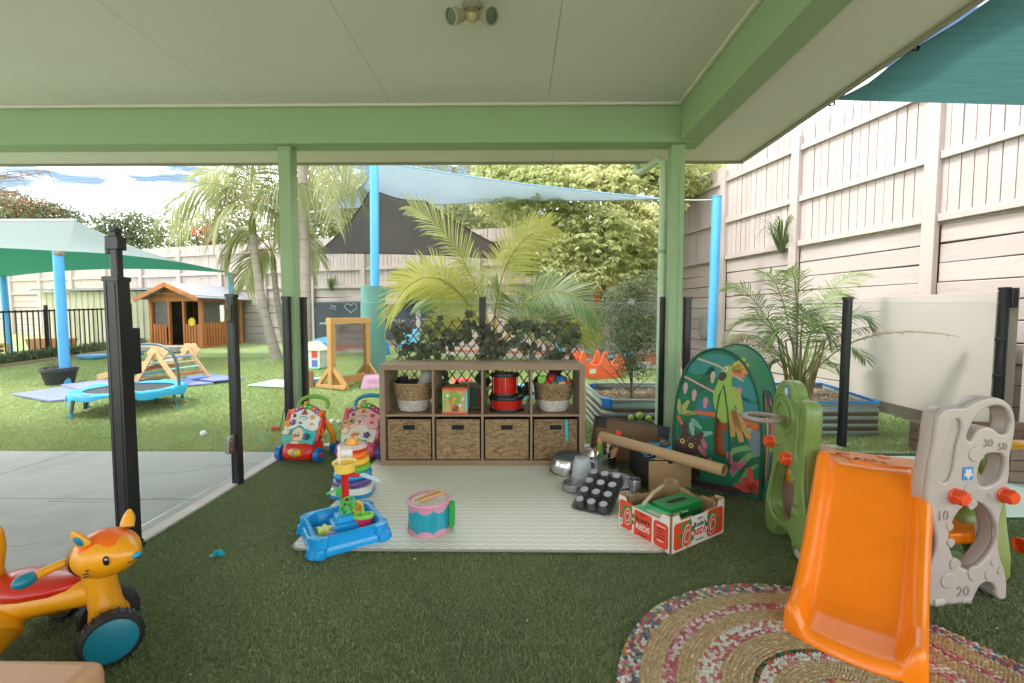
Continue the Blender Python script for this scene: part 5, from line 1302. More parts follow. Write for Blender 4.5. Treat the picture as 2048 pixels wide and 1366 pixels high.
# ---- small things by the walls
p = at(1192, 595, 8.45)
t = thing('orange_ribbon', 'orange cloth ribbon tied to the trunk of the pale tree', 'ribbon', p)
q = MB(); V_ = []
for i in range(9): f = i / 8; V_ += [(-0.05 - 0.03 * math.sin(5 * f), -0.12, 0.28 - 0.55 * f), (0.03 + 0.02 * math.sin(4 * f), -0.12, 0.28 - 0.55 * f)]
q.add(V_, [(2 * i, 2 * i + 1, 2 * i + 3, 2 * i + 2) for i in range(8)]); o = q.build('tail', mat('ribbon orange', '#cf6a3c', 0.7), t, sharp=80); sd = o.modifiers.new('thickness', 'SOLIDIFY'); sd.thickness = 0.004
q = MB(); q.torus((0, 0, 0.28), 0.09, 0.02, 18, 8); q.build('knot', mat('ribbon orange', '#cf6a3c'), t)
p = at(1263, 603, 4.12); q = MB(); q.box((0, 0, 0), (0.055, 0.004, 0.045)); o = q.build('plant_tag', mat('plant tag', '#b9aab0', 0.5, var=0.25, scale=30), bevel=0.001); o.location = p; o.rotation_euler = (0.1, 0.2, 0.3); tag(o, 'small faded plant tag hanging in the grey green shrub', 'plant tag')
r_ = (1411 - 1035) / FPX; Yt = 5.3 / (r_ + 0.22)
q = MB(); q.lathe([(0.0, 0.03), (0.12, 0.028), (0.15, 0.01), (0.15, -0.02)], 28, sy=1.5); o = q.build('wall_vent', mat('vent grey', '#8f8c88', 0.5)); o.matrix_basis = trm(5.3 - 0.22 * Yt - 0.06, Yt, at(1411, 655, Yt).z) @ rotm('Z', aR) @ rotm('X', R(90)); tag(o, 'grey oval cover on the sleeper wall behind the blue pole', 'wall cover')
p = lw(92, 706)
t = thing('terracotta_trough', 'terracotta planting trough beyond the pool fence', 'planter', (-11.0, 10.6, lz_(10.6)), 0.2)
q = MB(); q.loft([[(x * s_, y * s_, z) for x, y in rrect(-0.42, -0.2, 0.42, 0.2, 0.04)] for s_, z in ((0.85, 0), (1.0, 0.30), (0.93, 0.30), (0.86, 0.22))]); q.build('trough', mat('terracotta', '#b9805f', 0.8, var=0.08), t)
t = thing('timber_crate', 'low timber crate beyond the pool fence at the far left', 'crate', (-11.3, 9.3, lz_(9.3)), 0.1)
for k in range(3):
    for s_ in (-1, 1):
        q = MB(); q.box((0, s_ * 0.22, 0.06 + k * 0.09), (0.7, 0.02, 0.075)); q.build('slat', mat('crate timber', '#8b6a52', 0.8, rand=0.1), t); q = MB(); q.box((s_ * 0.34, 0, 0.06 + k * 0.09), (0.02, 0.42, 0.075)); q.build('slat', mat('crate timber', '#8b6a52'), t)
t = thing('yellow_toy_gate', 'small yellow toy frame behind the pool fence', 'toy frame', (-10.45, 9.0, lz_(9.0)), 0.5)
for x in (-0.13, 0.13): q = MB(); q.box((x, 0, 0.17), (0.05, 0.04, 0.34)); q.build('upright', mat('toy mustard', '#d0a03c', 0.5), t, bevel=0.01)
q = MB(); q.box((0, 0, 0.33), (0.34, 0.045, 0.05)); q.build('crossbar', mat('toy mustard', '#d0a03c'), t, bevel=0.01)
p = lw(190, 703); q = MB(); q.box((0, 0, 0.04), (1.0, 0.5, 0.07)); o = q.build('blue_paddling_tray', mat('tray mid blue', '#4f9fcf', 0.45), bevel=0.02); o.location = (-8.7, 9.6, lz_(9.6)); o.rotation_euler = (0, 0, 1.3); tag(o, 'flat blue tray lying by the hedge edging', 'tray')
p = lw(290, 705); q = MB(); q.box((0, 0, 0.06), (1.7, 0.5, 0.12)); o = q.build('stone_step', mat('stone step grey', '#b1aaa0', 0.85, var=0.1), bevel=0.01); o.location = (-8.6, 10.7, lz_(10.7)); o.rotation_euler = (0, 0, -0.2); tag(o, 'low pale step in front of the playhouse', 'step')
# ================================================================== FURNITURE AND TOYS ON THE PATIO
def pm(name, col, rough=0.32, **k): return mat(name, col, rough, var=k.pop('var', 0.03), scale=k.pop('scale', 9), bump=k.pop('bump', 0.04), bscale=k.pop('bscale', 90), **k)
# ---- pale mat with fine wavy lines
MATW = bpy.data.materials.new('wavy line mat vinyl'); MATW.use_nodes = True
n_, l_ = MATW.node_tree.nodes, MATW.node_tree.links
tcx = n_.new('ShaderNodeTexCoord'); sx_ = n_.new('ShaderNodeSeparateXYZ'); l_.new(tcx.outputs['Object'], sx_.inputs[0])
def mth(op, a=None, b=None, c=None):
    q = n_.new('ShaderNodeMath'); q.operation = op
    for i, v in enumerate((a, b, c)):
        if v is None: continue
        if isinstance(v, (int, float)): q.inputs[i].default_value = v
        else: l_.new(v, q.inputs[i])
    return q.outputs[0]
wv = mth('MULTIPLY', mth('SINE', mth('MULTIPLY', sx_.outputs[0], 95.0)), 0.0045)
fr_ = mth('FRACT', mth('DIVIDE', mth('ADD', sx_.outputs[1], wv), 0.044))
ln = mth('LESS_THAN', mth('ABSOLUTE', mth('SUBTRACT', fr_, 0.5)), 0.075)
nzz = n_.new('ShaderNodeTexNoise'); nzz.inputs['Scale'].default_value = 70; l_.new(tcx.outputs['Object'], nzz.inputs[0])
nbig = n_.new('ShaderNodeTexNoise'); nbig.inputs['Scale'].default_value = 4; nbig.inputs['Detail'].default_value = 6; l_.new(tcx.outputs['Object'], nbig.inputs[0])
mx0 = n_.new('ShaderNodeMix'); mx0.data_type = 'RGBA'; mx0.inputs[6].default_value = hx('#c9cabb') + (1,); mx0.inputs[7].default_value = hx('#d5d5c9') + (1,); l_.new(nbig.outputs['Fac'], mx0.inputs[0])
mx1 = n_.new('ShaderNodeMix'); mx1.data_type = 'RGBA'; mx1.inputs[7].default_value = hx('#ecece4') + (1,); l_.new(mx0.outputs[2], mx1.inputs[6])
l_.new(mth('MULTIPLY', ln, mth('GREATER_THAN', nzz.outputs['Fac'], 0.36)), mx1.inputs[0])
l_.new(mx1.outputs[2], n_['Principled BSDF'].inputs['Base Color']); n_['Principled BSDF'].inputs['Roughness'].default_value = 0.6
bpn = n_.new('ShaderNodeBump'); bpn.inputs['Strength'].default_value = 0.2; bpn.inputs['Distance'].default_value = 0.004; l_.new(nzz.outputs['Fac'], bpn.inputs['Height']); l_.new(bpn.outputs[0], n_['Principled BSDF'].inputs['Normal'])
t = thing('floor_mat', 'pale cream play mat with fine wavy lines before the shelf', 'mat', (0, 0, 0.012))
put('sheet', plate_mesh('floor_mat_sheet', [rrect(-1.06, 2.045, 0.70, 3.62, 0.06)], 0.012, MATW, 0.003), t)
q = MB(); q.tube([Vector((x, y, 0.0)) for x, y in rrect(-1.062, 2.043, 0.702, 3.622, 0.06)], 0.0065, n=6, closed=True); q.build('bound_edge', pm('mat binding', '#8f8d80', 0.7), t)
# ---- shelf unit
OAK = mat('grey brown oak veneer', '#8a7258', 0.5, var=0.10, scale=5, bump=0.08, bscale=40, stretch=(0.25, 1, 1.0)); OAKV = mat('grey brown oak veneer upright', '#86705a', 0.5, var=0.10, scale=5, bump=0.08, bscale=40, stretch=(1, 1, 0.2))
SH = thing('cube_shelf', 'grey oak cube shelf with two rows of four compartments', 'shelf', (-0.985, 3.205, 0.018), R(0.7))
SW, SD, SHT, T_ = 1.466, 0.39, 0.728, 0.038; t_ = 0.016
def sb2(name, c, d, m=OAK, bev=0.0015): q = MB(); q.box(c, d); return q.build(name, m, SH, bevel=bev)
sb2('top_panel', (SW / 2, SD / 2, SHT - T_ / 2), (SW - 2 * T_ - 0.001, SD, T_)); sb2('bottom_panel', (SW / 2, SD / 2, T_ / 2), (SW - 2 * T_ - 0.001, SD, T_))
sb2('side_panel', (T_ / 2, SD / 2, SHT / 2), (T_, SD, SHT), OAKV); sb2('side_panel', (SW - T_ / 2, SD / 2, SHT / 2), (T_, SD, SHT), OAKV)
CW = (SW - 2 * T_ - 3 * t_) / 4; CH_ = (SHT - 2 * T_ - t_) / 2
cx = [T_ + CW / 2 + i * (CW + t_) for i in range(4)]; zlo = T_; zhi = T_ + CH_ + t_
sb2('middle_shelf', (SW / 2, SD / 2 + 0.001, T_ + CH_ + t_ / 2), (SW - 2 * T_ - 0.001, SD - 0.004, t_))
for i in range(3):
    x = T_ + (i + 1) * CW + i * t_ + t_ / 2
    for z in (zlo, zhi): sb2('divider', (x, SD / 2 + 0.001, z + CH_ / 2), (t_, SD - 0.003, CH_ - 0.001), OAKV)
SHM = trm(-0.985, 3.205, 0.018) @ rotm('Z', R(0.7))
def shp(x, y, z): return SHM @ Vector((x, y, z))
# ---- woven fibre
HYA = leafmat('water hyacinth', (0.16, 0.095, 0.042), (0.40, 0.27, 0.14), 0.65, 0.0); HYW = leafmat('whitened weave', (0.42, 0.38, 0.32), (0.66, 0.62, 0.55), 0.7, 0.0)
def weave(b, fmap, rows, cols, su, sv, hgt, rr, mi=0, keep=None, shift=0.5):
    """rows of plump twisted stitches; fmap(u, v, h) gives a surface point h metres proud"""
    for r_ in range(rows):
        for c_ in range(cols):
            u0 = (c_ + 0.5 + (shift * (r_ % 2))) / cols; v0 = (r_ + 0.5) / rows
            if keep and not keep(u0, v0): continue
            tl = 0.42 if (r_ % 2) else -0.42; tl += rr.uniform(-0.15, 0.15)
            a, c2 = su * rr.uniform(0.55, 0.68), sv * rr.uniform(0.50, 0.62)
            h = hgt * rr.uniform(0.7, 1.2)
            def pt(du, dv, hh): return fmap(u0 + du, v0 + dv + tl * du * (sv / su), hh)
            V_ = [pt(-a, 0, 0), pt(a, 0, 0), pt(-a * 0.45, c2, h * 0.25), pt(a * 0.45, c2, h * 0.25), pt(-a * 0.45, -c2, h * 0.25), pt(a * 0.45, -c2, h * 0.25), pt(-a * 0.45, 0, h), pt(a * 0.45, 0, h)]
            b.add(V_, [(0, 6, 2), (6, 7, 3, 2), (7, 1, 3), (0, 4, 6), (4, 5, 7, 6), (5, 1, 7)], mi, tone=min(1, max(0, 0.5 + rr.gauss(0, 0.24))))
bw, bh, bd = CW - 0.022, CH_ - 0.024, 0.34
LINER = mat('black basket frame', (0.014, 0.012, 0.010), 0.7)
def wicker_drawer(i, label, hole=True):
    p = shp(cx[i], 0.012, zlo + 0.002); t = thing('wicker_drawer', label, 'basket', p, R(0.7), 'wicker drawers in the shelf')
    rr = random.Random(60 + i)
    q = MB(); q.box((0, bd / 2 + 0.012, bh / 2), (bw, bd, bh)); o = q.build('frame', LINER, t, bevel=0.006)
    b = MB(); hw, hh, hz = 0.042, 0.017, bh - 0.058
    b.box((0, 0.008, bh / 2), (bw - 0.004, 0.004, bh - 0.004))
    b.t = [0.35] * 8
    weave(b, lambda u, v, h: ((u - 0.5) * (bw + 0.002), 0.004 - h, 0.004 + v * (bh - 0.008)), 30, 15, 1 / 15, 1 / 30, 0.007, rr,
          keep=lambda u, v: u < 1.0 and not (abs((u - 0.5) * bw) < hw + 0.010 and abs(v * bh - hz) < hh + 0.006))
    wv_ = b.build('woven_front', HYA, t, sharp=70); wv_['kind'] = 'stuff'
    q = MB(); q.box((0, 0.003, hz), (2 * hw, 0.006, 2 * hh)); q.build('hand_hole', DARK_R, t, bevel=0.002)
    b = MB()
    for s_ in (-1, 1): 
        for k in range(4): b.tube([(s_ * (hw + 0.004), -0.003, hz - hh + k * hh * 0.55), (s_ * (hw + 0.006), -0.005, hz - hh + (k + 0.5) * hh * 0.55)], 0.005, n=5, tone=0.6)
    for k in range(9): b.tube([(-hw + k * hw / 4 - 0.004, -0.003, hz + hh + 0.006), (-hw + k * hw / 4 + 0.005, -0.005, hz + hh + 0.007)], 0.006, n=5, tone=rr.random()); b.tube([(-hw + k * hw / 4 - 0.004, -0.002, hz - hh - 0.005), (-hw + k * hw / 4 + 0.005, -0.004, hz - hh - 0.005)], 0.004, n=5, tone=rr.random())
    b.build('hand_hole_rim', HYA, t)['kind'] = 'stuff'
    return t
d_ = [wicker_drawer(0, 'woven drawer at the left end of the lower shelf row'), wicker_drawer(1, 'second woven drawer from the left, below the activity cube'), wicker_drawer(2, 'third woven drawer from the left, below the red drums'), wicker_drawer(3, 'rightmost woven drawer with the teal ribbon')]
q = MB(); q.box((0.085, -0.010, bh - 0.075), (0.022, 0.002, 0.150), trm(0.085, 0, 0) @ rotm('Y', -0.04) @ trm(-0.085, 0, 0)); q.build('ribbon', pm('teal ribbon', '#1fa3a8', 0.5), d_[3])
def basket(i, label, contents):
    p = shp(cx[i] + (0.005 if i == 0 else -0.005), 0.17, zhi + 0.001); t = thing('round_basket', label, 'basket', p, 0.2, 'two tone baskets on the shelf')
    r0, r1, H_ = 0.098, 0.148, 0.205; rr = random.Random(80 + i)
    def fm(u, v, h): r_ = r0 + (r1 - r0) * max(0.0, v) ** 0.8 + h; a = 2 * math.pi * u; return (r_ * math.cos(a), r_ * math.sin(a), 0.004 + v * H_)
    b = MB(); b.lathe([(0.0, 0.003), (r0 - 0.004, 0.003)] + [(r0 - 0.004 + (r1 - r0) * (k / 8) ** 0.8, 0.004 + H_ * k / 8) for k in range(9)] + [(r1 - 0.012, H_), (r0 + 0.02, 0.06), (0, 0.06)], 40); b.t = [0.3] * len(b.v)
    b.build('liner', HYA, t, sharp=60)
    b = MB(); weave(b, lambda u, v, h: fm(u, 0.40 + 0.60 * v, h), 12, 44, 1 / 44, 1 / 12, 0.007, rr); b.build('woven_body', HYA, t, sharp=70)['kind'] = 'stuff'
    b = MB(); weave(b, lambda u, v, h: fm(u, 0.40 * v, h), 8, 40, 1 / 40, 1 / 8, 0.007, rr); b.build('white_base', HYW, t, sharp=70)['kind'] = 'stuff'
    b = MB(); b.torus((0, 0, H_ + 0.004), r1 - 0.001, 0.007, 44, 6); b.t = [0.6] * len(b.v); b.build('rim', HYA, t)
    return t, p
_, pbk = basket(0, 'tan and white basket holding a paper roll, upper left compartment', None)
q = MB(); A = trm(pbk.x + 0.055, pbk.y + 0.0, pbk.z + 0.13) @ rotm('Y', 0.35) @ rotm('X', -0.1); q.lathe([(0.010, -0.05), (0.052, -0.05), (0.052, 0.17), (0.044, 0.17), (0.044, 0.02), (0.01, 0.02)], 28, A); o = q.build('paper_roll', mat('grey card roll', '#a8a39a', 0.75)); tag(o, 'thick grey paper roll leaning in the left basket', 'paper roll')
t = thing('hair_dryer', 'black toy hair dryer lying in the left basket', 'toy hair dryer', pbk + Vector((-0.06, -0.02, 0.15)), 0.4)
q = MB(); q.cyl((0.0, 0.0, 0.0), (-0.02, 0.0, 0.10), 0.028, 0.042, n=18); q.build('barrel', BLACK_P, t); q = MB(); q.box((0.05, 0, 0.045), (0.09, 0.03, 0.028), trm(0.05, 0, 0.045) @ rotm('Y', 0.3) @ trm(-0.05, 0, -0.045)); q.build('handle', BLACK_P, t, bevel=0.008)
q = MB(); q.tube([(0.02, 0.05, 0.05), (0.0, 0.09, 0.075), (-0.05, 0.07, 0.06), (-0.04, 0.0, 0.05)], 0.006, n=7); q.build('cord', BLACK_P, t)
_, pbk = basket(3, 'tan and white basket full of building blocks, upper right compartment', None)
for k, (x, y, z, c_, s_) in enumerate(((-0.09, -0.05, 0.235, '#7ec04a', 0.060), (-0.045, -0.075, 0.205, '#c8382e', 0.045), (-0.02, -0.03, 0.235, '#d0453a', 0.05), (0.0, -0.09, 0.205, '#3f9e4a', 0.036), (0.01, -0.085, 0.185, '#2a7fc0', 0.038), (0.05, -0.06, 0.232, '#2f72b8', 0.052), (0.05, -0.075, 0.195, '#d8b23a', 0.055), (0.10, -0.03, 0.215, '#b8492e', 0.05), (-0.01, 0.04, 0.24, '#b9352c', 0.055), (0.06, 0.05, 0.225, '#3a8fd0', 0.05), (-0.08, 0.05, 0.22, '#d8902a', 0.05))):
    q = MB(); q.box((0, 0, 0), (s_, s_, s_ * 0.8))
    for a in (-1, 1):
        for b_ in (-1, 1): q.cyl((a * s_ * 0.24, b_ * s_ * 0.24, s_ * 0.39), (a * s_ * 0.24, b_ * s_ * 0.24, s_ * 0.52), s_ * 0.16, n=10)
    o = q.build('toy_block', pm('block ' + c_, c_, 0.3), bevel=0.002); o.matrix_basis = trm(pbk.x + x, pbk.y + y, pbk.z + z) @ rotm('Z', k * 1.1) @ rotm('X', 0.3 * math.sin(k * 2.0))
    nm = {'#7ec04a': 'lime', '#c8382e': 'crimson', '#d0453a': 'red', '#3f9e4a': 'green', '#2a7fc0': 'bright blue', '#2f72b8': 'blue', '#d8b23a': 'yellow', '#b8492e': 'rust', '#b9352c': 'dark red', '#3a8fd0': 'sky blue', '#d8902a': 'amber'}[c_]
    tag(o, nm + ' building block heaped in the upper right basket', 'toy block', 'building blocks in the basket')
# ---- activity cubes
def activity_cube(label, p, s, rz, cols, deco=True):
    t = thing('activity_cube', label, 'activity cube', p, rz); H_ = s * 1.05
    def bb(nm, c, d, m, bev=0.002): q = MB(); q.box(c, d); return q.build(nm, m, t, bevel=bev)
    bb('core', (0, 0, H_ / 2), (s - 0.012, s - 0.012, H_ - 0.01), cols[0]); bb('top_frame', (0, 0, H_ - 0.008), (s + 0.006, s + 0.006, 0.016), cols[1]); bb('base_frame', (0, 0, 0.007), (s + 0.006, s + 0.006, 0.014), cols[1])
    for x, y, k in ((-1, -1, 2), (1, -1, 3), (-1, 1, 2), (1, 1, 3)): bb('corner_strip', (x * (s / 2 - 0.008), y * (s / 2 - 0.008), H_ / 2), (0.018, 0.018, H_ - 0.03), cols[k])
    bb('top_board', (0, 0, H_ + 0.003), (s - 0.03, s - 0.03, 0.006), cols[4])
    if deco:
        for k in range(7):
            a = 2 * math.pi * k / 7; c_ = (0.058 * math.cos(a), 0.058 * math.sin(a) + 0.015)
            q = MB(); q.cyl((c_[0], -s / 2 + 0.006, H_ / 2 + c_[1]), (c_[0], -s / 2 - 0.004, H_ / 2 + c_[1]), 0.011, n=12); q.build('counter', [pm('bead white', '#cfcabd'), pm('bead amber', '#d9a23a'), pm('bead rust', '#c96b3c')][k % 3], t)
        put('tree_print', plate_mesh('tree_print', [[(0.045 * math.cos(a) * (1 + 0.2 * math.cos(8 * a)), 0.05 * math.sin(a) * (1 + 0.2 * math.cos(8 * a))) for a in [2 * math.pi * i / 48 for i in range(48)]]], 0.002, pm('print leaf green', '#6fa24a', 0.5)), t, xz((0, -s / 2 + 0.0045, H_ / 2 + 0.02)))
        q = MB(); q.cyl((0, -s / 2, 0), (0, -s / 2 - 0.01, 0), 0.014, n=14, M=trm(0, 0, H_ / 2 + 0.02)); q.box((-0.01, -s / 2 - 0.008, H_ / 2 + 0.0), (0.014, 0.008, 0.05), trm(0, 0, 0)); q.build('clock_hand', pm('hand orange', '#e08a28'), t, bevel=0.002)
        bb('gate_print', (0, -s / 2 + 0.004, 0.038), (0.05, 0.003, 0.042), pm('print brown', '#7b4a32', 0.5))
    return t
activity_cube('wooden activity cube with orange frame and green sides', shp(cx[1] - 0.02, 0.10, zhi + 0.001), 0.178, R(0.5), [mat('cube ply', '#b79b6a', 0.55, var=0.1), pm('cube orange', '#d8552a'), pm('cube green', '#84b05c'), pm('cube teal', '#6fb0b0'), mat('cube dark ply', '#7d6048', 0.5, var=0.12)])
activity_cube('dark green activity cube behind the wooden one', shp(cx[1] + 0.065, 0.285, zhi + 0.001), 0.17, R(0.5), [pm('cube bottle green', '#2f4a36'), pm('cube grey green', '#5f6a5c'), pm('cube bottle green', '#2f4a36'), pm('cube red dots', '#8a2a22'), pm('cube grey', '#77776d')], deco=False)
# ---- red drums
REDL_ = mat('red lacquer', '#b51a10', 0.18, var=0.08, scale=14, coat=0.5); CHROME = mat('chrome', (0.75, 0.75, 0.74), 0.12, metal=1.0, var=0.02)
def toy_drum(label, p, r_, H_):
    t = thing('toy_drum', label, 'drum', p, 0.0, 'red drums on the shelf')
    q = MB(); q.lathe([(r_, 0.012), (r_, H_ - 0.012)], 40); q.build('shell', REDL_, t)
    for z in (0.0, H_ - 0.022):
        q = MB(); q.lathe([(r_ - 0.006, z), (r_ + 0.008, z), (r_ + 0.009, z + 0.011), (r_ + 0.008, z + 0.022), (r_ - 0.006, z + 0.022)], 40); q.build('hoop', BLACK_P, t)
    q = MB(); q.lathe([(0, H_ - 0.006), (r_, H_ - 0.005)], 40); q.build('drum_head', mat('drum skin', '#b9b7a8', 0.5), t)
    for k in range(6):
        a = R(-85) + k * math.pi / 3; q = MB(); q.cyl((1.02 * r_ * math.cos(a), 1.02 * r_ * math.sin(a), 0.01), (1.02 * r_ * math.cos(a), 1.02 * r_ * math.sin(a), H_ - 0.01), 0.0025, n=6); q.build('tension_rod', CHROME, t)
    q = MB(); q.cyl((r_ * 0.55, -r_ * 0.835, H_ * 0.5), (r_ * 0.56, -r_ * 0.85, H_ * 0.5), 0.007, n=12); q.build('vent', CHROME, t)
toy_drum('low wide red toy drum at the bottom of the pair', shp(cx[2] - 0.005, 0.17, zhi + 0.001), 0.122, 0.108); toy_drum('taller red toy drum stacked on the wide one', shp(cx[2] - 0.018, 0.175, zhi + 0.110), 0.098, 0.165)
# ---- willow trellis with fabric leaves
WIL = mat('willow stick', '#6b4a34', 0.75, var=0.2, scale=20, bump=0.3); IVY = leafmat('dark fabric leaf', (0.035, 0.045, 0.024), (0.120, 0.135, 0.078), 0.5, 0.15)
x0, x1, z0, z1, YT = -1.0, 0.50, 0.30, 1.055, 3.685
tl_ = thing('leafy_trellis', 'expanding willow trellis with dark green leaves behind the shelf', 'trellis', (0, 0, 0))
rr = random.Random(17); pitch = 0.078; sl_ = 1.35
for sgn in (-1, 1):
    k = -14
    while k * pitch < (x1 - x0) + 14 * pitch:
        # line x = xs + sgn * (z - z0) / sl_
        xs = x0 + k * pitch; k += 1
        za, zb = z0, z1 + rr.uniform(-0.03, 0.045)
        lo, hi = (x0 - xs) * sgn * sl_ + z0, (x1 - xs) * sgn * sl_ + z0
        if lo > hi: lo, hi = hi, lo
        za, zb = max(za, lo), min(zb, hi)
        if zb - za < 0.08: continue
        xa, xb = xs + sgn * (za - z0) / sl_, xs + sgn * (zb - z0) / sl_
        y_ = YT + sgn * 0.005
        q = MB(); q.tube([(xa, y_, za), ((xa + xb) / 2 + rr.uniform(-0.004, 0.004), y_, (za + zb) / 2), (xb, y_, zb)], 0.0052, n=6); q.build('stick', WIL, tl_)
for xa, za, xb, zb in ((-0.97, 0.66, -0.94, 1.09), (-1.06, 0.93, -0.86, 0.70), (-0.98, 1.07, -0.88, 0.9)):
    q = MB(); q.tube([(xa, YT - 0.02, za), (xb, YT - 0.015, zb)], 0.0045, n=6); q.build('stick', WIL, tl_)
lv = []
for k in range(4):
    b = MB(); pts = []
    for i in range(10):
        a = 2 * math.pi * i / 10 + math.pi / 2; r_ = 0.034 * (1 + 0.14 * math.cos(5 * a + k)) * (0.9 + 0.2 * rr.random()); pts.append((r_ * math.cos(a), 0.010 * math.sin(3 * a + k) - 0.006, r_ * math.sin(a)))
    b.add([(0, -0.010, 0)] + pts, [(0, 1 + (i + 1) % 10, 1 + i) for i in range(10)], tone=0.5); b.add([(-0.0012, 0, 0.0), (0.0012, 0, 0), (0, 0.01, 0.06)], [(0, 1, 2)], tone=0.2); lv.append(b.mesh('leaf', IVY, sharp=80))
cl = []
for i in range(46): cl.append((x0 + 0.03 + (x1 - x0 - 0.06) * (i + rr.random()) / 46, rr.uniform(0.74, 1.03)))
for i in range(16): cl.append((rr.uniform(x0 + 0.02, x1 - 0.02), rr.uniform(0.42, 0.72)))
nl = 0
for cx_, cz_ in cl:
    for j in range(rr.randint(3, 6)):
        if nl >= 290: break
        put('leaf', rr.choice(lv), tl_, trm(cx_ + rr.gauss(0, 0.045), YT - 0.012 - rr.uniform(0, 0.035), cz_ + rr.gauss(0, 0.04)) @ rotm('Z', rr.uniform(-0.9, 0.9)) @ rotm('X', rr.uniform(-0.7, 0.5)) @ rotm('Y', rr.uniform(0, 6.28)) @ Matrix.Scale(rr.uniform(0.7, 1.15), 4)); nl += 1

# ---- baby walkers
def walker(label, loc, rz, C):
    t = thing('baby_walker', label, 'baby walker', loc, rz)
    k = 0.000423
    PM = trm(0, -0.055, 0.115) @ rotm('X', R(90 - 20))
    def U(x, y): return ((x - 545) * k, (960 - y) * k * 1.05)
    def pl(nm, pts, d, m, z=0.0, bev=0.003, sm=True, par=t): return put(nm, plate_mesh(nm, [[U(*p_) for p_ in pts]], d, m, bev, smooth_loops=sm), par, PM @ trm(0, 0, z) if par is t else par.matrix_basis.inverted() @ PM @ trm(0, 0, z))
    def pc(nm, cx_, cy_, rx, ry, d, m, z=0.0, bev=0.002, par=t, n=28): return put(nm, plate_mesh(nm, [ell(*U(cx_, cy_), rx * k, ry * k, n)], d, m, bev), par, PM @ trm(0, 0, z) if par is t else par.matrix_basis.inverted() @ PM @ trm(0, 0, z))
    # rounded bumper body
    q = MB(); rings = []
    for z, s_, dy in ((0.022, 0.90, 0), (0.035, 0.99, 0), (0.08, 1.0, 0.004), (0.115, 0.93, 0.012), (0.135, 0.80, 0.02)):
        rings.append([(x * s_, y * s_ + dy, z) for x, y in rrect(-0.135, -0.10, 0.135, 0.09, 0.055, 6)])
    q.loft(rings); q.build('bumper', C['body'], t, sharp=50)
    q = MB(); q.lathe([(0.0, -0.052), (0.022, -0.050), (0.030, -0.02), (0.032, 0), (0.030, 0.02), (0.022, 0.05), (0, 0.052)], 22, trm(0.0, -0.090, 0.075) @ rotm('Y', R(90))); rl = q.build('roller', C['roller'], t)
    q = MB(); q.torus((0, 0, 0), 0.0325, 0.004, 22, 6, trm(0.0, -0.090, 0.075) @ rotm('Y', R(90)), sz=2.0); q.build('roller_band', pm('roller grey', '#9a9aa2'), rl)
    for s_ in (-1, 1):
        for yy, rw in ((-0.045, 0.054), (0.20, 0.05)):
            xx = s_ * (0.158 if yy < 0 else 0.135)
            q = MB(); q.lathe([(0.012, -0.02), (rw - 0.008, -0.021), (rw, -0.014), (rw, 0.014), (rw - 0.008, 0.021), (0.012, 0.02)], 30, trm(xx, yy, rw) @ rotm('Y', R(90))); w_ = q.build('wheel', C['wheel'], t)
            q = MB(); q.lathe([(0, 0.025), (0.018, 0.024), (0.022, 0.018)], 20, trm(xx, yy, rw) @ rotm('Y', s_ * R(90))); q.build('hub', C['hub'], w_)
        q = MB(); q.tube([(s_ * 0.125, 0.02, 0.30), (s_ * 0.148, 0.085, 0.26), (s_ * 0.155, 0.145, 0.17), (s_ * 0.135, 0.19, 0.065)], [0.020, 0.022, 0.021, 0.019], n=12); q.build('rear_leg', C['leg'], t)
        q = MB(); q.tube([(s_ * 0.132, 0.06, 0.36), (s_ * 0.138, 0.015, 0.26), (s_ * 0.128, -0.02, 0.15)], [0.022, 0.020, 0.018], n=12); q.build('side_arm', C['body'], t)
    q = MB(); q.torus((0, 0, 0), 0.022, 0.007, 18, 8, trm(0.158, -0.01, 0.225) @ rotm('Y', R(75)), sx=1.3); q.build('side_ring', C['ring'], t)
    pl('lower_panel', [(205, 735), (195, 870), (235, 945), (420, 968), (640, 965), (780, 945), (825, 860), (830, 690), (560, 600), (225, 690)], 0.034, C['low'], -0.012, 0.008)
    pl('upper_panel', [(225, 695), (232, 600), (305, 515), (300, 450), (400, 395), (500, 350), (580, 335), (680, 360), (770, 405), (890, 470), (865, 560), (872, 665), (825, 705), (690, 690), (605, 640), (500, 630), (400, 670), (320, 705)], 0.030, C['up'], 0.0, 0.007)
    pl('back_shell', [(190, 860), (250, 960), (560, 985), (780, 960), (850, 860), (900, 470), (770, 370), (580, 310), (380, 370), (280, 450)], 0.05, C['body'], -0.045, 0.012)
    # printed door and figures
    d0 = pl('door', [(405, 850), (400, 740), (440, 680), (505, 655), (565, 680), (605, 740), (605, 850)], 0.006, C['door'], 0.006, 0.001)
    pc('door_print', 490, 780, 45, 40, 0.002, pm('print brown fox', '#8a5a3a', 0.5), 0.0105, 0, d0); pc('door_print', 490, 765, 26, 22, 0.002, pm('print pale green', '#b9c08a', 0.5), 0.0125, 0, d0); pl('door_print', [(405, 850), (405, 770), (450, 800), (440, 850)], 0.002, pm('print orange', '#d8702f', 0.5), 0.0105, 0, True, d0)
    q = pl('triangle_button', [(575, 340), (640, 440), (512, 445)], 0.016, C['tri'], 0.018, 0.004, False); pl('triangle_mark', [(575, 375), (610, 430), (540, 432)], 0.003, pm('mark dark', '#40522f', 0.4), 0.027, 0.0, False, q)
    q = put('square_button', plate_mesh('square_button', [rrect(*U(350, 505), *U(440, 415), 0.008)], 0.014, C['up2'], 0.004), t, PM @ trm(0, 0, 0.014)); put('square_mark', plate_mesh('square_mark', [rrect(*U(365, 495), *U(425, 430), 0.006)], 0.006, C['sq'], 0.002), q, trm(0, 0, 0.008))
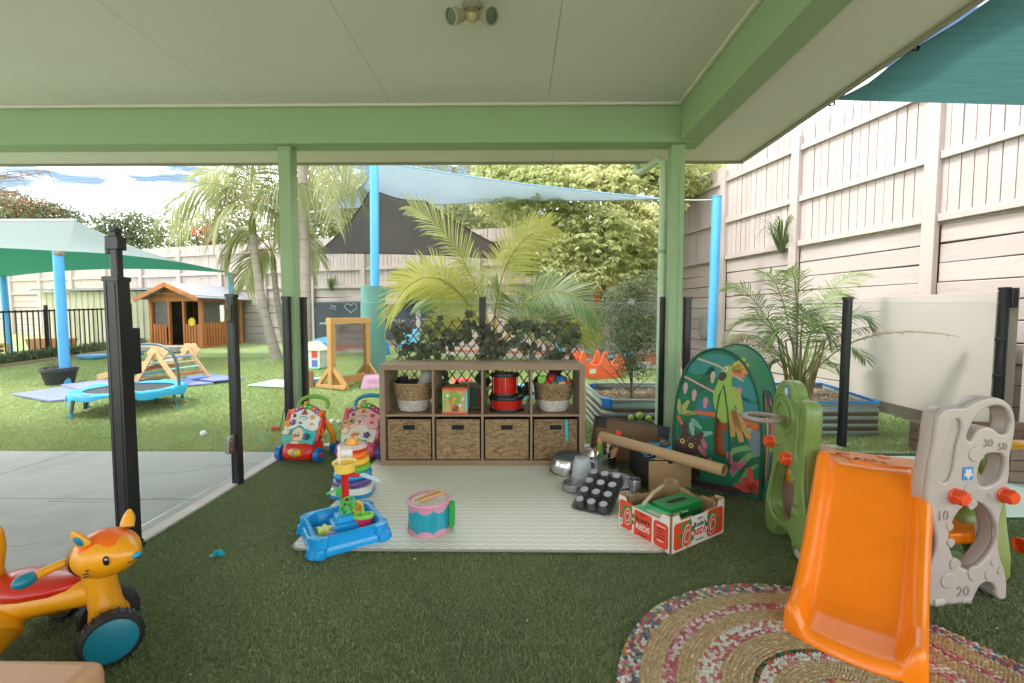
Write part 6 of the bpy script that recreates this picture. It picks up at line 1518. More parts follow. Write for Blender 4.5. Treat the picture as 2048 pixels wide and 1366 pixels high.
    q = pc('round_button', 750, 475, 58, 50, 0.012, C['up2'], 0.014, 0.004); pc('round_mark', 750, 478, 42, 38, 0.006, C['round'], 0.022, 0.002, q)
    for (gx, gy, g_r, cm) in ((280, 610, 50, C['g1']), (385, 578, 46, C['g2'])):
        lp = [(U(gx, gy)[0] + g_r * k * (1 + 0.13 * (1 if (i // 2) % 2 else -1)) * math.cos(2 * math.pi * i / 36), U(gx, gy)[1] + g_r * k * (1 + 0.13 * (1 if (i // 2) % 2 else -1)) * math.sin(2 * math.pi * i / 36)) for i in range(36)]
        q = put('gear', plate_mesh('gear', [lp], 0.014, cm, 0.002), t, PM @ trm(0, 0, 0.024)); put('gear_hub', plate_mesh('gear_hub', [ell(*U(gx, gy), 0.008, 0.008)], 0.006, C['ring'], 0.001), q, trm(0, 0, 0.009))
    lp = [(U(680, 805)[0] + 52 * k * (1 + 0.22 * math.cos(5 * a)) * math.cos(a), U(680, 805)[1] + 52 * k * (1 + 0.22 * math.cos(5 * a)) * math.sin(a)) for a in [2 * math.pi * i / 50 for i in range(50)]]
    put('spinner', plate_mesh('spinner', [lp], 0.018, C['spin'], 0.005), t, PM @ trm(0, 0, 0.018))
    pc('gem_button', 750, 592, 34, 24, 0.012, C['gem'], 0.018, 0.004); pc('badge', 525, 582, 30, 24, 0.006, pm('badge navy', '#22384f', 0.4), 0.018, 0.002); put('badge_text', text_mesh('badge_text', 'vtech', 0.0085, WHITE_P, 0.0004), t, PM @ trm(*U(525, 582), 0.0222))
    pl('slot_rail', [(360, 660), (470, 600), (525, 580), (590, 600), (690, 660), (670, 690), (585, 640), (525, 615), (470, 640), (380, 692)], 0.008, C['up2'], 0.015, 0.002, False)
    pl('mouse', [(215, 770), (230, 715), (290, 690), (340, 720), (335, 770), (280, 790)], 0.022, C['mouse'], 0.016, 0.006)
    pl('tray_print', [(270, 900), (400, 882), (600, 882), (690, 905), (660, 930), (500, 938), (320, 928)], 0.004, C['tray'], 0.008, 0.001); pl('tray_label', [(395, 895), (545, 890), (540, 928), (400, 930)], 0.003, pm('label pink', '#d6b0a2', 0.5), 0.0115, 0.0005, False)
    pl('brow', [(470, 500), (520, 470), (590, 468), (650, 500), (590, 488), (520, 490)], 0.005, pm('brow green', '#5aa384', 0.4), 0.017, 0.001)
    for (bx, by, m_) in ((515, 522, 'yellow plastic'), (585, 522, 'badge navy')): pc('small_button', bx, by, 14, 9, 0.006, _mats[m_], 0.017, 0.001)
    # arc of piano keys
    arc = [(285, 415), (375, 372), (450, 335), (520, 308), (625, 298), (710, 318), (790, 362), (850, 392), (930, 435)]
    P = [PM @ Vector((*U(*p_), 0.006)) for p_ in arc]
    def seg(i, j, m, nm, r_=0.021): q = MB(); PP = [P[a_] for a_ in range(i, j + 1)]; q.tube(PP, r_, n=14); return q.build(nm, m, t, bevel=0.003)
    seg(0, 1, C['end'], 'arc_end'); seg(7, 8, C['end'], 'arc_end', 0.024)
    for i in range(1, 7):
        o = seg(i, i + 1, C['keys'][i - 1], 'piano_key', 0.0205)
        m_ = (P[i] + P[i + 1]) / 2; q = MB(); q.sph((m_.x, m_.y - 0.0175, m_.z + 0.006), (0.007, 0.005, 0.007), 10, 6); q.build('key_print', C['kp'], o)
    # handle
    hd = [(420, 345), (370, 300), (350, 240), (400, 160), (500, 115), (640, 100), (780, 105), (890, 140), (965, 215), (955, 280), (900, 340)]
    Hh = [PM @ Vector((*U(x, y), -0.02)) for x, y in hd]; P2 = [bez(Hh[max(0, i - 1):i + 2], 0.5) for i in range(len(hd))]
    q = MB(); q.tube(P2, [0.013, 0.014, 0.0145, 0.0145, 0.016, 0.0185, 0.0175, 0.0155, 0.0145, 0.014, 0.013], n=14); q.build('handle', C['handle'], t)
    q = MB(); M2 = PM @ trm(*U(525, 245), -0.005); q.sph((0, 0, 0), (0.017, 0.019, 0.012), 14, 10, M2); q.sph((0.014, 0.014, 0.004), (0.010, 0.009, 0.009), 12, 8, M2); q.build('bird', C['bird'], t)
    return t
W1 = dict(body=pm('walker red', '#c0211b'), roller=pm('walker yellow', '#d9ab2c'), wheel=pm('walker blue', '#1565a8'), hub=pm('walker hub red', '#c2362c'), leg=pm('walker amber', '#e2992b'), ring=pm('walker orange', '#e0641f'), low=pm('walker teal', '#159b99'), up=pm('walker white', '#cfcdc8'), up2=pm('walker white rim', '#dad7cf'),
          door=pm('door cream', '#d0bb9c', 0.5), tri=pm('walker red', '#c0211b'), sq=pm('walker navy', '#333c5c'), round=pm('walker gold', '#dd962c'), g1=pm('gear gold', '#d6a12c'), g2=pm('gear violet', '#4a4580'), spin=pm('walker navy', '#333c5c'), gem=pm('gem orange', '#dd8a2c'), mouse=pm('mouse cream', '#d6c0a0'), tray=pm('tray green', '#3c8a5c'),
          end=pm('walker bright orange', '#e8641c'), keys=[pm('key violet', '#7a5fa0'), pm('key red', '#b82a2a'), pm('key green', '#3f9f3a'), pm('key green', '#3f9f3a'), pm('key vermilion', '#cc4a28'), pm('key blue', '#2460ac')], kp=pm('key print', '#cfd0c0'), handle=pm('handle green', '#6a9c38', 0.45), bird=pm('bird orange', '#e38a24'))
pm('yellow plastic', '#e6c52c'); pm('badge navy', '#22384f')
w1 = gr(597, 928); walker('red and teal baby walker with green handle', (w1.x - 0.005, w1.y + 0.09, 0.010), R(-10), W1)
W2 = dict(W1); W2.update(body=pm('walker rose', '#c8566c'), roller=pm('roller rose', '#d18a9a'), wheel=pm('wheel violet', '#4b4380'), hub=pm('hub rose', '#c0415c'), leg=pm('leg crimson', '#b52a3c'), ring=pm('ring navy', '#2c2f50'), low=pm('walker bone', '#cfc8b4'), up=pm('walker pink', '#d49a98'), up2=pm('walker pale pink', '#dcb3ae'), tri=pm('tri gold', '#dca32c'), sq=pm('sq slate', '#4a4654'), round=pm('round crimson', '#b03030'),
          g1=pm('gear gold', '#d6a12c'), g2=pm('gear olive', '#8a9a3c'), spin=pm('spin violet', '#3c3a6a'), gem=pm('gem red', '#c03a34'), end=pm('end crimson', '#b02a40'), keys=[pm('key teal', '#1f8a9c'), pm('key amber', '#d6862c'), pm('key green', '#3f9f3a'), pm('key green', '#3f9f3a'), pm('key rose', '#b0304a'), pm('key plum', '#6a3a6a')], handle=pm('handle teal', '#1c8494', 0.45), bird=pm('bird tan', '#c07a3c'), door=pm('door bone', '#cfc0a2', 0.5))
w2 = gr(706, 925); walker('pink baby walker with teal handle beside the shelf', (w2.x + 0.035, w2.y + 0.10, 0.010), R(-4), W2)

# ---- ring stacker
c = gr(697, 1000); t = thing('ring_stacker', 'rainbow ring stacking toy on the mat', 'stacking toy', (c.x, c.y + 0.08, 0.018), 0.15)
q = MB(); q.loft([[(x * s_, y * s_, z) for x, y in rrect(-0.122, -0.122, 0.122, 0.122, 0.07, 8)] for s_, z in ((0.97, 0.0), (1.0, 0.006), (0.99, 0.022))]); q.build('base_skirt', pm('stacker blue', '#1d84bd'), t)
q = MB(); q.loft([[(x * s_, y * s_, z) for x, y in rrect(-0.122, -0.122, 0.122, 0.122, 0.07, 8)] for s_, z in ((0.985, 0.0225), (0.96, 0.05), (0.90, 0.058))]); q.build('base', pm('stacker white', '#d2d0cc'), t)
q = MB(); q.cyl((0, 0, 0.055), (0, 0, 0.31), 0.034, 0.026, n=24); q.build('cone', pm('stacker yellow', '#e0a62c'), t)
for z, r_, c_, nm in ((0.080, 0.119, '#5a4a88', 'violet'), (0.121, 0.114, '#1f8fc4', 'blue'), (0.161, 0.107, '#6aa83a', 'green'), (0.200, 0.101, '#e2b53a', 'yellow'), (0.239, 0.094, '#e8701c', 'orange')):
    q = MB(); q.torus((0, 0, z), r_ - 0.030, 0.030, 40, 16, sz=0.74); q.build('ring', pm('ring ' + nm, c_, 0.24), t)
q = MB(); q.torus((0, 0, 0.277), 0.060, 0.030, 40, 16, sz=0.55); q.build('ring', pm('ring clear red', '#cf3a26', 0.2), t)
q = MB(); q.torus((0, 0, 0.284), 0.060, 0.0295, 40, 16, sz=0.62); q.build('clear_top', pm('ring clear', '#dfcdca', 0.12, alpha=0.7), t)
for k in range(8):
    a = k * 0.785 + 0.3; q = MB(); q.sph((0.078 * math.cos(a), 0.078 * math.sin(a), 0.288), 0.008, 10, 8); q.build('bead', pm(('bead g', 'bead y', 'bead b')[k % 3], ('#4fa03c', '#e0c23a', '#3c5fb0')[k % 3]), t)
q = MB(); q.lathe([(0.034, 0.285), (0.033, 0.325), (0.028, 0.333), (0, 0.334)], 24); q.build('cap', pm('stacker cap', '#dd9a24'), t)

# ---- blue water table tray with mast
TB = pm('tray blue', '#1a92d0', 0.28)
t = thing('water_tray', 'blue sand and water tray with red ship mast', 'water play tray', M=trm(-0.862, 2.19, 0.010) @ rotm('Z', R(34)) @ Matrix.Diagonal((1.13, 1.13, 1.0, 1.0)), loc=None)
hw = 0.150
def octo(s_, r_=0.05, bul=1.18, rec=0.006):
    p_ = []
    for cx_, cy_, a0 in ((1, -1, -90), (1, 1, 0), (-1, 1, 90), (-1, -1, 180)):
        for i in range(7): a = R(a0 + 15 * i); p_.append((cx_ * (s_ - r_) + r_ * bul * math.cos(a), cy_ * (s_ - r_) + r_ * bul * math.sin(a)))
        nx_, ny_ = ((0, 1), (-1, 0), (0, -1), (1, 0))[[-90, 0, 90, 180].index(a0)]
        ox, oy = ((1, 0), (0, 1), (-1, 0), (0, -1))[[-90, 0, 90, 180].index(a0)]
        # side set back between the corner towers
        e = s_ - r_ - 0.012
        for f in (-1, 1):
            pass
        bx, by = cx_ * (s_ - r_) + 0, cy_ * (s_ - r_) + 0
        if a0 == -90: p_ += [(s_ - rec, -e), (s_ - rec, e)]
        if a0 == 0: p_ += [(e, s_ - rec), (-e, s_ - rec)]
        if a0 == 90: p_ += [(-s_ + rec, e), (-s_ + rec, -e)]
        if a0 == 180: p_ += [(-e, -s_ + rec), (e, -s_ + rec)]
    return p_
q = MB(); rings = [[(x, y, z) for x, y in octo(s_, 0.05, 1.18 if z_i < 5 else 1.0, 0.006 if z_i < 5 else 0.0)] for z_i, (s_, z) in enumerate(((0.163, 0.0), (0.166, 0.006), (0.160, 0.040), (0.153, 0.045), (0.150, 0.083), (0.146, 0.088), (0.134, 0.088), (0.129, 0.084), (0.122, 0.024)))]
q.loft(rings); q.build('basin', TB, t, sharp=45)
q = MB(); q.box((0, 0, 0.052), (0.11, 0.11, 0.05), taper=0.92); q.build('centre_block', TB, t, bevel=0.008); q = MB(); q.box((0, 0, 0.092), (0.075, 0.075, 0.034), taper=0.9); q.build('centre_top', TB, t, bevel=0.006)
RDP = pm('mast red', '#bf1f18'); q = MB(); q.cyl((0.02, 0.045, 0.05), (0.02, 0.045, 0.31), 0.016, n=20); mast = q.build('mast', RDP, t); q = MB(); q.cyl((0.02, 0.045, 0.283), (0.075, 0.020, 0.280), 0.011, n=14); q.build('cross_arm', RDP, mast)
YLP = pm('nest yellow', '#e6c256', 0.35); q = MB(); q.lathe([(0, 0.302), (0.042, 0.302), (0.046, 0.342), (0.054, 0.345), (0.054, 0.352), (0.043, 0.350), (0.038, 0.312), (0, 0.310)], 32, trm(0.02, 0.045, 0)); q.build('crow_nest', YLP, t)
q = MB(); q.cyl((0.0, 0.060, 0.31), (0.0, 0.060, 0.425), 0.0055, n=10); fp = q.build('flag_pole', WHITE_P, t)
q = MB(); V_ = []
for i in range(9):
    f = i / 8; yy = 0.004 * math.sin(f * 6); V_ += [(0.006 + 0.055 * f, yy, 0.365 + 0.010 * f), (0.006 + 0.055 * f, yy, 0.413 + 0.004 * math.sin(3 * f))]
q.add(V_, [(2 * i, 2 * i + 2, 2 * i + 3, 2 * i + 1) for i in range(8)], 0, trm(0.0, 0.060, 0) @ rotm('Z', R(-34))); fl = q.build('flag', WHITE_P, fp, sharp=80); sd = fl.modifiers.new('thickness', 'SOLIDIFY'); sd.thickness = 0.0025
GRP = pm('wheel green', '#2fa53c')
lp = [ell(0, 0, 0.034, 0.034, 32)] + [ell(0.019 * math.cos(a), 0.019 * math.sin(a), 0.0085, 0.0085, 12) for a in [2 * math.pi * i / 6 for i in range(6)]]
wm = plate_mesh('water_wheel', lp, 0.010, GRP, 0.002)
wl_ = put('water_wheel', wm, t, trm(0.01, -0.030, 0.145) @ rotm('Z', R(-30)) @ rotm('X', R(68))); wl2 = put('water_wheel', wm, t, trm(0.022, -0.008, 0.158) @ rotm('Z', R(-30)) @ rotm('X', R(68)))
q = MB(); q.lathe([(0.0, 0.0), (0.024, 0), (0.03, 0.02), (0.028, 0.026), (0.02, 0.02)], 18, trm(0.06, 0.02, 0.11) @ rotm('X', 0.8)); q.build('scoop_cup', pm('cup amber', '#e6b04a'), t)
q = MB(); q.prism([(0, 0), (0.02, 0.006), (0.085, -0.02), (0.10, -0.045), (0.06, -0.030), (0.01, -0.012)], -0.003, 0.003, trm(0.075, 0.02, 0.285) @ rotm('Z', R(-34)) @ rotm('X', R(90))); q.build('rudder_fin', pm('fin clear blue', '#a9c2c9', 0.2), t)
def loose(name, label, cat, M, fn, m):
    q = MB(); fn(q); o = q.build(name, m, bevel=0.002); o.matrix_basis = M; return tag(o, label, cat)
TM = trm(-0.862, 2.19, 0.010) @ rotm('Z', R(34))
bt = thing('toy_boat', 'pink and green toy boat in the blue tray', 'toy boat', (0, 0, 0), M=TM @ trm(0.085, -0.04, 0.034) @ rotm('Z', R(-20)))
q = MB(); q.loft([[(x * s_, y * s_ * 0.62, z) for x, y in ell(0, 0, 0.05, 0.05, 28)] for s_, z in ((0.7, 0.0), (0.9, 0.03), (0.98, 0.05))]); q.build('hull', pm('boat pink', '#d8325c'), bt); q = MB(); q.loft([[(x * s_, y * s_ * 0.62, z) for x, y in ell(0, 0, 0.05, 0.05, 28)] for s_, z in ((1.04, 0.05), (1.08, 0.058), (1.04, 0.067), (0.85, 0.067), (0.8, 0.056))]); q.build('gunwale', pm('boat green', '#7cc24c'), bt)
q = MB(); q.cyl((0, 0, 0.02), (0.0, 0.0, 0.098), 0.008, 0.006, n=12); q.build('stick', pm('boat green', '#7cc24c'), bt)
loose('sand_mould', 'pale lime star mould in the blue tray', 'sand mould', TM @ trm(-0.095, -0.02, 0.036), lambda q: q.loft([[(x * s_, y * s_, z) for x, y in [(0.036 * (1 + 0.3 * math.cos(5 * a)) * math.cos(a), 0.036 * (1 + 0.3 * math.cos(5 * a)) * math.sin(a)) for a in [2 * math.pi * i / 40 for i in range(40)]]] for s_, z in ((1, 0), (0.85, 0.035))]), pm('mould lime', '#c3d06a'))
loose('sand_mould', 'violet shell mould in the blue tray', 'sand mould', TM @ trm(-0.075, -0.085, 0.032), lambda q: q.loft([[(x * s_, y * s_, z) for x, y in ell(0, 0, 0.034, 0.028, 24)] for s_, z in ((1, 0), (0.95, 0.018), (0.5, 0.036))]), pm('mould violet', '#8a6cb8'))
loose('toy_whale', 'deep blue round toy in the far corner of the blue tray', 'bath toy', TM @ trm(0.085, 0.055, 0.06), lambda q: q.sph((0, 0, 0), (0.036, 0.03, 0.034), 18, 12), pm('whale blue', '#1f5fbf'))
t = thing('toy_shovel', 'bright green toy scoop propped against the stacking toy', 'toy scoop', (-0.955, 2.40, 0.13), 0.4)
q = MB(); q.prism([(-0.03, 0), (0.02, 0), (0.03, 0.05), (0.015, 0.07), (-0.012, 0.035)], -0.018, 0.018, rotm('X', R(90))); q.build('bowl', pm('scoop green', '#35b54a'), t, bevel=0.004); q = MB(); q.box((-0.03, 0, 0.035), (0.07, 0.03, 0.006), rotm('Y', -0.3)); q.build('grip', pm('scoop green', '#35b54a'), t, bevel=0.002); q = MB(); q.cyl((0.0, 0, 0.0), (0.01, 0, -0.115), 0.008, n=10); q.build('stem', pm('scoop green', '#35b54a'), t)

# ---- teal and pink drum
c = gr(850, 1085); t = thing('play_drum', 'teal and pink play drum on the mat', 'drum', (c.x, c.y + 0.105, 0.018), 0.0)
TEAL = pm('drum teal', '#2596a6', 0.4); PINK = pm('drum pink', '#c48a9c', 0.45)
q = MB(); q.lathe([(0.099, 0.004), (0.102, 0.02), (0.102, 0.14), (0.100, 0.15)], 48); q.build('shell', TEAL, t)
def scallop(z0_, up, nm):
    q = MB(); n = 96; R1, R2 = [], []
    for i in range(n):
        a = 2 * math.pi * i / n; w_ = 0.020 * abs(math.cos(4 * a)) ** 0.7
        ze = z0_ + up * (0.012 + w_); R1.append((0.1055 * math.cos(a), 0.1055 * math.sin(a), z0_)); R2.append((0.1045 * math.cos(a), 0.1045 * math.sin(a), ze))
    q.loft([R1, R2] if up > 0 else [R2, R1], caps=False); return q.build(nm, PINK, t)
scallop(0.002, 1, 'bottom_band'); scallop(0.148, -1, 'top_band')
q = MB(); q.torus((0, 0, 0.150), 0.100, 0.009, 48, 10, sz=1.2); q.build('rim', PINK, t); q = MB(); q.torus((0, 0, 0.006), 0.101, 0.006, 48, 8); q.build('foot_rim', PINK, t)
q = MB(); q.lathe([(0, 0.150), (0.095, 0.149)], 40); q.build('drum_head', mat('drum skin white', '#c9c6bc', 0.55), t)
for k in range(8):
    a = R(-90 + 22.5) + k * math.pi / 4
    for j in range(10):
        q = MB(); q.box((0, 0, 0), (0.040 * math.sin(math.pi * (j + 1.2) / 12.4) , 0.004, 0.004), trm(0.1035 * math.cos(a), 0.1035 * math.sin(a), 0.036 + j * 0.009) @ rotm('Z', a + R(90))); q.build('rib', TEAL, t, bevel=0.001)
    if k > 3: break
for dz, y_ in ((0, -0.02), (0.0, 0.012)):
    q = MB(); q.loft([[(0.108 + x, y_ + s_ * 0.010, z) for x, z in rrect(-0.004, 0.012, 0.022, 0.142, 0.011)] for s_ in (-0.5, 0.5)]); q.build('clapper', pm('clapper green', '#2f9a44', 0.35), t, bevel=0.002)
for (o0, o1, l_) in (((-0.062, -0.052, 0.168), (0.040, 0.055, 0.174), 'wooden drum stick on the drum, the left one'), ((-0.032, -0.062, 0.168), (0.075, 0.038, 0.174), 'wooden drum stick on the drum, the right one')):
    q = MB(); a_, b_ = Vector(o0) + Vector((c.x, c.y + 0.105, 0.018)), Vector(o1) + Vector((c.x, c.y + 0.105, 0.018)); q.cyl(a_, b_, 0.0085, n=14); o = q.build('drum_stick', mat('beech stick', '#b98f5e', 0.5, var=0.1), bevel=0.002); tag(o, l_, 'drum stick')
# ---- little plastic scrap on the turf
c = gr(435, 1113); q = MB()
for k in range(5): q.box((0.012 * math.cos(k * 2.1), 0.012 * math.sin(k * 2.1), 0.014), (0.022, 0.006, 0.022), rotm('Z', k * 1.3) @ rotm('X', 0.5 * k))
o = q.build('toy_scrap', pm('scrap cyan', '#23a0b8', 0.25)); o.location = (c.x, c.y, 0.004); tag(o, 'tiny crumpled cyan scrap on the dark turf', 'scrap')
# ================================================================== KITCHEN THINGS AND CARTONS
TIN = mat('worn aluminium', (0.42, 0.42, 0.42), 0.36, metal=0.9, var=0.15, scale=14, dirt=0.25); DKTIN = mat('dark bakeware', (0.13, 0.13, 0.135), 0.34, metal=0.75, var=0.2, scale=16); INOX = mat('polished steel', (0.66, 0.65, 0.62), 0.24, metal=1.0, var=0.08, scale=8)
ZM = 0.019
c = gr(1137, 950); t = thing('mixing_bowl', 'upturned steel mixing bowl with dark rubber base', 'bowl', (c.x, c.y + 0.03, ZM), 0)
q = MB(); q.lathe([(0.128, 0.0), (0.130, 0.004), (0.124, 0.006), (0.116, 0.008), (0.114, 0.05), (0.104, 0.09), (0.090, 0.108)], 44); q.build('bowl', INOX, t); q = MB(); q.lathe([(0.098, 0.098), (0.092, 0.112), (0.078, 0.122), (0.0, 0.126)], 44); q.build('rubber_base', mat('rubber grey', '#4a4d50', 0.6), t)
JUG = mat('frosted plastic', '#c3c8cc', 0.3, trans=0.35, var=0.03)
c = gr(1166, 975); t = thing('measuring_jug', 'upturned frosted plastic measuring jug', 'jug', (c.x, c.y + 0.05, ZM + 0.035), 0.3)
q = MB(); q.lathe([(0.070, 0.0), (0.071, 0.004), (0.066, 0.006), (0.054, 0.11), (0.048, 0.124), (0.040, 0.128), (0, 0.128)], 36); q.build('body', JUG, t); q = MB(); q.tube([(0.055, 0.0, 0.10), (0.10, 0.0, 0.085), (0.105, 0, 0.045), (0.066, 0, 0.02)], 0.008, n=10); q.build('handle', JUG, t)
for k in range(7):
    for s_ in (-1, 1): q = MB(); z = 0.03 + k * 0.010; q.box((0.006 * s_, -0.0645 + z * 0.113, z), (0.007, 0.002, 0.0018)); q.build('scale_mark', mat('scale grey', '#55606a', 0.6), t)
c = gr(1152, 990); t = thing('cake_tin', 'small round cake tin in front of the jug', 'cake tin', (c.x, c.y + 0.05, ZM), 0)
q = MB(); q.lathe([(0.0, 0.012), (0.070, 0.012), (0.074, 0.0), (0.082, 0.0), (0.083, 0.004), (0.078, 0.006), (0.076, 0.042), (0.073, 0.043), (0.071, 0.02), (0, 0.018)], 40); q.build('tin', TIN, t); q = MB(); q.box((0.06, -0.01, 0.045), (0.05, 0.018, 0.004), rotm('Z', 0.4)); q.build('release_lever', TIN, t)
# muffin tray propped up at its back edge
t = thing('muffin_tray', 'upturned dark twelve hole muffin tray leaning on a steamer', 'muffin tray', M=trm(0.305, 2.500, 0.022) @ rotm('Z', R(-30)) @ rotm('X', R(22)), loc=None)
put('tray', plate_mesh('muffin_tray_sheet', [rrect(-0.005, -0.005, 0.215, 0.325, 0.03)], 0.006, DKTIN, 0.002), t)
q = MB(); q.tube([(x, y, -0.002) for x, y in rrect(-0.006, -0.006, 0.216, 0.326, 0.03)], 0.004, n=6, closed=True); q.build('rolled_edge', DKTIN, t)
q = MB(); q.lathe([(0.034, 0.0), (0.033, 0.004), (0.0255, 0.032), (0.0225, 0.034), (0, 0.034)], 26); q2 = q.mesh('muffin_cup', DKTIN)
q = MB(); q.lathe([(0.0, 0.0345), (0.0215, 0.0345)], 24); q3 = q.mesh('cup_base', mat('worn cup base', (0.40, 0.40, 0.41), 0.4, metal=0.8, var=0.15, scale=18))
for i in range(3):
    for j in range(4):
        o = put('cup', q2, t, trm(0.036 + i * 0.070, 0.040 + j * 0.080, 0.003)); put('cup_base', q3, o)
t = thing('steamer_insert', 'perforated dark metal steamer disc behind the muffin tray', 'steamer', M=trm(0.640, 2.86, 0.045) @ rotm('X', R(12)), loc=None)
lp = [ell(0, 0, 0.10, 0.10, 40)] + [ell(r_ * math.cos(a + r_ * 9), r_ * math.sin(a + r_ * 9), 0.004, 0.004, 8) for r_, n in ((0.03, 7), (0.05, 12), (0.07, 17)) for a in [2 * math.pi * i / n for i in range(n)]]
put('disc', plate_mesh('steamer_disc', lp, 0.004, TIN, 0.0005), t); q = MB(); q.lathe([(0.10, 0.004), (0.103, 0.004), (0.100, -0.035), (0.097, -0.035)], 40); q.build('wall', DKTIN, t)
c = gr(1276, 1000); t = thing('steel_tumbler', 'small steel tumbler between muffin tray and fruit carton', 'tumbler', (c.x - 0.005, c.y + 0.06, 0.004), 0)
q = MB(); q.lathe([(0, 0.004), (0.030, 0.004), (0.030, 0.0), (0.036, 0.10), (0.035, 0.102), (0.033, 0.10), (0.028, 0.01), (0, 0.01)], 30); q.build('cup', TIN, t)
# cooking pot with utensils
c = gr(1208, 945); pot = Vector((c.x - 0.01, c.y + 0.05, 0.016))
t = thing('cooking_pot', 'steel cooking pot crammed with utensils', 'pot', pot, 0.2)
q = MB(); q.lathe([(0, 0.004), (0.098, 0.004), (0.104, 0.010), (0.105, 0.10), (0.110, 0.104), (0.108, 0.106), (0.101, 0.102), (0.100, 0.014), (0, 0.012)], 44); q.build('pot', INOX, t)
q = MB(); q.tube([(-0.10, -0.02, 0.075), (-0.125, -0.05, 0.06), (-0.13, -0.075, 0.04), (-0.10, -0.06, 0.045)], 0.007, n=8); q.build('handle', INOX, t)
q = MB(); q.lathe([(0.0, 0.018), (0.06, 0.012), (0.10, 0.0), (0.106, 0.0), (0.106, -0.006)], 44, trm(-0.045, 0.02, 0.112) @ rotm('Y', R(-8))); q.build('lid', INOX, t)
def utensil(label, base, tip, m, kind):
    a_, b_ = pot + Vector(base), pot + Vector(tip); d = (b_ - a_).normalized()
    o = thing(kind, label, kind.replace('_', ' '), (0, 0, 0)); q = MB(); q.tube([a_, a_.lerp(b_, 0.5), b_], [0.006, 0.0055, 0.008], n=8); q.build('handle', m, o)
    A = align(b_, b_ + d)
    if kind in ('wooden_spoon', 'ladle'): q = MB(); q.sph((0, 0, 0.02), (0.020, 0.007 if kind == 'wooden_spoon' else 0.02, 0.030), 14, 10, A); q.build('bowl', m, o)
    else: q = MB(); q.box((0, 0, 0.025), (0.034, 0.005, 0.07), A); q.build('blade', m, o, bevel=0.003)
    return o
BEECH = mat('beech utensil', '#b58a58', 0.55, var=0.1)
utensil('wooden spoon tallest in the cooking pot', (0.03, 0.0, 0.03), (-0.005, 0.01, 0.17), BEECH, 'wooden_spoon'); utensil('pale wooden spatula in the cooking pot', (0.02, -0.02, 0.03), (0.05, -0.01, 0.17), mat('pale beech', '#cbb591', 0.55), 'spatula'); utensil('short wooden spatula at the left of the cooking pot', (0.0, 0.0, 0.03), (-0.035, -0.03, 0.10), BEECH, 'spatula')
utensil('green plastic spatula in the cooking pot', (0.02, -0.02, 0.03), (-0.012, -0.04, 0.13), pm('spatula green', '#6b9f3c'), 'spatula'); utensil('teal plastic turner in the cooking pot', (0.05, -0.04, 0.03), (-0.01, -0.08, 0.085), pm('turner teal', '#1f7f6a'), 'turner'); utensil('brown wooden turner in the cooking pot', (0.03, -0.05, 0.03), (0.065, -0.06, 0.11), mat('brown beech', '#9c7450', 0.55), 'turner')
utensil('tall red straw shaped stick in the cooking pot', (0.085, -0.04, 0.03), (0.105, -0.045, 0.22), pm('stick red', '#d6401f'), 'stirring_stick'); utensil('blue plastic spatula in the cooking pot', (0.08, -0.01, 0.03), (0.10, 0.0, 0.15), pm('spatula blue', '#1f5fa8'), 'spatula'); utensil('dark ladle in the cooking pot', (0.05, 0.02, 0.03), (0.07, 0.03, 0.17), pm('ladle slate', '#3f444c'), 'ladle')
# ---- cartons
KRAFT = mat('kraft board', '#a5845c', 0.8, var=0.06, scale=5, bump=0.1, bscale=60, dirt=0.12); KRAFD = mat('kraft board inside', '#8f7150', 0.85, var=0.07, scale=5, dirt=0.15); BLKB = mat('black printed board', (0.022, 0.021, 0.022), 0.5, var=0.25, scale=7); BLUB = mat('blue printed board', '#2f96bd', 0.45, var=0.12, scale=5)
p = gr(1297, 984); t = thing('printed_carton', 'brown carton with black side and blue top behind the fruit carton', 'carton', (p.x, p.y, 0.003), R(3))
bx_, by_, bz_ = 0.27, 0.40, 0.192
def cb(par, nm, c, d, m, bev=0.002, M=None): q = MB(); q.box(c, d, M); return q.build(nm, m, par, bevel=bev)
cb(t, 'front_panel', (bx_ / 2, 0.002, bz_ / 2), (bx_, 0.004, bz_), KRAFT); cb(t, 'back_panel', (bx_ / 2, by_, bz_ / 2), (bx_, 0.004, bz_), KRAFT); cb(t, 'black_side', (0.002, by_ / 2, bz_ / 2 - 0.001), (0.004, by_ - 0.006, bz_ - 0.003), BLKB); cb(t, 'side_panel', (bx_ - 0.002, by_ / 2, bz_ / 2 - 0.001), (0.004, by_ - 0.006, bz_ - 0.003), KRAFT)
cb(t, 'top_flap', (bx_ / 2, by_ / 2 + 0.01, bz_ + 0.002), (bx_ - 0.012, by_ - 0.03, 0.004), BLUB); cb(t, 'top_flap', (bx_ / 2 + 0.01, 0.06, bz_ + 0.007), (bx_ - 0.05, 0.10, 0.003), mat('pale printed board', '#b8ab92', 0.6, var=0.2), M=trm(0, 0, 0))
q = MB(); q.lathe([(0, 0), (0.016, 0)], 20, trm(0.135, -0.0006, bz_ - 0.004) @ rotm('X', R(90))); q.build('finger_hole', DARK_R, t)
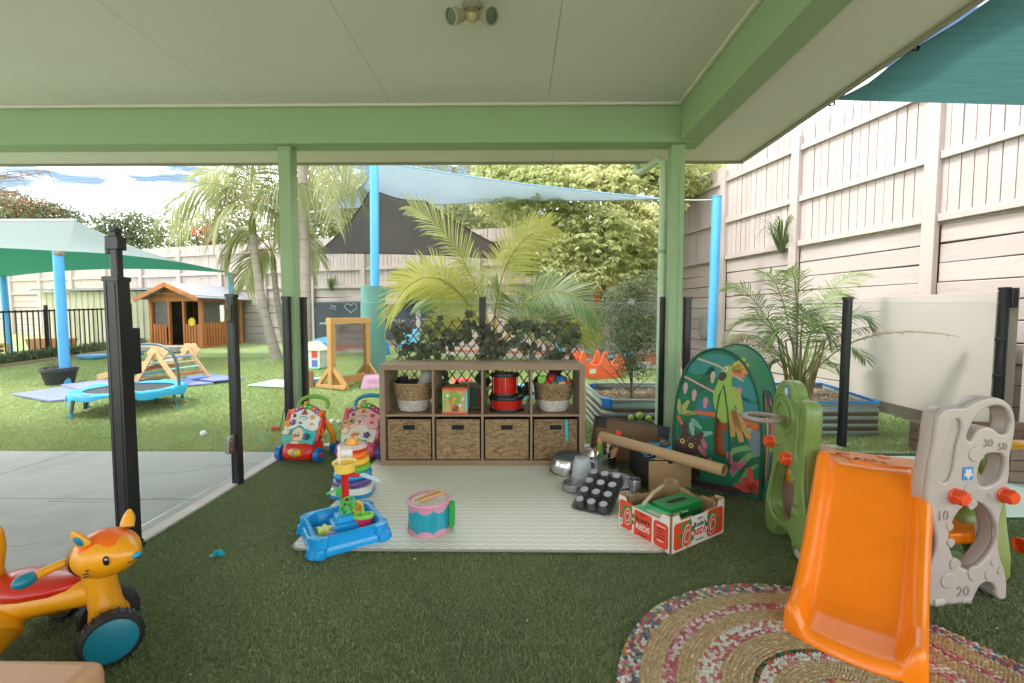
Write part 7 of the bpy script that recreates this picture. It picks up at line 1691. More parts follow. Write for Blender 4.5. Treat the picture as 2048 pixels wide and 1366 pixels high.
# black produce tray on its side
t = thing('produce_tray', 'black edged cardboard produce tray standing on its side', 'carton', M=trm(0.53, 3.355, 0.018) @ rotm('Z', R(-20)) @ rotm('Y', R(5)) @ rotm('X', R(-12)), loc=None)
w_, h_, d_p = 0.545, 0.335, 0.115
cb(t, 'tray_base', (w_ / 2, d_p, h_ / 2), (w_, 0.005, h_), KRAFD); cb(t, 'tray_side', (w_ / 2, d_p / 2, 0.003), (w_, d_p, 0.006), KRAFD); cb(t, 'tray_side', (w_ / 2, d_p / 2, h_ - 0.003), (w_, d_p, 0.006), BLKB)
cb(t, 'tray_side', (0.003, d_p / 2, h_ / 2), (0.006, d_p, h_ - 0.012), KRAFD); cb(t, 'tray_side', (w_ - 0.003, d_p / 2, h_ / 2), (0.006, d_p, h_ - 0.012), BLKB)
for x in (0.045, w_ - 0.045):
    for z in (0.050, h_ - 0.045): cb(t, 'corner_gusset', (x, d_p - 0.008, z), (0.078, 0.006, 0.082), BLKB)
for x in (0.010, w_ - 0.010):
    q = MB(); q.prism([(0, 0), (0.018, 0), (0.0, 0.055)], 0, 0.001, trm(x, 0.0, h_ / 2) @ rotm('X', R(90))); 
for x in (0.17, 0.40): cb(t, 'air_slot', (x, d_p / 2, h_ + 0.0008), (0.055, 0.018, 0.001), mat('slot light', '#b9c29a', 0.8), 0)
cb(t, 'paper_label', (w_ + 0.001, 0.05, 0.24), (0.001, 0.05, 0.11), WHITE_P, 0)
# cardboard tube
p0, p1 = at(1203, 872, 3.22), at(1449, 941, 2.52)
d = (p1 - p0).normalized(); A = align(p0, p1); L = (p1 - p0).length
t = thing('cardboard_tube', 'long brown cardboard tube lying across the cartons', 'cardboard tube', (0, 0, 0))
q = MB(); q.lathe([(0.029, 0), (0.034, 0), (0.034, L), (0.029, L), (0.029, 0)], 28, A); q.build('tube', mat('tube board', '#a98a63', 0.7, var=0.06, scale=4, bump=0.1), t)
q = MB(); q.torus((0, 0, L * 0.64), 0.0335, 0.0012, 28, 5, A); q.build('seam', KRAFD, t); q = MB(); q.lathe([(0.0, L - 0.03), (0.029, L - 0.03)], 24, A); q.build('paper_core', KRAFD, t); q = MB(); q.tube([A @ Vector((0.02 * math.cos(a) * (1 - a / 16), 0.02 * math.sin(a) * (1 - a / 16), L - 0.006)) for a in [i * 0.5 for i in range(26)]], 0.002, n=5); q.build('paper_roll', KRAFT, t)
# ladle and whisk on the carton
TOPM = trm(gr(1297, 984).x, gr(1297, 984).y, 0.003) @ rotm('Z', R(3))
t = thing('whisk', 'steel whisk with black handle on the blue carton top', 'whisk', M=TOPM @ trm(0.055, 0.045, bz_ + 0.016) @ rotm('Z', R(28)), loc=None)
q = MB(); q.cyl((-0.075, 0, 0), (0.0, 0, 0), 0.010, 0.008, n=14); q.build('handle', BLACK_P, t, bevel=0.002)
for k in range(5):
    a = k * math.pi / 5; q = MB(); q.tube([(0, 0, 0)] + [(0.01 + 0.11 * f, 0.032 * math.sin(math.pi * min(1, f * 1.02)) ** 0.8 * math.cos(a), 0.020 * math.sin(math.pi * min(1, f * 1.02)) ** 0.8 * math.sin(a) + 0.006) for f in [i / 14 for i in range(15)]] + [(0.12, 0, 0.006)], 0.0016, n=5); q.tube([(0.01 + 0.11 * f, -0.032 * math.sin(math.pi * f) ** 0.8 * math.cos(a), -0.012 * math.sin(math.pi * f) ** 0.8 * math.sin(a) + 0.006) for f in [i / 14 for i in range(15)]], 0.0016, n=5); q.build('wire', CHROME, t)
t = thing('ladle', 'slate grey ladle resting on the cardboard tube', 'ladle', (0, 0, 0))
a_, b_ = TOPM @ Vector((0.03, 0.08, bz_ + 0.012)), at(1325, 890, 2.93)
q = MB(); q.tube([a_, a_.lerp(b_, 0.5) + Vector((0, 0, 0.004)), b_], [0.008, 0.007, 0.005], n=8); q.build('handle', BLACK_P, t); q = MB(); q.sph((b_.x + 0.012, b_.y, b_.z + 0.008), (0.034, 0.030, 0.024), 18, 12); q.build('bowl', pm('ladle slate', '#3f444c'), t)
# ---- fruit carton with print
FO = pm('print vermilion', '#cf3c1a', 0.5); FW = pm('print white board', '#cfcabf', 0.6, var=0.05); FG = pm('print green leaf', '#2f7d32', 0.5); FK = pm('print black', '#1c1714', 0.5); FFL = pm('print papaya flesh', '#b5523a', 0.5)
p = gr(1341, 1112); FX, FY, FZ = 0.405, 0.325, 0.150
t = thing('fruit_carton', 'open red and white papaya carton holding tissue boxes', 'carton', (p.x, p.y, 0.004), R(33))
notch = lambda L_: [(0.004, 0.0), (L_ - 0.004, 0.0), (L_ - 0.004, FZ + 0.03), (L_ - 0.05, FZ + 0.03), (L_ - 0.06, FZ), (L_ - 0.12, FZ - 0.0), (L_ * 0.62, FZ), (L_ * 0.58, FZ - 0.012), (L_ * 0.42, FZ - 0.012), (L_ * 0.38, FZ), (0.12, FZ), (0.06, FZ), (0.05, FZ + 0.03), (0.004, FZ + 0.03)]
def wall(nm, M, L_, m): return put(nm, plate_mesh(nm, [notch(L_)], 0.005, m, 0.0008), t, M)
MA = xz((0, 0, 0)); MBk = xz((0, FY, 0)); ML = trm(0, FY, 0) @ rotm('Z', R(-90)) @ rotm('X', R(90)); MR = trm(FX, FY, 0) @ rotm('Z', R(-90)) @ rotm('X', R(90))
wall('front_wall', MA, FX, KRAFT); wall('back_wall', MBk, FX, KRAFT); wall('left_wall', ML, FY, KRAFT); wall('right_wall', MR, FY, KRAFT); cb(t, 'floor', (FX / 2, FY / 2, 0.004), (FX - 0.01, FY - 0.01, 0.006), KRAFD)
for x, y, a in ((0.035, 0.035, 45), (FX - 0.035, 0.035, -45), (0.035, FY - 0.035, -45), (FX - 0.035, FY - 0.035, 45)): cb(t, 'corner_post', (0, 0, FZ / 2 + 0.01), (0.085, 0.004, FZ + 0.018), KRAFD, 0.001, trm(x, y, 0) @ rotm('Z', R(-a)))
def prt(nm, pts, m, M, z, sm=False, holes=()): return put(nm, plate_mesh(nm, [pts] + list(holes), 0.0006, m, 0.0, smooth_loops=sm), t, M @ trm(0, 0, z))
def chamf(x0, y0, x1, y1, c_=0.012): return [(x0 + c_, y0), (x1 - c_, y0), (x1, y0 + c_), (x1, y1 - c_), (x1 - c_, y1), (x0 + c_, y1), (x0, y1 - c_), (x0, y0 + c_)]
def papaya(M, cx_, cy_, s_, z=0.0042):
    rr = random.Random(int(cx_ * 1000))
    for k in range(7):
        a = R(20 + 51 * k); L_ = s_ * (1.35 if k in (1, 2) else 1.15); sd = 0.26 * s_
        prt('leaf_print', [(cx_ + 0.2 * s_ * math.cos(a), cy_ + 0.2 * s_ * math.sin(a)), (cx_ + 0.75 * L_ * math.cos(a - 0.32), cy_ + 0.75 * L_ * math.sin(a - 0.32)), (cx_ + L_ * math.cos(a), cy_ + L_ * math.sin(a)), (cx_ + 0.75 * L_ * math.cos(a + 0.32), cy_ + 0.75 * L_ * math.sin(a + 0.32))], FG, M, z)
    def drop(k): return [(cx_ + k * s_ * 0.62 * math.sin(a) * (1 - 0.28 * (1 + math.cos(a)) / 2) + 0.12 * s_ * math.cos(a), cy_ - 0.1 * s_ + k * s_ * 0.95 * math.cos(a)) for a in [2 * math.pi * i / 30 for i in range(30)]]
    prt('fruit_print', drop(1.0), FW, M, z + 0.0007); prt('fruit_print', drop(0.9), FO, M, z + 0.0014); prt('fruit_print', drop(0.58), FW, M, z + 0.0021); prt('fruit_print', drop(0.48), FFL, M, z + 0.0028)
    for k in range(9): prt('seed_print', ell(cx_ + 0.03 * s_ + 0.14 * s_ * math.cos(k * 2.4) * (k / 9), cy_ - 0.05 * s_ + 0.34 * s_ * math.sin(k * 2.4) * (k / 9), 0.035 * s_, 0.035 * s_, 8), FK, M, z + 0.0035)
def word(txt, size, m, M, x, y, sh=0.0, bold=0.0, sp=1.0): put('lettering', text_mesh('lettering', txt, size, m, 0.0004, sh, sp, bold), t, M @ trm(x, y, 0.0050))
# long face towards the right
prt('print_ground', [(0.006, 0.004), (FX - 0.006, 0.004), (FX - 0.006, FZ + 0.026), (FX - 0.05, FZ + 0.026), (FX - 0.064, FZ - 0.004), (0.064, FZ - 0.004), (0.05, FZ + 0.026), (0.006, FZ + 0.026)], FW, MA, 0.0031)
prt('print_panel', chamf(0.016, 0.014, 0.145, FZ - 0.012), FO, MA, 0.0038); prt('print_panel', chamf(0.265, 0.014, FX - 0.016, FZ - 0.004), FO, MA, 0.0038)
papaya(MA, 0.108, 0.070, 0.058, 0.0045); papaya(MA, 0.302, 0.078, 0.052, 0.0045)
word('SWEET', 0.013, FK, MA, 0.205, 0.126); word("Rosie's", 0.034, FK, MA, 0.205, 0.100, 0.0, 0.0005); word('REDS', 0.041, FO, MA, 0.206, 0.062, 0.0, 0.0010); word('Rosie Papaya', 0.011, FK, MA, 0.205, 0.026)
# short face towards the left: its x runs from the far end to the front corner
prt('print_ground', [(0.006, 0.004), (FY - 0.006, 0.004), (FY - 0.006, FZ + 0.026), (FY - 0.05, FZ + 0.026), (FY - 0.064, FZ - 0.004), (0.064, FZ - 0.004), (0.05, FZ + 0.026), (0.006, FZ + 0.026)], FW, ML, 0.0031)
prt('print_panel', chamf(0.010, 0.016, 0.096, FZ + 0.008), FO, ML, 0.0038); prt('print_panel', chamf(0.108, 0.010, 0.218, FZ - 0.012, 0.006), FO, ML, 0.0038); prt('print_panel', chamf(0.228, 0.014, FY - 0.012, FZ - 0.016), FO, ML, 0.0038)
papaya(ML, 0.066, 0.088, 0.046, 0.0045); prt('recycle_mark', chamf(0.012, 0.030, 0.036, 0.064, 0.003), FW, ML, 0.0085); prt('recycle_mark', [(0.018, 0.042), (0.030, 0.042), (0.024, 0.058)], FK, ML, 0.0092, False, [[(0.0215, 0.045), (0.0265, 0.045), (0.024, 0.052)]])
word('SWEET', 0.013, FK, ML, 0.163, 0.124); word("Rosie's", 0.031, FK, ML, 0.163, 0.098, 0.0, 0.0005); word('REDS', 0.038, FW, ML, 0.163, 0.060, 0.0, 0.0010); word('Rosie Papaya', 0.009, FK, ML, 0.163, 0.026)
for k in range(6): prt('fine_print', chamf(0.245 + 0.004 * (k % 2), 0.112 - k * 0.014, 0.296 - 0.005 * (k % 3), 0.116 - k * 0.014, 0.0005), FW if k in (0, 5) else FK, ML, 0.0045)
# tissue boxes in the carton
TG = pm('tissue box green', '#0f7a3a', 0.35); TG2 = pm('tissue box mint', '#3fae72', 0.4)
FM_ = trm(p.x, p.y, 0.004) @ rotm('Z', R(33))
t = thing('tissue_box', 'dark green facial tissue box lying in the fruit carton', 'tissue box', M=FM_ @ trm(0.225, 0.145, 0.075) @ rotm('Z', R(-2)), loc=None)
cb(t, 'box', (0, 0, 0.04), (0.235, 0.12, 0.08), TG, 0.003); q = MB(); q.prism(ell(0, 0, 0.075, 0.020, 28), 0.0802, 0.0808); o = q.build('opening', DARK_R, t); q = MB(); q.torus((0, 0, 0.0805), 0.075, 0.0022, 28, 5, sy=0.27); q.build('opening_rim', pm('rim pale', '#4d7a52', 0.5), t)
put('lettering', text_mesh('lettering', 'Facial Tissues', 0.020, WHITE_P, 0.0004), t, xz((-0.04, -0.0606, 0.050))); put('lettering', text_mesh('lettering', '2 ply', 0.010, WHITE_P, 0.0004, align_='LEFT'), t, xz((-0.105, -0.0606, 0.030)))
t = thing('tissue_box', 'mint green opened tissue box along the left wall of the fruit carton', 'tissue box', M=FM_ @ trm(0.062, 0.135, 0.072) @ rotm('Z', R(90)), loc=None)
cb(t, 'box', (0, 0, 0.033), (0.22, 0.095, 0.066), TG2, 0.003); q = MB(); q.prism(ell(-0.02, 0.02, 0.065, 0.016, 24), 0.0662, 0.0670); q.build('opening', mat('foil silver', (0.6, 0.6, 0.6), 0.3, metal=0.8), t)
cb(tag(thing('carton_stack', 'flat cardboard packing under the tissue boxes', 'cardboard', M=FM_ @ trm(0.2, 0.16, 0.008), loc=None)), 'packing', (0, 0, 0.030), (0.34, 0.26, 0.058), KRAFD)
q = MB(); a_, b_ = FM_ @ Vector((0.045, 0.20, 0.158)), FM_ @ Vector((0.29, 0.285, 0.172)); q.tube([a_, a_.lerp(b_, 0.5) + Vector((0, 0, 0.01)), b_], 0.009, n=10); o = q.build('paper_rod', mat('pale rod', '#b7a887', 0.6)); tag(o, 'pale rolled paper rod across the fruit carton', 'paper roll')

# ================================================================== PLAY TENT
NYL = mat('tent nylon green', '#258a60', 0.5, var=0.06, scale=3, bump=0.25, bscale=9, transl=0.45); NYT = mat('tent nylon teal', '#2f8f86', 0.5, transl=0.35); TRIM = mat('tent dark trim', '#0d4a36', 0.5)
tent = thing('play_tent', 'green jungle print pop up play tent', 'play tent', (1.235, 2.815, 0.006), R(-38))
TW, TD, TH = 0.298, 0.52, 0.885          # half width, depth, height
def arch(f):                              # f 0..1 around the hoop, egg shaped
    a = math.pi * f; return (-TW * math.cos(a) * (0.86 + 0.14 * math.sin(a)), TH * math.sin(a) ** 0.62 if 0 < f < 1 else 0.0)
NA = 40; AR = [arch(i / NA) for i in range(NA + 1)]
def tp(x, z, d=0.0): return Vector((x, d, z))
lean = 0.05
# front sheet with a pointed doorway cut from it
def half_w(z):
    for i in range(NA // 2):
        (xa, za), (xb, zb) = AR[i], AR[i + 1]
        if za <= z <= zb: return abs(xa + (xb - xa) * (z - za) / max(1e-6, zb - za))
    return 0.0
door = [(-0.035, 0.235), (0.055, 0.200), (0.050, 0.33), (0.038, 0.50), (0.012, 0.665), (-0.012, 0.60), (-0.030, 0.46), (-0.038, 0.33)]
FT = xz((0, 0, 0))
put('front_sheet', plate_mesh('tent_front', [[(x, z) for x, z in AR], [(x + 0.03, z) for x, z in door]], 0.003, NYL, 0), tent, FT)
q = MB(); q.tube([tp(x, z, -0.003) for x, z in AR], 0.0095, n=8); q.build('front_hoop', TRIM, tent)
q = MB(); q.tube([tp(x, z, TD) for x, z in AR], 0.0095, n=8); q.build('back_hoop', TRIM, tent)
q = MB(); q.tube([tp(x + 0.03, z, -0.004) for x, z in door], 0.005, n=6, closed=True); q.build('door_trim', TRIM, tent)
rows = []; K = 12
for j in range(K + 1):
    d = TD * j / K; sg = 0.035 * math.sin(math.pi * j / K)
    rows.append([tp(x * (1 - sg * 0.9), z * (1 - sg * 0.75), d) for x, z in AR])
q = MB(); q.loft(rows, caps=False, closed=False); q.build('roof_sheet', NYL, tent, sharp=80)
q = MB(); q.prism([(x, z) for x, z in AR], -0.001, 0.001, xz((0, TD - 0.003, 0))); q.build('back_sheet', NYL, tent)
q = MB(); q.box((0, TD / 2, 0.004), (2 * TW - 0.03, TD - 0.02, 0.002)); q.build('floor_sheet', NYL, tent)
q = MB(); q.tube([tp(-0.19, 0.02, -0.10), tp(-0.1, 0.014, -0.14), tp(0.05, 0.015, -0.13), tp(0.17, 0.03, -0.04)], 0.006, n=6); q.build('loose_door_trim', TRIM, tent)
pn = {}
def pr(pts, col, lay=1, sm=True, nm='print', M=None, par=tent):
    if col not in pn: pn[col] = mat('tent print ' + col, col, 0.55, var=0.05, scale=8, transl=0.15)
    put(nm, plate_mesh(nm, [pts], 0.0006, pn[col], 0, smooth_loops=sm), par, (M or FT) @ trm(0, 0, 0.0017 + 0.0008 * lay))
def leafp(x, z, L_, a, w_, col, lay=1, M=None):
    c_, s_ = math.cos(R(a)), math.sin(R(a)); pts = [(0, 0), (0.3 * L_, w_), (0.65 * L_, w_ * 0.8), (L_, 0), (0.65 * L_, -w_ * 0.8), (0.3 * L_, -w_)]
    pr([(x + u * c_ - v * s_, z + u * s_ + v * c_) for u, v in pts], col, lay, M=M)
def strip(P, w_, col, lay=1, M=None):
    L_, R_ = [], []
    for i, (x, z) in enumerate(P):
        xa, za = P[max(0, i - 1)]; xb, zb = P[min(len(P) - 1, i + 1)]; l_n = math.hypot(xb - xa, zb - za) or 1; nx_, nz_ = -(zb - za) / l_n, (xb - xa) / l_n
        ww = w_[i] if isinstance(w_, list) else w_; L_.append((x + nx_ * ww, z + nz_ * ww)); R_.append((x - nx_ * ww, z - nz_ * ww))
    pr(L_ + R_[::-1], col, lay, False, M=M)
pr([(-0.17, 0.74), (-0.10, 0.82), (0.0, 0.855), (0.10, 0.82), (0.19, 0.70), (0.215, 0.58), (0.10, 0.62), (0.02, 0.70), (-0.06, 0.72)], '#2c7f7c', 1); pr([(0.05, 0.58), (0.22, 0.57), (0.24, 0.44), (0.15, 0.36), (0.10, 0.44)], '#2a7a80', 1)
pr([(-0.12, 0.50), (-0.06, 0.58), (-0.02, 0.52), (-0.03, 0.46), (-0.09, 0.44)], '#2a6f80', 1)
for x, z, L_, a, w_ in ((-0.22, 0.30, 0.22, 70, 0.035), (-0.12, 0.60, 0.2, 60, 0.03), (0.10, 0.14, 0.3, 80, 0.04), (0.16, 0.10, 0.3, 70, 0.035), (0.22, 0.3, 0.2, 100, 0.03), (-0.05, 0.12, 0.25, 110, 0.035), (-0.16, 0.12, 0.2, 95, 0.03)): leafp(x, z, L_, a, w_, '#135c3c', 1)
strip([(-0.20, 0.70), (-0.10, 0.655), (0.0, 0.61)], 0.006, '#c69a9a', 2); strip([(-0.12, 0.82), (0.0, 0.785), (0.15, 0.70)], 0.006, '#b9a58c', 2); strip([(0.05, 0.55), (0.15, 0.50), (0.25, 0.47)], 0.006, '#8fb49a', 2)
for x, z, c_ in ((-0.185, 0.66, '#c69a9a'), (-0.13, 0.62, '#c69a9a'), (-0.06, 0.58, '#c0808a'), (0.13, 0.66, '#c9808a'), (0.10, 0.47, '#8fb49a'), (0.19, 0.44, '#8fb49a'), (-0.02, 0.745, '#b9a58c')): leafp(x, z, 0.075, -95, 0.014, c_, 3)
strip([(-0.19, 0.45), (-0.12, 0.475), (-0.02, 0.475), (0.10, 0.455), (0.24, 0.43)], [0.006, 0.012, 0.014, 0.018, 0.022], '#c5622c', 3)
# parrot
pr([(0.0, 0.50), (-0.018, 0.60), (0.01, 0.69), (0.03, 0.76), (0.07, 0.79), (0.095, 0.755), (0.085, 0.70), (0.10, 0.60), (0.105, 0.53), (0.08, 0.46), (0.045, 0.43)], '#8fae4a', 4)
for a, L_, c_ in ((20, 0.10, '#c9a84a'), (45, 0.10, '#b9b04a'), (-5, 0.10, '#c98a4a'), (-30, 0.085, '#c97a4a')): leafp(0.085, 0.765, L_, a, 0.020, c_, 5)
pr([(0.03, 0.745), (0.012, 0.72), (0.022, 0.69), (0.045, 0.70), (0.055, 0.735)], '#3a2f2c', 5); pr(ell(0.052, 0.765, 0.011, 0.013, 14), '#d8d4c8', 5, False); pr(ell(0.050, 0.765, 0.005, 0.007, 10), '#1c1a18', 6, False); pr(ell(0.082, 0.73, 0.012, 0.010, 14), '#d08a5a', 5, False)
for a, L_ in ((-75, 0.20), (-60, 0.19), (-90, 0.17), (-68, 0.14)): leafp(0.10, 0.52, L_, a, 0.020, '#b58c4a', 5 if a < -65 else 4)
leafp(0.095, 0.66, 0.16, -72, 0.026, '#9aa84c', 6)
# spotted cat
pr([(-0.245, 0.06), (-0.25, 0.20), (-0.235, 0.29), (-0.21, 0.31), (-0.20, 0.385), (-0.185, 0.40), (-0.165, 0.335), (-0.12, 0.325), (-0.075, 0.355), (-0.072, 0.325), (-0.098, 0.275), (-0.10, 0.20), (-0.085, 0.10), (-0.09, 0.06)], '#4a3028', 4)
for x, z in ((-0.20, 0.275), (-0.145, 0.255)): pr(ell(x, z, 0.016, 0.017, 16), '#b9b45a', 5, False); pr(ell(x, z, 0.006, 0.008, 10), '#17120f', 6, False)
rr = random.Random(5)
for k in range(16): pr(ell(-0.17 + rr.uniform(-0.055, 0.06), 0.29 + rr.uniform(-0.02, 0.03) - 0.008 * k * (k > 8), 0.006, 0.005, 8), '#7d5a48', 5, False)
strip([(-0.245, 0.19), (-0.215, 0.175)], 0.008, '#c5622c', 5); strip([(-0.105, 0.20), (-0.085, 0.12)], 0.007, '#c5622c', 5); strip([(-0.235, 0.44), (-0.205, 0.385)], 0.009, '#c5622c', 3)
for x, z, L_, a, c_ in ((-0.215, 0.46, 0.10, 60, '#a9a860'), (-0.21, 0.46, 0.09, 5, '#8fa860'), (-0.215, 0.45, 0.10, 100, '#9aa85c'), (-0.15, 0.43, 0.09, -40, '#6fa890'), (-0.15, 0.41, 0.09, -80, '#7fae98'), (-0.10, 0.33, 0.09, 20, '#7fae98'), (-0.055, 0.25, 0.07, 110, '#c0607a'), (-0.05, 0.20, 0.08, 130, '#c0607a'), (-0.055, 0.14, 0.07, 60, '#b8707a'), (0.095, 0.12, 0.09, 70, '#b8607a'), (0.10, 0.18, 0.08, 110, '#b8707a'), (0.115, 0.16, 0.08, 40, '#c0607a')): leafp(x, z, L_, a, 0.016, c_, 3)
for P in ([(0.06, 0.20), (0.11, 0.27), (0.18, 0.30), (0.245, 0.30)], [(0.10, 0.10), (0.15, 0.20), (0.20, 0.26), (0.25, 0.27)], [(0.14, 0.08), (0.19, 0.16), (0.24, 0.21)]): strip(P, [0.004] + [0.016] * (len(P) - 2) + [0.006], '#6f9a5c', 2)
pr([(0.19, 0.40), (0.25, 0.41), (0.255, 0.30), (0.225, 0.26), (0.195, 0.31)], '#6a7a80', 3)
for a, L_ in ((95, 0.14), (60, 0.09), (130, 0.09), (170, 0.10), (30, 0.06)): leafp(0.21, 0.045, L_, a, 0.022, '#c8483a', 5)
strip([(-0.20, 0.025), (-0.05, 0.02), (0.10, 0.02), (0.22, 0.03)], [0.01, 0.02, 0.022, 0.01], '#4a2c34', 3)
# inner curtain glimpsed through the door
q = MB(); q.add([tp(-0.06, 0.20, 0.06), tp(0.14, 0.20, 0.06), tp(0.10, 0.70, 0.05), tp(0.0, 0.70, 0.05)], [(0, 1, 2, 3)]); q.build('inner_curtain', mat('tent print #cf6a34', '#cf6a34', 0.6, transl=0.3), tent); 
q = MB(); q.add([tp(0.05, 0.22, 0.04), tp(0.12, 0.20, 0.04), tp(0.10, 0.42, 0.04), tp(0.03, 0.36, 0.04)], [(0, 1, 2, 3)]); q.build('inner_curtain', NYT, tent)
# printed side panel on the right flank
SPM = trm(TW * 0.93, 0.09, 0.0) @ rotm('Z', R(90)) @ rotm('X', R(90))
def spz(d, z):                       # point on flank: d along depth, z height, slightly proud of it
    j = d / TD; sg = 0.035 * math.sin(math.pi * j); hw_ = half_w(min(TH * 0.98, z / (1 - sg * 0.75))) * (1 - sg * 0.9); return tp(hw_ + 0.004, z, d)
def flank(poly, col, lay=0):
    if col not in pn: pn[col] = mat('tent print ' + col, col, 0.55, var=0.05, scale=8, transl=0.15)
    q = MB(); n = 8; c_ = (sum(p_[0] for p_ in poly) / len(poly), sum(p_[1] for p_ in poly) / len(poly)); V_ = []; m_ = len(poly)
    for s_ in range(5):
        f = s_ / 4
        for d, z in poly: dd_, zz_ = c_[0] + (d - c_[0]) * (1 - f * 0.98), c_[1] + (z - c_[1]) * (1 - f * 0.98); V_.append(spz(dd_, zz_) + Vector((0.0012 * lay, 0, 0)))
    F_ = [(s_ * m_ + i, s_ * m_ + (i + 1) % m_, (s_ + 1) * m_ + (i + 1) % m_, (s_ + 1) * m_ + i) for s_ in range(4) for i in range(m_)]
    q.add(V_, F_); q.build('print', pn[col], tent, sharp=80)
def dense(P, k=5): return [(P[i][0] + (P[(i + 1) % len(P)][0] - P[i][0]) * j / k, P[i][1] + (P[(i + 1) % len(P)][1] - P[i][1]) * j / k) for i in range(len(P)) for j in range(k)]
flank(dense([(0.10, 0.04), (0.42, 0.04), (0.42, 0.50), (0.38, 0.58), (0.30, 0.62), (0.22, 0.62), (0.14, 0.58), (0.10, 0.50)]), '#17302a', 1)
for P, c_ in (([(0.15, 0.06), (0.19, 0.06), (0.20, 0.36), (0.23, 0.44), (0.19, 0.47), (0.15, 0.40)], '#c98a3a'), ([(0.15, 0.30), (0.19, 0.30), (0.20, 0.40), (0.18, 0.50), (0.14, 0.44)], '#b9b45a'), ([(0.28, 0.30), (0.34, 0.24), (0.40, 0.36), (0.37, 0.48), (0.31, 0.44)], '#c0506a'), ([(0.30, 0.08), (0.36, 0.06), (0.38, 0.20), (0.33, 0.26)], '#4a3028'), ([(0.31, 0.26), (0.36, 0.22), (0.37, 0.29), (0.33, 0.31)], '#c9c4b4'), ([(0.16, 0.52), (0.20, 0.50), (0.21, 0.58), (0.18, 0.59)], '#c8483a'), ([(0.31, 0.52), (0.36, 0.50), (0.35, 0.57)], '#c0607a'), ([(0.22, 0.08), (0.26, 0.07), (0.27, 0.24), (0.23, 0.2)], '#2c7f7c'), ([(0.22, 0.26), (0.26, 0.24), (0.27, 0.5), (0.24, 0.52)], '#2f7d52')): flank(dense(P, 4), c_, 2)
q = MB(); q.tube([spz(d, z) + Vector((0.002, 0, 0)) for d, z in [(0.10, 0.02), (0.10, 0.50), (0.14, 0.58), (0.22, 0.62), (0.30, 0.62), (0.38, 0.58), (0.42, 0.50), (0.42, 0.02)]], 0.004, n=6); q.build('side_trim', TRIM, tent)
# ================================================================== PLASTIC CLIMBER WITH SLIDE
SGN = pm('climber green', '#73894a', 0.34, var=0.04); SGY = pm('climber grey', '#a99c94', 0.36, var=0.05, dirt=0.18); SOR = pm('slide orange', '#ea7a0c', 0.30, var=0.05, dirt=0.10); KNO = pm('knob vermilion', '#d8481a', 0.34); OLV = pm('climber olive', '#7a8740', 0.38)
cl = thing('toddler_slide', 'toddler climber with orange slide and green and grey panels', 'slide', (1.55, 1.75, 0.0))
CO = Vector((1.55, 1.75, 0.0))
def V2(x, y, z): return Vector((x, y, z)) - CO
def flatM(p0, p1):
    """plate (u, v) -> stands on the ground from p0 (u=0) to p1; face normal to the right hand side seen from above"""
    a = math.atan2(p1[1] - p0[1], p1[0] - p0[0]); return trm(p0[0] - CO.x, p0[1] - CO.y, 0.004) @ rotm('Z', a) @ rotm('X', R(90))
# --- grey panel, outline read off as (x, y) and laid out on its own plane
def gv(x, y): yb = 1320 - 65 * (x - 975) / 410; return ((x - 975) * 0.000835 + 0.004, max(0.0, 1.1 * (1 - (y + 300) / (yb + 300))))
gout = [(975, 1320), (966, 1250), (966, 1180), (978, 1110), (1008, 1040), (1018, 950), (992, 830), (960, 720), (962, 600), (982, 420), (990, 300), (1000, 245), (1030, 215), (1075, 205), (1125, 203), (1170, 175), (1225, 150), (1290, 148), (1345, 178), (1378, 240), (1384, 330), (1368, 470), (1372, 560), (1352, 700), (1338, 800), (1336, 900), (1346, 1000), (1384, 1110), (1396, 1190), (1388, 1256), (1345, 1245), (1333, 1195), (1303, 1166), (1265, 1178), (1235, 1235), (1215, 1290)]
h1 = [(1152, 362), (1160, 320), (1180, 270), (1215, 226), (1260, 203), (1308, 206), (1340, 245), (1346, 305), (1325, 338), (1298, 335), (1275, 316), (1235, 306), (1200, 322), (1180, 362), (1165, 378)]
h2 = [(1216, 580), (1222, 520), (1242, 473), (1285, 458), (1325, 466), (1336, 500), (1326, 565), (1300, 600), (1255, 622), (1228, 615)]
h3 = [(1094, 900), (1108, 840), (1145, 775), (1200, 742), (1255, 765), (1295, 830), (1306, 920), (1278, 995), (1225, 1060), (1180, 1080), (1135, 1045), (1102, 980)]
slot = [(1062, 310), (1075, 275), (1098, 272), (1110, 300), (1092, 420), (1070, 590), (1050, 618), (1022, 612), (1014, 580), (1035, 450)]
GA, GB_ = (1.535, 1.672), (1.90, 1.715)
gM = flatM(GA, GB_)
def grow(l, k): cx_ = sum(p_[0] for p_ in l) / len(l); cy_ = sum(p_[1] for p_ in l) / len(l); return [(cx_ + (x - cx_) * k, cy_ + (y - cy_) * k) for x, y in l]
gl_ = [[gv(*p_) for p_ in l] for l in (gout, grow(h1, 1.10), grow(h2, 1.12), grow(h3, 1.12))]
gp_ = put('grey_panel', plate_mesh('grey_panel', gl_, 0.060, SGY, 0.016, 3, True), cl, gM @ trm(0, 0, -0.045))
put('panel_face', plate_mesh('grey_panel_face', gl_ + [[gv(*p_) for p_ in slot]], 0.022, SGY, 0.009, 3, True), gp_, trm(0, 0, 0.030))
def emboss(txt, x, y, size, par=gp_): put('number', text_mesh('number', txt, size, pm('number shade', '#94877f', 0.45), 0.004, bold=0.0004), par, trm(*gv(x, y), 0.040))
emboss('10', 1040, 805, 0.052); emboss('30', 1248, 395, 0.042); emboss('50', 1322, 412, 0.040); emboss('20', 1165, 1225, 0.056)
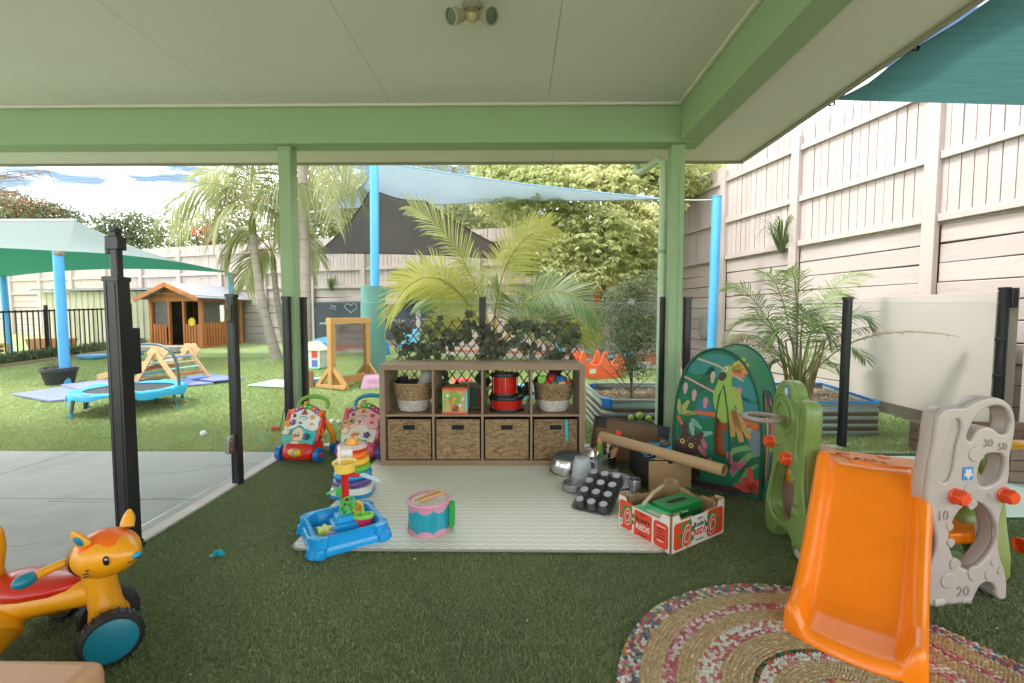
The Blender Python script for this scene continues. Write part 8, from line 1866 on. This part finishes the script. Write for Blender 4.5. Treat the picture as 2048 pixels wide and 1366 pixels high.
for k, (x, y, r_) in enumerate(((1190, 455, 36), (1165, 650, 28), (1275, 672, 16), (1185, 735, 22), (1085, 950, 22), (1115, 1070, 26), (1215, 1120, 32), (1085, 1165, 42), (1290, 1120, 22), (1350, 1090, 18), (1185, 1290, 26), (1075, 860, 20), (1315, 1050, 16))):
    rr = random.Random(k); lp = [(gv(x, y)[0] + r_ * 0.0008 * (1 + 0.25 * rr.uniform(-1, 1)) * math.cos(a), gv(x, y)[1] + r_ * 0.00085 * (1 + 0.25 * rr.uniform(-1, 1)) * math.sin(a)) for a in [2 * math.pi * i / 6 + 0.4 * k for i in range(6)]]
    put('climbing_hold', plate_mesh('hold', [lp], 0.012, SGY, 0.004, 2, True), gp_, trm(0, 0, 0.039))
q = MB(); q.box((*gv(1045, 1297), 0.04), (0.045, 0.030, 0.012)); q.build('foot_cap', pm('foot cap grey', '#b7aca2', 0.4), gp_, bevel=0.004)
def badge(par, M):
    put('badge', plate_mesh('badge', [rrect(-0.021, -0.025, 0.021, 0.025, 0.002)], 0.002, pm('badge blue', '#2f7fc0', 0.4), 0.0), par, M); put('badge_flower', plate_mesh('badge_flower', [[(0.015 * (1 + 0.22 * math.cos(5 * a + 1.57)) * math.cos(a), 0.017 * (1 + 0.22 * math.cos(5 * a + 1.57)) * math.sin(a)) for a in [2 * math.pi * i / 40 for i in range(40)]]], 0.002, pm('badge cream', '#c9bcae', 0.5), 0.0), par, M @ trm(0, 0, 0.0018))
badge(gp_, trm(*gv(1152, 563), 0.0425))
def knob(par, M, nm='knob'):
    q = MB(); q.lathe([(0.030, 0.0), (0.031, 0.006), (0.026, 0.010), (0.024, 0.036), (0.021, 0.041), (0.0, 0.042)], 26, M)
    for k in range(10): a = 2 * math.pi * k / 10; q.box((0.0255 * math.cos(a), 0.0255 * math.sin(a), 0.022), (0.004, 0.004, 0.026), M)
    return q.build(nm, KNO, par)
knob(gp_, trm(*gv(1098, 690), 0.038)); knob(gp_, trm(*gv(1345, 672), 0.038))
# --- green panel on the left of the slide
NA_, NB_ = (1.262, 1.945), (1.298, 2.335)            # near foot, far foot
gn = flatM(NB_, NA_)                                  # u runs from the far foot to the near one, face to the left
Wg = math.hypot(NA_[0] - NB_[0], NA_[1] - NB_[1])
gro = [(0.02, 0.0), (0.0, 0.06), (0.0, 0.16), (0.03, 0.26), (0.055, 0.34), (0.065, 0.46), (0.055, 0.60), (0.06, 0.68), (0.095, 0.755), (0.155, 0.785), (0.215, 0.765), (0.25, 0.715), (0.285, 0.705), (0.325, 0.715), (0.355, 0.69), (0.365, 0.62), (0.35, 0.50), (0.345, 0.38), (0.36, 0.28), (0.385, 0.18), (0.395, 0.08), (0.385, 0.0), (0.30, 0.0), (0.27, 0.05), (0.20, 0.075), (0.13, 0.05), (0.10, 0.0)]
grh = [(0.040, 0.15), (0.055, 0.26), (0.10, 0.36), (0.17, 0.395), (0.24, 0.37), (0.275, 0.28), (0.265, 0.18), (0.20, 0.105), (0.12, 0.09), (0.065, 0.105)]
grs = [(0.295, 0.655), (0.312, 0.675), (0.330, 0.655), (0.322, 0.50), (0.305, 0.43), (0.290, 0.44), (0.292, 0.55)]
pg_ = put('green_panel', plate_mesh('green_panel', [gro, grh], 0.062, SGN, 0.016, 3, True), cl, gn @ trm(0, 0, -0.035))
put('panel_face', plate_mesh('green_panel_face', [gro, grh, grs], 0.022, SGN, 0.009, 3, True), pg_, trm(0, 0, 0.030))
for z_, r_ in ((0.041, 0.098), (0.044, 0.060)):
    q = MB(); q.torus((0.155, 0.62, z_), r_, 0.006, 36, 8); q.build('target_ring', SGN, pg_)
for x, y in ((0.115, 0.475), (0.265, 0.345), (0.045, 0.415), (0.30, 0.25), (0.19, 0.45), (0.165, 0.40), (0.285, 0.19), (0.30, 0.055)):
    lp = [(x + 0.020 * (1 + 0.2 * math.cos(3 * a)) * math.cos(a), y + 0.022 * (1 + 0.2 * math.cos(3 * a)) * math.sin(a)) for a in [2 * math.pi * i / 18 for i in range(18)]]
    put('climbing_hold', plate_mesh('hold', [lp], 0.014, SGN, 0.004, 2, True), pg_, trm(0, 0, 0.039))
badge(pg_, trm(0.185, 0.735, 0.0425)); knob(pg_, trm(0.225, 0.425, 0.036)); knob(pg_, trm(0.055, 0.46, 0.036))
q = MB(); q.box((0.335, 0.022, 0.04), (0.045, 0.03, 0.012)); q.build('foot_cap', pm('foot cap grey', '#b7aca2', 0.4), pg_, bevel=0.004)
q = MB(); q.torus((0, 0, 0), 0.075, 0.014, 36, 12, trm(0.17, 0.605, 0.145) @ rotm('X', R(90)), sz=0.8); q.box((0, 0, 0), (0.05, 0.022, 0.06), trm(0.17, 0.605, 0.065)); q.build('basket_hoop', pm('hoop taupe', '#8f7f72', 0.4), pg_, bevel=0.002)
# --- platform and slide
TL, TR = Vector((1.345, 1.985, 0.455)) - CO, Vector((1.655, 1.825, 0.455)) - CO
bk = Vector((0.13, 0.21, 0.0))
q = MB(); TR2 = TL.lerp(TR, 1.22); pts = [TL, TR2, TR2 + bk, TL + bk]; q.add([p_ - Vector((0, 0, 0.05)) for p_ in pts] + pts, [(3, 2, 1, 0), (4, 5, 6, 7), (0, 1, 5, 4), (1, 2, 6, 5), (2, 3, 7, 6), (3, 0, 4, 7)]); pf = q.build('platform', SOR, cl, bevel=0.012, seg=3)
rr = random.Random(3)
for k in range(12):
    c_ = TL.lerp(TR, rr.uniform(0.1, 0.9)) + bk * rr.uniform(0.2, 0.9); a = rr.uniform(0, 3); q = MB(); q.prism([(0.03 * math.cos(a + b_) * rr.uniform(0.7, 1.2), 0.022 * math.sin(a + b_) * rr.uniform(0.7, 1.2)) for b_ in [i * 1.047 for i in range(6)]], 0, 0.005, trm(c_.x, c_.y, 0.454)); q.build('platform_stone', SOR, pf, bevel=0.002)
BL, BR = Vector((0.945, 1.525, 0.035)) - CO, Vector((1.190, 1.305, 0.035)) - CO
prof_z = [(0.0, 0.462), (0.05, 0.462), (0.09, 0.452), (0.14, 0.418), (0.22, 0.362), (0.35, 0.280), (0.5, 0.196), (0.65, 0.118), (0.76, 0.072), (0.84, 0.052), (0.92, 0.046), (1.0, 0.042)]
cs = [(-0.03, -0.10), (-0.038, -0.03), (-0.03, 0.052), (-0.005, 0.068), (0.045, 0.062), (0.085, 0.030), (0.125, 0.004), (0.20, -0.002), (0.5, -0.004), (0.80, -0.002), (0.875, 0.004), (0.915, 0.030), (0.955, 0.062), (1.005, 0.068), (1.03, 0.052), (1.038, -0.03), (1.03, -0.10)]
rings = []; N = 44
for i in range(N + 1):
    s_ = i / N
    for (sa, za), (sb, zb) in zip(prof_z, prof_z[1:]):
        if sa <= s_ <= sb + 1e-9: z_ = za + (zb - za) * (s_ - sa) / (sb - sa); break
    l_n, r_n = TL.lerp(BL, s_), TR.lerp(BR, s_)
    rim = 1.0 if s_ > 0.10 else 0.25 + 0.75 * s_ / 0.10
    flare = 1 + 0.04 * max(0, s_ - 0.6)
    ring = []
    for u, h in cs:
        uu = 0.5 + (u - 0.5) * flare; p_ = l_n.lerp(r_n, uu); hh = h * rim if h > 0.01 else h
        bow = 0.05 * max(0, s_ - 0.88) / 0.12 * (1 - (2 * u - 1) ** 2)
        p_ = p_ + (BL - TL).normalized() * bow
        ring.append(Vector((p_.x, p_.y, max(0.006, z_ + hh))))
    rings.append(ring)
lip = (BL - TL).normalized() * 0.012
rings.append([Vector((p_.x + lip.x, p_.y + lip.y, max(0.006, p_.z - 0.012))) for p_ in rings[-1]]); rings.append([Vector((p_.x + lip.x * 0.4, p_.y + lip.y * 0.4, 0.006)) for p_ in rings[-1]])
q = MB(); q.loft(rings, caps=False, closed=False); sl_o = q.build('slide', SOR, cl, sharp=60)
sd = sl_o.modifiers.new('thickness', 'SOLIDIFY'); sd.thickness = 0.010; sd.offset = -1
sb_m = sl_o.modifiers.new('smooth', 'SUBSURF'); sb_m.levels = 1; sb_m.render_levels = 1
q = MB(); a_, b_ = TL.lerp(TR, 0.27), TL.lerp(TR, 0.86); q.tube([a_ + Vector((0, 0, 0.012)), b_ + Vector((0, 0, 0.012))], 0.012, n=12); q.build('slide_lip', SOR, cl)
# --- lower step, olive panel and low beige panel behind
def slab(nm, pts, z0_, z1_, m, bev=0.01): q = MB(); P = [Vector((x, y, 0)) - CO for x, y in pts]; q.prism([(p_.x, p_.y) for p_ in P], z0_, z1_); return q.build(nm, m, cl, bevel=bev, seg=3)
slab('step', [(1.60, 1.80), (1.96, 1.84), (1.95, 2.10), (1.62, 2.06)], 0.165, 0.215, SOR); slab('step', [(1.36, 2.12), (1.60, 2.22), (1.55, 2.38), (1.36, 2.36)], 0.26, 0.30, SOR)
om = flatM((1.905, 1.79), (1.985, 2.22))
po = [(0.0, 0.0), (0.0, 0.34), (0.02, 0.50), (0.06, 0.56), (0.14, 0.56), (0.22, 0.50), (0.34, 0.36), (0.44, 0.20), (0.455, 0.0), (0.36, 0.0), (0.32, 0.10), (0.22, 0.16), (0.12, 0.12), (0.08, 0.0)]
put('olive_panel', plate_mesh('olive_panel', [po, ell(0.09, 0.42, 0.045, 0.06, 16), ell(0.20, 0.33, 0.045, 0.055, 16), ell(0.31, 0.24, 0.04, 0.05, 16), ell(0.09, 0.25, 0.04, 0.05, 16)], 0.07, OLV, 0.014, 3, True), cl, om @ trm(0, 0, 0.0))
o = knob(cl, trm(1.985 - CO.x, 1.775 - CO.y, 0.19) @ rotm('Y', R(90)))
lm = flatM((1.40, 2.41), (1.80, 2.47)); put('low_panel', plate_mesh('low_panel', [[(0, 0), (0, 0.28), (0.06, 0.36), (0.2, 0.40), (0.34, 0.36), (0.40, 0.28), (0.40, 0), (0.30, 0), (0.2, 0.08), (0.1, 0)], ell(0.13, 0.25, 0.05, 0.06, 16), ell(0.27, 0.25, 0.05, 0.06, 16)], 0.07, pm('low panel taupe', '#a8866e', 0.4), 0.014, 3, True), cl, lm)
q = MB(); q.tube([V2(1.66, 1.95, 0.02), V2(1.80, 2.02, 0.03), V2(1.96, 1.98, 0.02)], 0.03, n=12); q.build('base_bar', SGN, cl)
# ================================================================== BRAIDED RUG
rug_c = (0.945, 1.155)
BRD = {}
def braidmat(name, cols):
    m = bpy.data.materials.new(name); m.use_nodes = True; n, l = m.node_tree.nodes, m.node_tree.links
    a_ = n.new('ShaderNodeAttribute'); a_.attribute_name = 'tone'; rp = n.new('ShaderNodeValToRGB'); rp.color_ramp.interpolation = 'CONSTANT'
    els = rp.color_ramp.elements
    els[0].position = 0.0; els[0].color = hx(cols[0]) + (1,)
    els[1].position = 1.0 / len(cols); els[1].color = hx(cols[1]) + (1,)
    for i, c_ in enumerate(cols[2:], 2): e = els.new(i / len(cols)); e.color = hx(c_) + (1,)
    l.new(a_.outputs['Fac'], rp.inputs[0])
    nz = n.new('ShaderNodeTexNoise'); nz.inputs['Scale'].default_value = 220; nz.inputs['Detail'].default_value = 3; tc = n.new('ShaderNodeTexCoord'); l.new(tc.outputs['Object'], nz.inputs[0])
    mx = n.new('ShaderNodeMix'); mx.data_type = 'RGBA'; mx.blend_type = 'MULTIPLY'; mx.inputs[0].default_value = 0.35; l.new(rp.outputs[0], mx.inputs[6]); l.new(nz.outputs['Color'], mx.inputs[7])
    b = n['Principled BSDF']; l.new(mx.outputs[2], b.inputs['Base Color']); b.inputs['Roughness'].default_value = 0.95; b.inputs['Specular IOR Level'].default_value = 0.15
    bp = n.new('ShaderNodeBump'); bp.inputs['Strength'].default_value = 0.5; bp.inputs['Distance'].default_value = 0.002; l.new(nz.outputs['Fac'], bp.inputs['Height']); l.new(bp.outputs[0], b.inputs['Normal'])
    return m
JUTE = braidmat('jute braid', ['#c2a67e', '#ccb38d', '#b89b73', '#d2ba97', '#c6ab83']); MULT = braidmat('multicolour rag braid', ['#b9626a', '#d2cbbd', '#5d6470', '#cf939a', '#7a9488', '#c27a58', '#d8d1c5', '#a9606c', '#64808e', '#c7ae74']); ROSE = braidmat('rose rag braid', ['#c27b80', '#d3cabd', '#b4626a', '#d09ba0', '#bd7076', '#d8cec2']); CREAM = braidmat('cream and rose braid', ['#d8d1c4', '#c5858a', '#cfc8b9', '#dad3c7', '#bd6a60', '#d2cabc']); GRN = braidmat('green and rust braid', ['#3f6a48', '#b0502e', '#4a6f5a', '#c0603a', '#2f4a3c'])
rug = thing('braided_rug', 'oval braided jute and rag rug under the slide foot', 'rug', (rug_c[0], rug_c[1], 0.004))
def braid_ring(R_, w_, m, seed):
    rr = random.Random(seed); b = MB(); ax, ay = R_ * 1.02, R_ * 0.985
    per = 2 * math.pi * R_; n = int(per / (w_ * 0.80)); b.torus((0, 0, 0.004), R_, w_ * 0.5, 90, 6, sx=1.02, sy=0.985, sz=0.5); b.t = [0.12] * len(b.v)
    for i in range(n):
        for side in (-1, 1):
            a = 2 * math.pi * (i + 0.5 * (side > 0)) / n; wob = 0.0015 * math.sin(a * 9 + seed)
            rc = R_ + side * w_ * 0.21 + wob; c_ = Vector((1.02 * rc * math.cos(a), 0.985 * rc * math.sin(a), 0.006))
            tg = Vector((-math.sin(a), math.cos(a), 0)); nr = Vector((math.cos(a), math.sin(a), 0)); d = (tg * 0.80 + nr * side * -0.60).normalized(); s_ = Vector((-d.y, d.x, 0)); L_ = w_ * 0.66 * rr.uniform(0.9, 1.1); W2_ = w_ * 0.29; h = 0.0075 * rr.uniform(0.85, 1.2)
            V_ = [c_ - d * L_, c_ + d * L_, c_ + s_ * W2_ + d * L_ * 0.4 + Vector((0, 0, h * 0.35)), c_ + s_ * W2_ - d * L_ * 0.4 + Vector((0, 0, h * 0.35)), c_ - s_ * W2_ + d * L_ * 0.4 + Vector((0, 0, h * 0.35)), c_ - s_ * W2_ - d * L_ * 0.4 + Vector((0, 0, h * 0.35)), c_ + d * L_ * 0.42 + Vector((0, 0, h)), c_ - d * L_ * 0.42 + Vector((0, 0, h))]
            b.add(V_, [(0, 7, 3), (7, 6, 2, 3), (6, 1, 2), (0, 5, 7), (5, 4, 6, 7), (4, 1, 6)], tone=rr.random() * 0.999)
    o = b.build('braid', m, rug, sharp=80); return o
seq = [(MULT, 0.021)] * 1 + [(MULT, 0.020)] * 2 + [(JUTE, 0.013)] * 5 + [(ROSE, 0.019)] * 2 + [(JUTE, 0.012)] * 5 + [(CREAM, 0.021)] * 2 + [(ROSE, 0.018)] + [(JUTE, 0.012)] * 7 + [(GRN, 0.014)] + [(CREAM, 0.018)] * 2 + [(JUTE, 0.012)] * 6 + [(MULT, 0.018)] * 2 + [(JUTE, 0.013)] * 8
R_ = 0.650
for i, (m_, w_) in enumerate(seq):
    R_ -= w_ / 2
    if R_ < 0.05: break
    braid_ring(R_, w_, m_, i); R_ -= w_ / 2
q = MB(); q.lathe([(0, 0.002), (0.64, 0.002)], 60, sx=1.02, sy=0.985); q.build('rug_backing', mat('rug backing', '#5d4a34', 0.95), rug)
# ================================================================== CAT RIDE-ON
CYE = pm('ride on yellow', '#d9930f', 0.36, var=0.05); COR = pm('ride on orange', '#e0620e', 0.34); CRD = pm('ride on red', '#b3210f', 0.30); CTL = pm('ride on teal', '#0f7488', 0.4); TYR = mat('ride on tyre', (0.012, 0.012, 0.013), 0.55, var=0.2)
ct = thing('cat_ride_on', 'yellow cat shaped ride on toy with teal wheel hubs', 'ride-on toy', (-1.335, 1.425, 0.004), R(0))
CQ = Vector((-1.335, 1.425, 0.004))
def ering(c, rx, ry, d, n=22):
    """ellipse ring round centre c, normal d (in the x-z plane), half sizes rx across (y), ry in the plane"""
    d = Vector(d).normalized(); y_ = Vector((0, 1, 0)); u = y_.cross(d).normalized(); return [Vector(c) + y_ * (rx * math.cos(2 * math.pi * i / n)) + u * (ry * math.sin(2 * math.pi * i / n)) for i in range(n)]
def lofte(nm, st, m, par=ct, **k): q = MB(); q.loft([ering(*s_) for s_ in st]); return q.build(nm, m, par, sharp=60, **k)
HB = 0.082
lofte('body', [((-0.416, 0, 0.175), 0.05, 0.05, (1, 0, 0.2)), ((-0.376, 0, 0.150), 0.075, 0.085, (1, 0, 0)), ((-0.297, 0, 0.160), 0.082, 0.075, (1, 0, 0)), ((-0.218, 0, 0.175), 0.075, 0.055, (1, 0, 0.1)), ((-0.139, 0, 0.185), 0.062, 0.046, (1, 0, 0.1)), ((-0.073, 0, 0.195), 0.055, 0.045, (1, 0, 0.1)), ((-0.033, 0, 0.200), 0.046, 0.040, (1, 0, 0.1))], CYE)
lofte('seat', [((-0.370, 0, 0.200), 0.03, 0.016, (1, 0, 0)), ((-0.350, 0, 0.210), 0.068, 0.040, (1, 0, 0)), ((-0.297, 0, 0.213), 0.086, 0.042, (1, 0, 0)), ((-0.231, 0, 0.212), 0.080, 0.038, (1, 0, 0)), ((-0.152, 0, 0.217), 0.064, 0.030, (1, 0, 0.05)), ((-0.099, 0, 0.225), 0.045, 0.022, (1, 0, 0.1)), ((-0.073, 0, 0.229), 0.015, 0.010, (1, 0, 0.1))], CRD)
q = MB(); q.tube([(-0.390, 0, 0.180), (-0.400, 0, 0.260), (-0.380, 0, 0.330), (-0.380, 0, 0.380), (-0.406, 0, 0.408), (-0.442, 0, 0.400), (-0.456, 0, 0.350)], [0.045, 0.036, 0.031, 0.029, 0.028, 0.026, 0.022], n=18); q.build('tail_handle', CYE, ct)
lofte('front_leg', [((-0.035, 0, 0.30), 0.050, 0.042, (0.15, 0, -1)), ((-0.028, 0, 0.22), 0.046, 0.036, (0.12, 0, -1)), ((-0.016, 0, 0.15), 0.050, 0.037, (0.12, 0, -1)), ((-0.008, 0, 0.10), 0.060, 0.046, (0.1, 0, -1)), ((-0.005, 0, 0.06), 0.05, 0.035, (0.1, 0, -1))], CYE)
for s_ in (-1, 1):
    q = MB(); q.tube([(-0.31, s_ * 0.05, 0.14), (-0.26, s_ * 0.095, 0.11), (-0.28, s_ * 0.115, 0.08), (-0.36, s_ * 0.11, 0.065)], [0.055, 0.05, 0.042, 0.032], n=16); q.build('hind_leg', CYE, ct)
def wheel(M, r_, w_, hubm, inner=CYE):
    q = MB(); q.lathe([(r_ * 0.3, -w_ / 2), (r_ * 0.88, -w_ / 2), (r_, -w_ * 0.3), (r_, w_ * 0.3), (r_ * 0.88, w_ / 2), (r_ * 0.3, w_ / 2)], 40, M)
    for k in range(24): a = 2 * math.pi * k / 24; q.box((r_ * 1.0 * math.cos(a), r_ * 1.0 * math.sin(a), 0), (r_ * 0.05, r_ * 0.10, w_ * 0.62), M @ trm(0, 0, 0) @ Matrix.Identity(4) if False else M)
    o = q.build('wheel', TYR, ct)
    q = MB(); q.lathe([(0, w_ / 2 + 0.008), (r_ * 0.55, w_ / 2 + 0.007), (r_ * 0.80, w_ / 2 + 0.001), (r_ * 0.82, w_ / 2 - 0.006)], 40, M); q.build('hub', hubm, o)
    q = MB(); q.lathe([(0, -w_ / 2 - 0.008), (r_ * 0.5, -w_ / 2 - 0.007), (r_ * 0.66, -w_ / 2 - 0.001), (r_ * 0.68, -w_ / 2 + 0.006)], 36, M); q.build('inner_hub', inner, o)
yw = R(44)                                             # front wheels are turned towards the camera
FA = trm(-0.005, 0, HB) @ rotm('Z', yw)
wheel(FA @ trm(0, -0.088, 0) @ rotm('X', R(90)), HB, 0.050, CTL); wheel(FA @ trm(0, 0.088, 0) @ rotm('X', R(-90)), HB, 0.050, CTL)
q = MB(); q.cyl(FA @ Vector((0, -0.08, 0)), FA @ Vector((0, 0.08, 0)), 0.014, n=12); q.build('axle', CYE, ct)
for s_ in (-1, 1): wheel(trm(-0.32, s_ * 0.15, HB * 0.9) @ rotm('X', R(90) * -s_ * -1 if s_ < 0 else R(-90)), HB * 0.9, 0.045, CTL)
# head turned with the wheels
HM = trm(-0.005, 0, 0.325) @ rotm('Z', R(-8)) @ rotm('Y', R(-6))
hd = MB(); NU, NV = 96, 64
for j in range(NV + 1):
    ph = -math.pi / 2 + math.pi * j / NV
    for i in range(NU):
        th_ = 2 * math.pi * i / NU; x, y, z = math.cos(ph) * math.cos(th_), math.cos(ph) * math.sin(th_), math.sin(ph)
        ex = 0.106 if x > 0 else 0.088
        px_, py_, pz_ = x * ex, y * 0.088, z * 0.074
        if x > 0: sn = max(0, x) ** 3 * (1 - min(1, abs(z + 0.25) * 1.1)); px_ += 0.012 * sn; py_ *= 1 - 0.35 * max(0, x) ** 2
        pz_ -= 0.02 * max(0, x) * max(0, z)
        hd.v.append((px_, py_, pz_))
hd.f = [(j * NU + i, j * NU + (i + 1) % NU, (j + 1) * NU + (i + 1) % NU, (j + 1) * NU + i) for j in range(NV) for i in range(NU)]
cap_i = [2 if (sum(hd.v[k][2] for k in f) / 4 > 0.043 + 0.008 * math.cos(6 * math.atan2(hd.v[f[0]][1], hd.v[f[0]][0])) and hd.v[f[0]][0] > -0.05) else (1 if sum(hd.v[k][2] for k in f) / 4 < -0.060 else 0) for f in hd.f]
hd.m = [1 if c_ else 0 for c_ in cap_i]
hd.v = [tuple(HM @ Vector(v)) for v in hd.v]
head = hd.build('head', [CYE, COR], ct, sharp=70)
q = MB(); q.lathe([(0.0, 0.0), (0.052, 0.003), (0.060, 0.010), (0.066, 0.030)], 28, HM @ trm(-0.080, 0, -0.005) @ rotm('Y', R(90)), sy=1.15); q.build('neck_hollow', pm('hollow amber', '#8a5a10', 0.5), head)
for s_ in (-1, 1):
    EM = HM @ trm(0.0 if s_ < 0 else 0.02, s_ * 0.058, 0.054) @ rotm('X', R(-24) * s_) @ rotm('Y', R(-8))
    q = MB(); q.loft([[(EM @ Vector((x * k_, y * k_ * 0.55, z_))) for x, y in ell(0, 0, 0.026, 0.026, 18)] for k_, z_ in ((1.0, 0.0), (0.95, 0.02), (0.70, 0.042), (0.3, 0.056), (0.1, 0.059))]); q.build('ear', CYE, head)
    q = MB(); q.sph((0.006, s_ * 0.008, 0.022), (0.014, 0.008, 0.022), 14, 10, EM); q.build('inner_ear', CTL, head)
    # eyes, whiskers
    q = MB(); q.sph((0.070, s_ * 0.0590, 0.0), (0.012, 0.0055, 0.015), 16, 12, HM @ rotm('Z', 0)); ey = q.build('eye', mat('eye black', (0.01, 0.01, 0.012), 0.12), head); q = MB(); q.sph((0.0765, s_ * 0.0635, 0.007), 0.0028, 8, 6, HM); q.build('eye_glint', WHITE_P, ey)
    for k in range(3):
        q = MB(); q.box((0, 0, 0), (0.026, 0.004, 0.0034), HM @ trm(0.022 - 0.003 * k, s_ * 0.0815, -0.018 - 0.010 * k) @ rotm('Y', R(-12)) @ rotm('Z', R(-14) * s_ * -1)); q.build('whisker', mat('whisker brown', '#3a2412', 0.5), head)
    q = MB(); q.tube([HM @ Vector((-0.07, s_ * 0.03, 0.0)), HM @ Vector((-0.10, s_ * 0.09, -0.005)), HM @ Vector((-0.105, s_ * 0.125, -0.008))], 0.013, n=12); hb = q.build('handlebar', CYE, ct); q = MB(); q.sph((-0.115, s_ * 0.142, -0.010), (0.022, 0.034, 0.021), 18, 12, HM); q.build('grip', CTL, hb)
q = MB(); q.sph((0.114, 0, -0.012), (0.012, 0.016, 0.009), 16, 10, HM); q.build('nose', pm('nose teal', '#1f93ac', 0.3), head)
for s_ in (-1, 1): q = MB(); q.tube([HM @ Vector((0.110, 0, -0.022)), HM @ Vector((0.107, s_ * 0.010, -0.029)), HM @ Vector((0.100, s_ * 0.020, -0.027))], 0.0018, n=5); q.build('mouth_line', mat('whisker brown', '#3a2412'), head)
# ================================================================== OTHER THINGS AT THE EDGES
q = MB(); q.box((0, 0, 0.17), (0.72, 0.55, 0.34)); o = q.build('play_block', mat('tan vinyl block', '#b98a68', 0.45, var=0.06, scale=4, bump=0.12, bscale=10), bevel=0.03, seg=4); o.location = (-1.265, 0.685, 0.004); tag(o, 'tan padded block cut off by the lower left corner', 'play block')
MINT = mat('mint mat', '#b9c9bd', 0.6, var=0.03); o = put('mint_mat', plate_mesh('mint_mat', [rrect(-0.85, -0.52, 0.85, 0.52, 0.03)], 0.012, MINT, 0.003)); o.matrix_basis = trm(2.90, 2.95, 0.014); tag(o, 'pale mint mat on the turf behind the slide', 'mat')
SBX = mat('sandbox plank', '#7a6456', 0.7, var=0.14, scale=6, bump=0.25, rand=0.08, stretch=(0.3, 0.3, 1))
t = thing('sandbox', 'brown plank sandbox at the right edge', 'sandbox', (3.72, 3.28, 0.022), R(-4))
for k in range(3):
    for s_ in (-1, 1):
        cb(t, 'plank', (0, s_ * 0.40, 0.04 + k * 0.072), (1.06, 0.022, 0.068), SBX, 0.004); cb(t, 'plank', (s_ * 0.54, 0, 0.04 + k * 0.072), (0.022, 0.78, 0.068), SBX, 0.004)
q = MB(); q.box((0, 0, 0.05), (1.04, 0.77, 0.06)); q.build('sand', mat('sand', '#b8a888', 0.95, bump=0.6, bscale=60), t)
q = MB(); q.loft([[(x * s_, y * s_, z) for x, y in rrect(-0.12, -0.07, 0.12, 0.07, 0.03)] for s_, z in ((0.85, 0.0), (1.0, 0.10), (0.92, 0.10), (0.8, 0.02))]); o = q.build('sand_tub', pm('tub yellow', '#dba62c', 0.4)); o.location = (3.42, 3.22, 0.105); tag(o, 'yellow tub standing in the plank sandbox', 'tub')
# fallen leaves and crumbs on the turf
g = np.random.default_rng(77); n = 110
P = np.stack([g.uniform(-1.6, 2.2, n), g.uniform(1.0, 3.4, n), np.full(n, 0.014)], 1)
P = P[(P[:, 0] < -1.12) | (P[:, 1] < 1.98)]
o = leaf_faces('leaf_litter', None, P, g.normal(size=(len(P), 3)) * np.array([1, 1, 0.15]), 0.012, 0.006, leafmat('dry litter', (0.20, 0.15, 0.08), (0.55, 0.50, 0.36), 0.8, 0.1), 78); tag(o, 'tiny dry leaf crumbs scattered on the dark turf', 'leaf litter', kind='stuff')
n = 260
P = np.stack([g.uniform(-7, 3.5, n), g.uniform(3.9, 9, n), np.zeros(n)], 1); P[:, 2] = np.maximum(0, SLOPE * (P[:, 1] - 4.5)) + 0.012
o = leaf_faces('lawn_litter', None, P, g.normal(size=(len(P), 3)) * np.array([1, 1, 0.15]), 0.035, 0.016, leafmat('dry litter', (0.20, 0.15, 0.08), (0.55, 0.50, 0.36)), 79); tag(o, 'dry leaves scattered over the pale yard turf', 'leaf litter', kind='stuff')
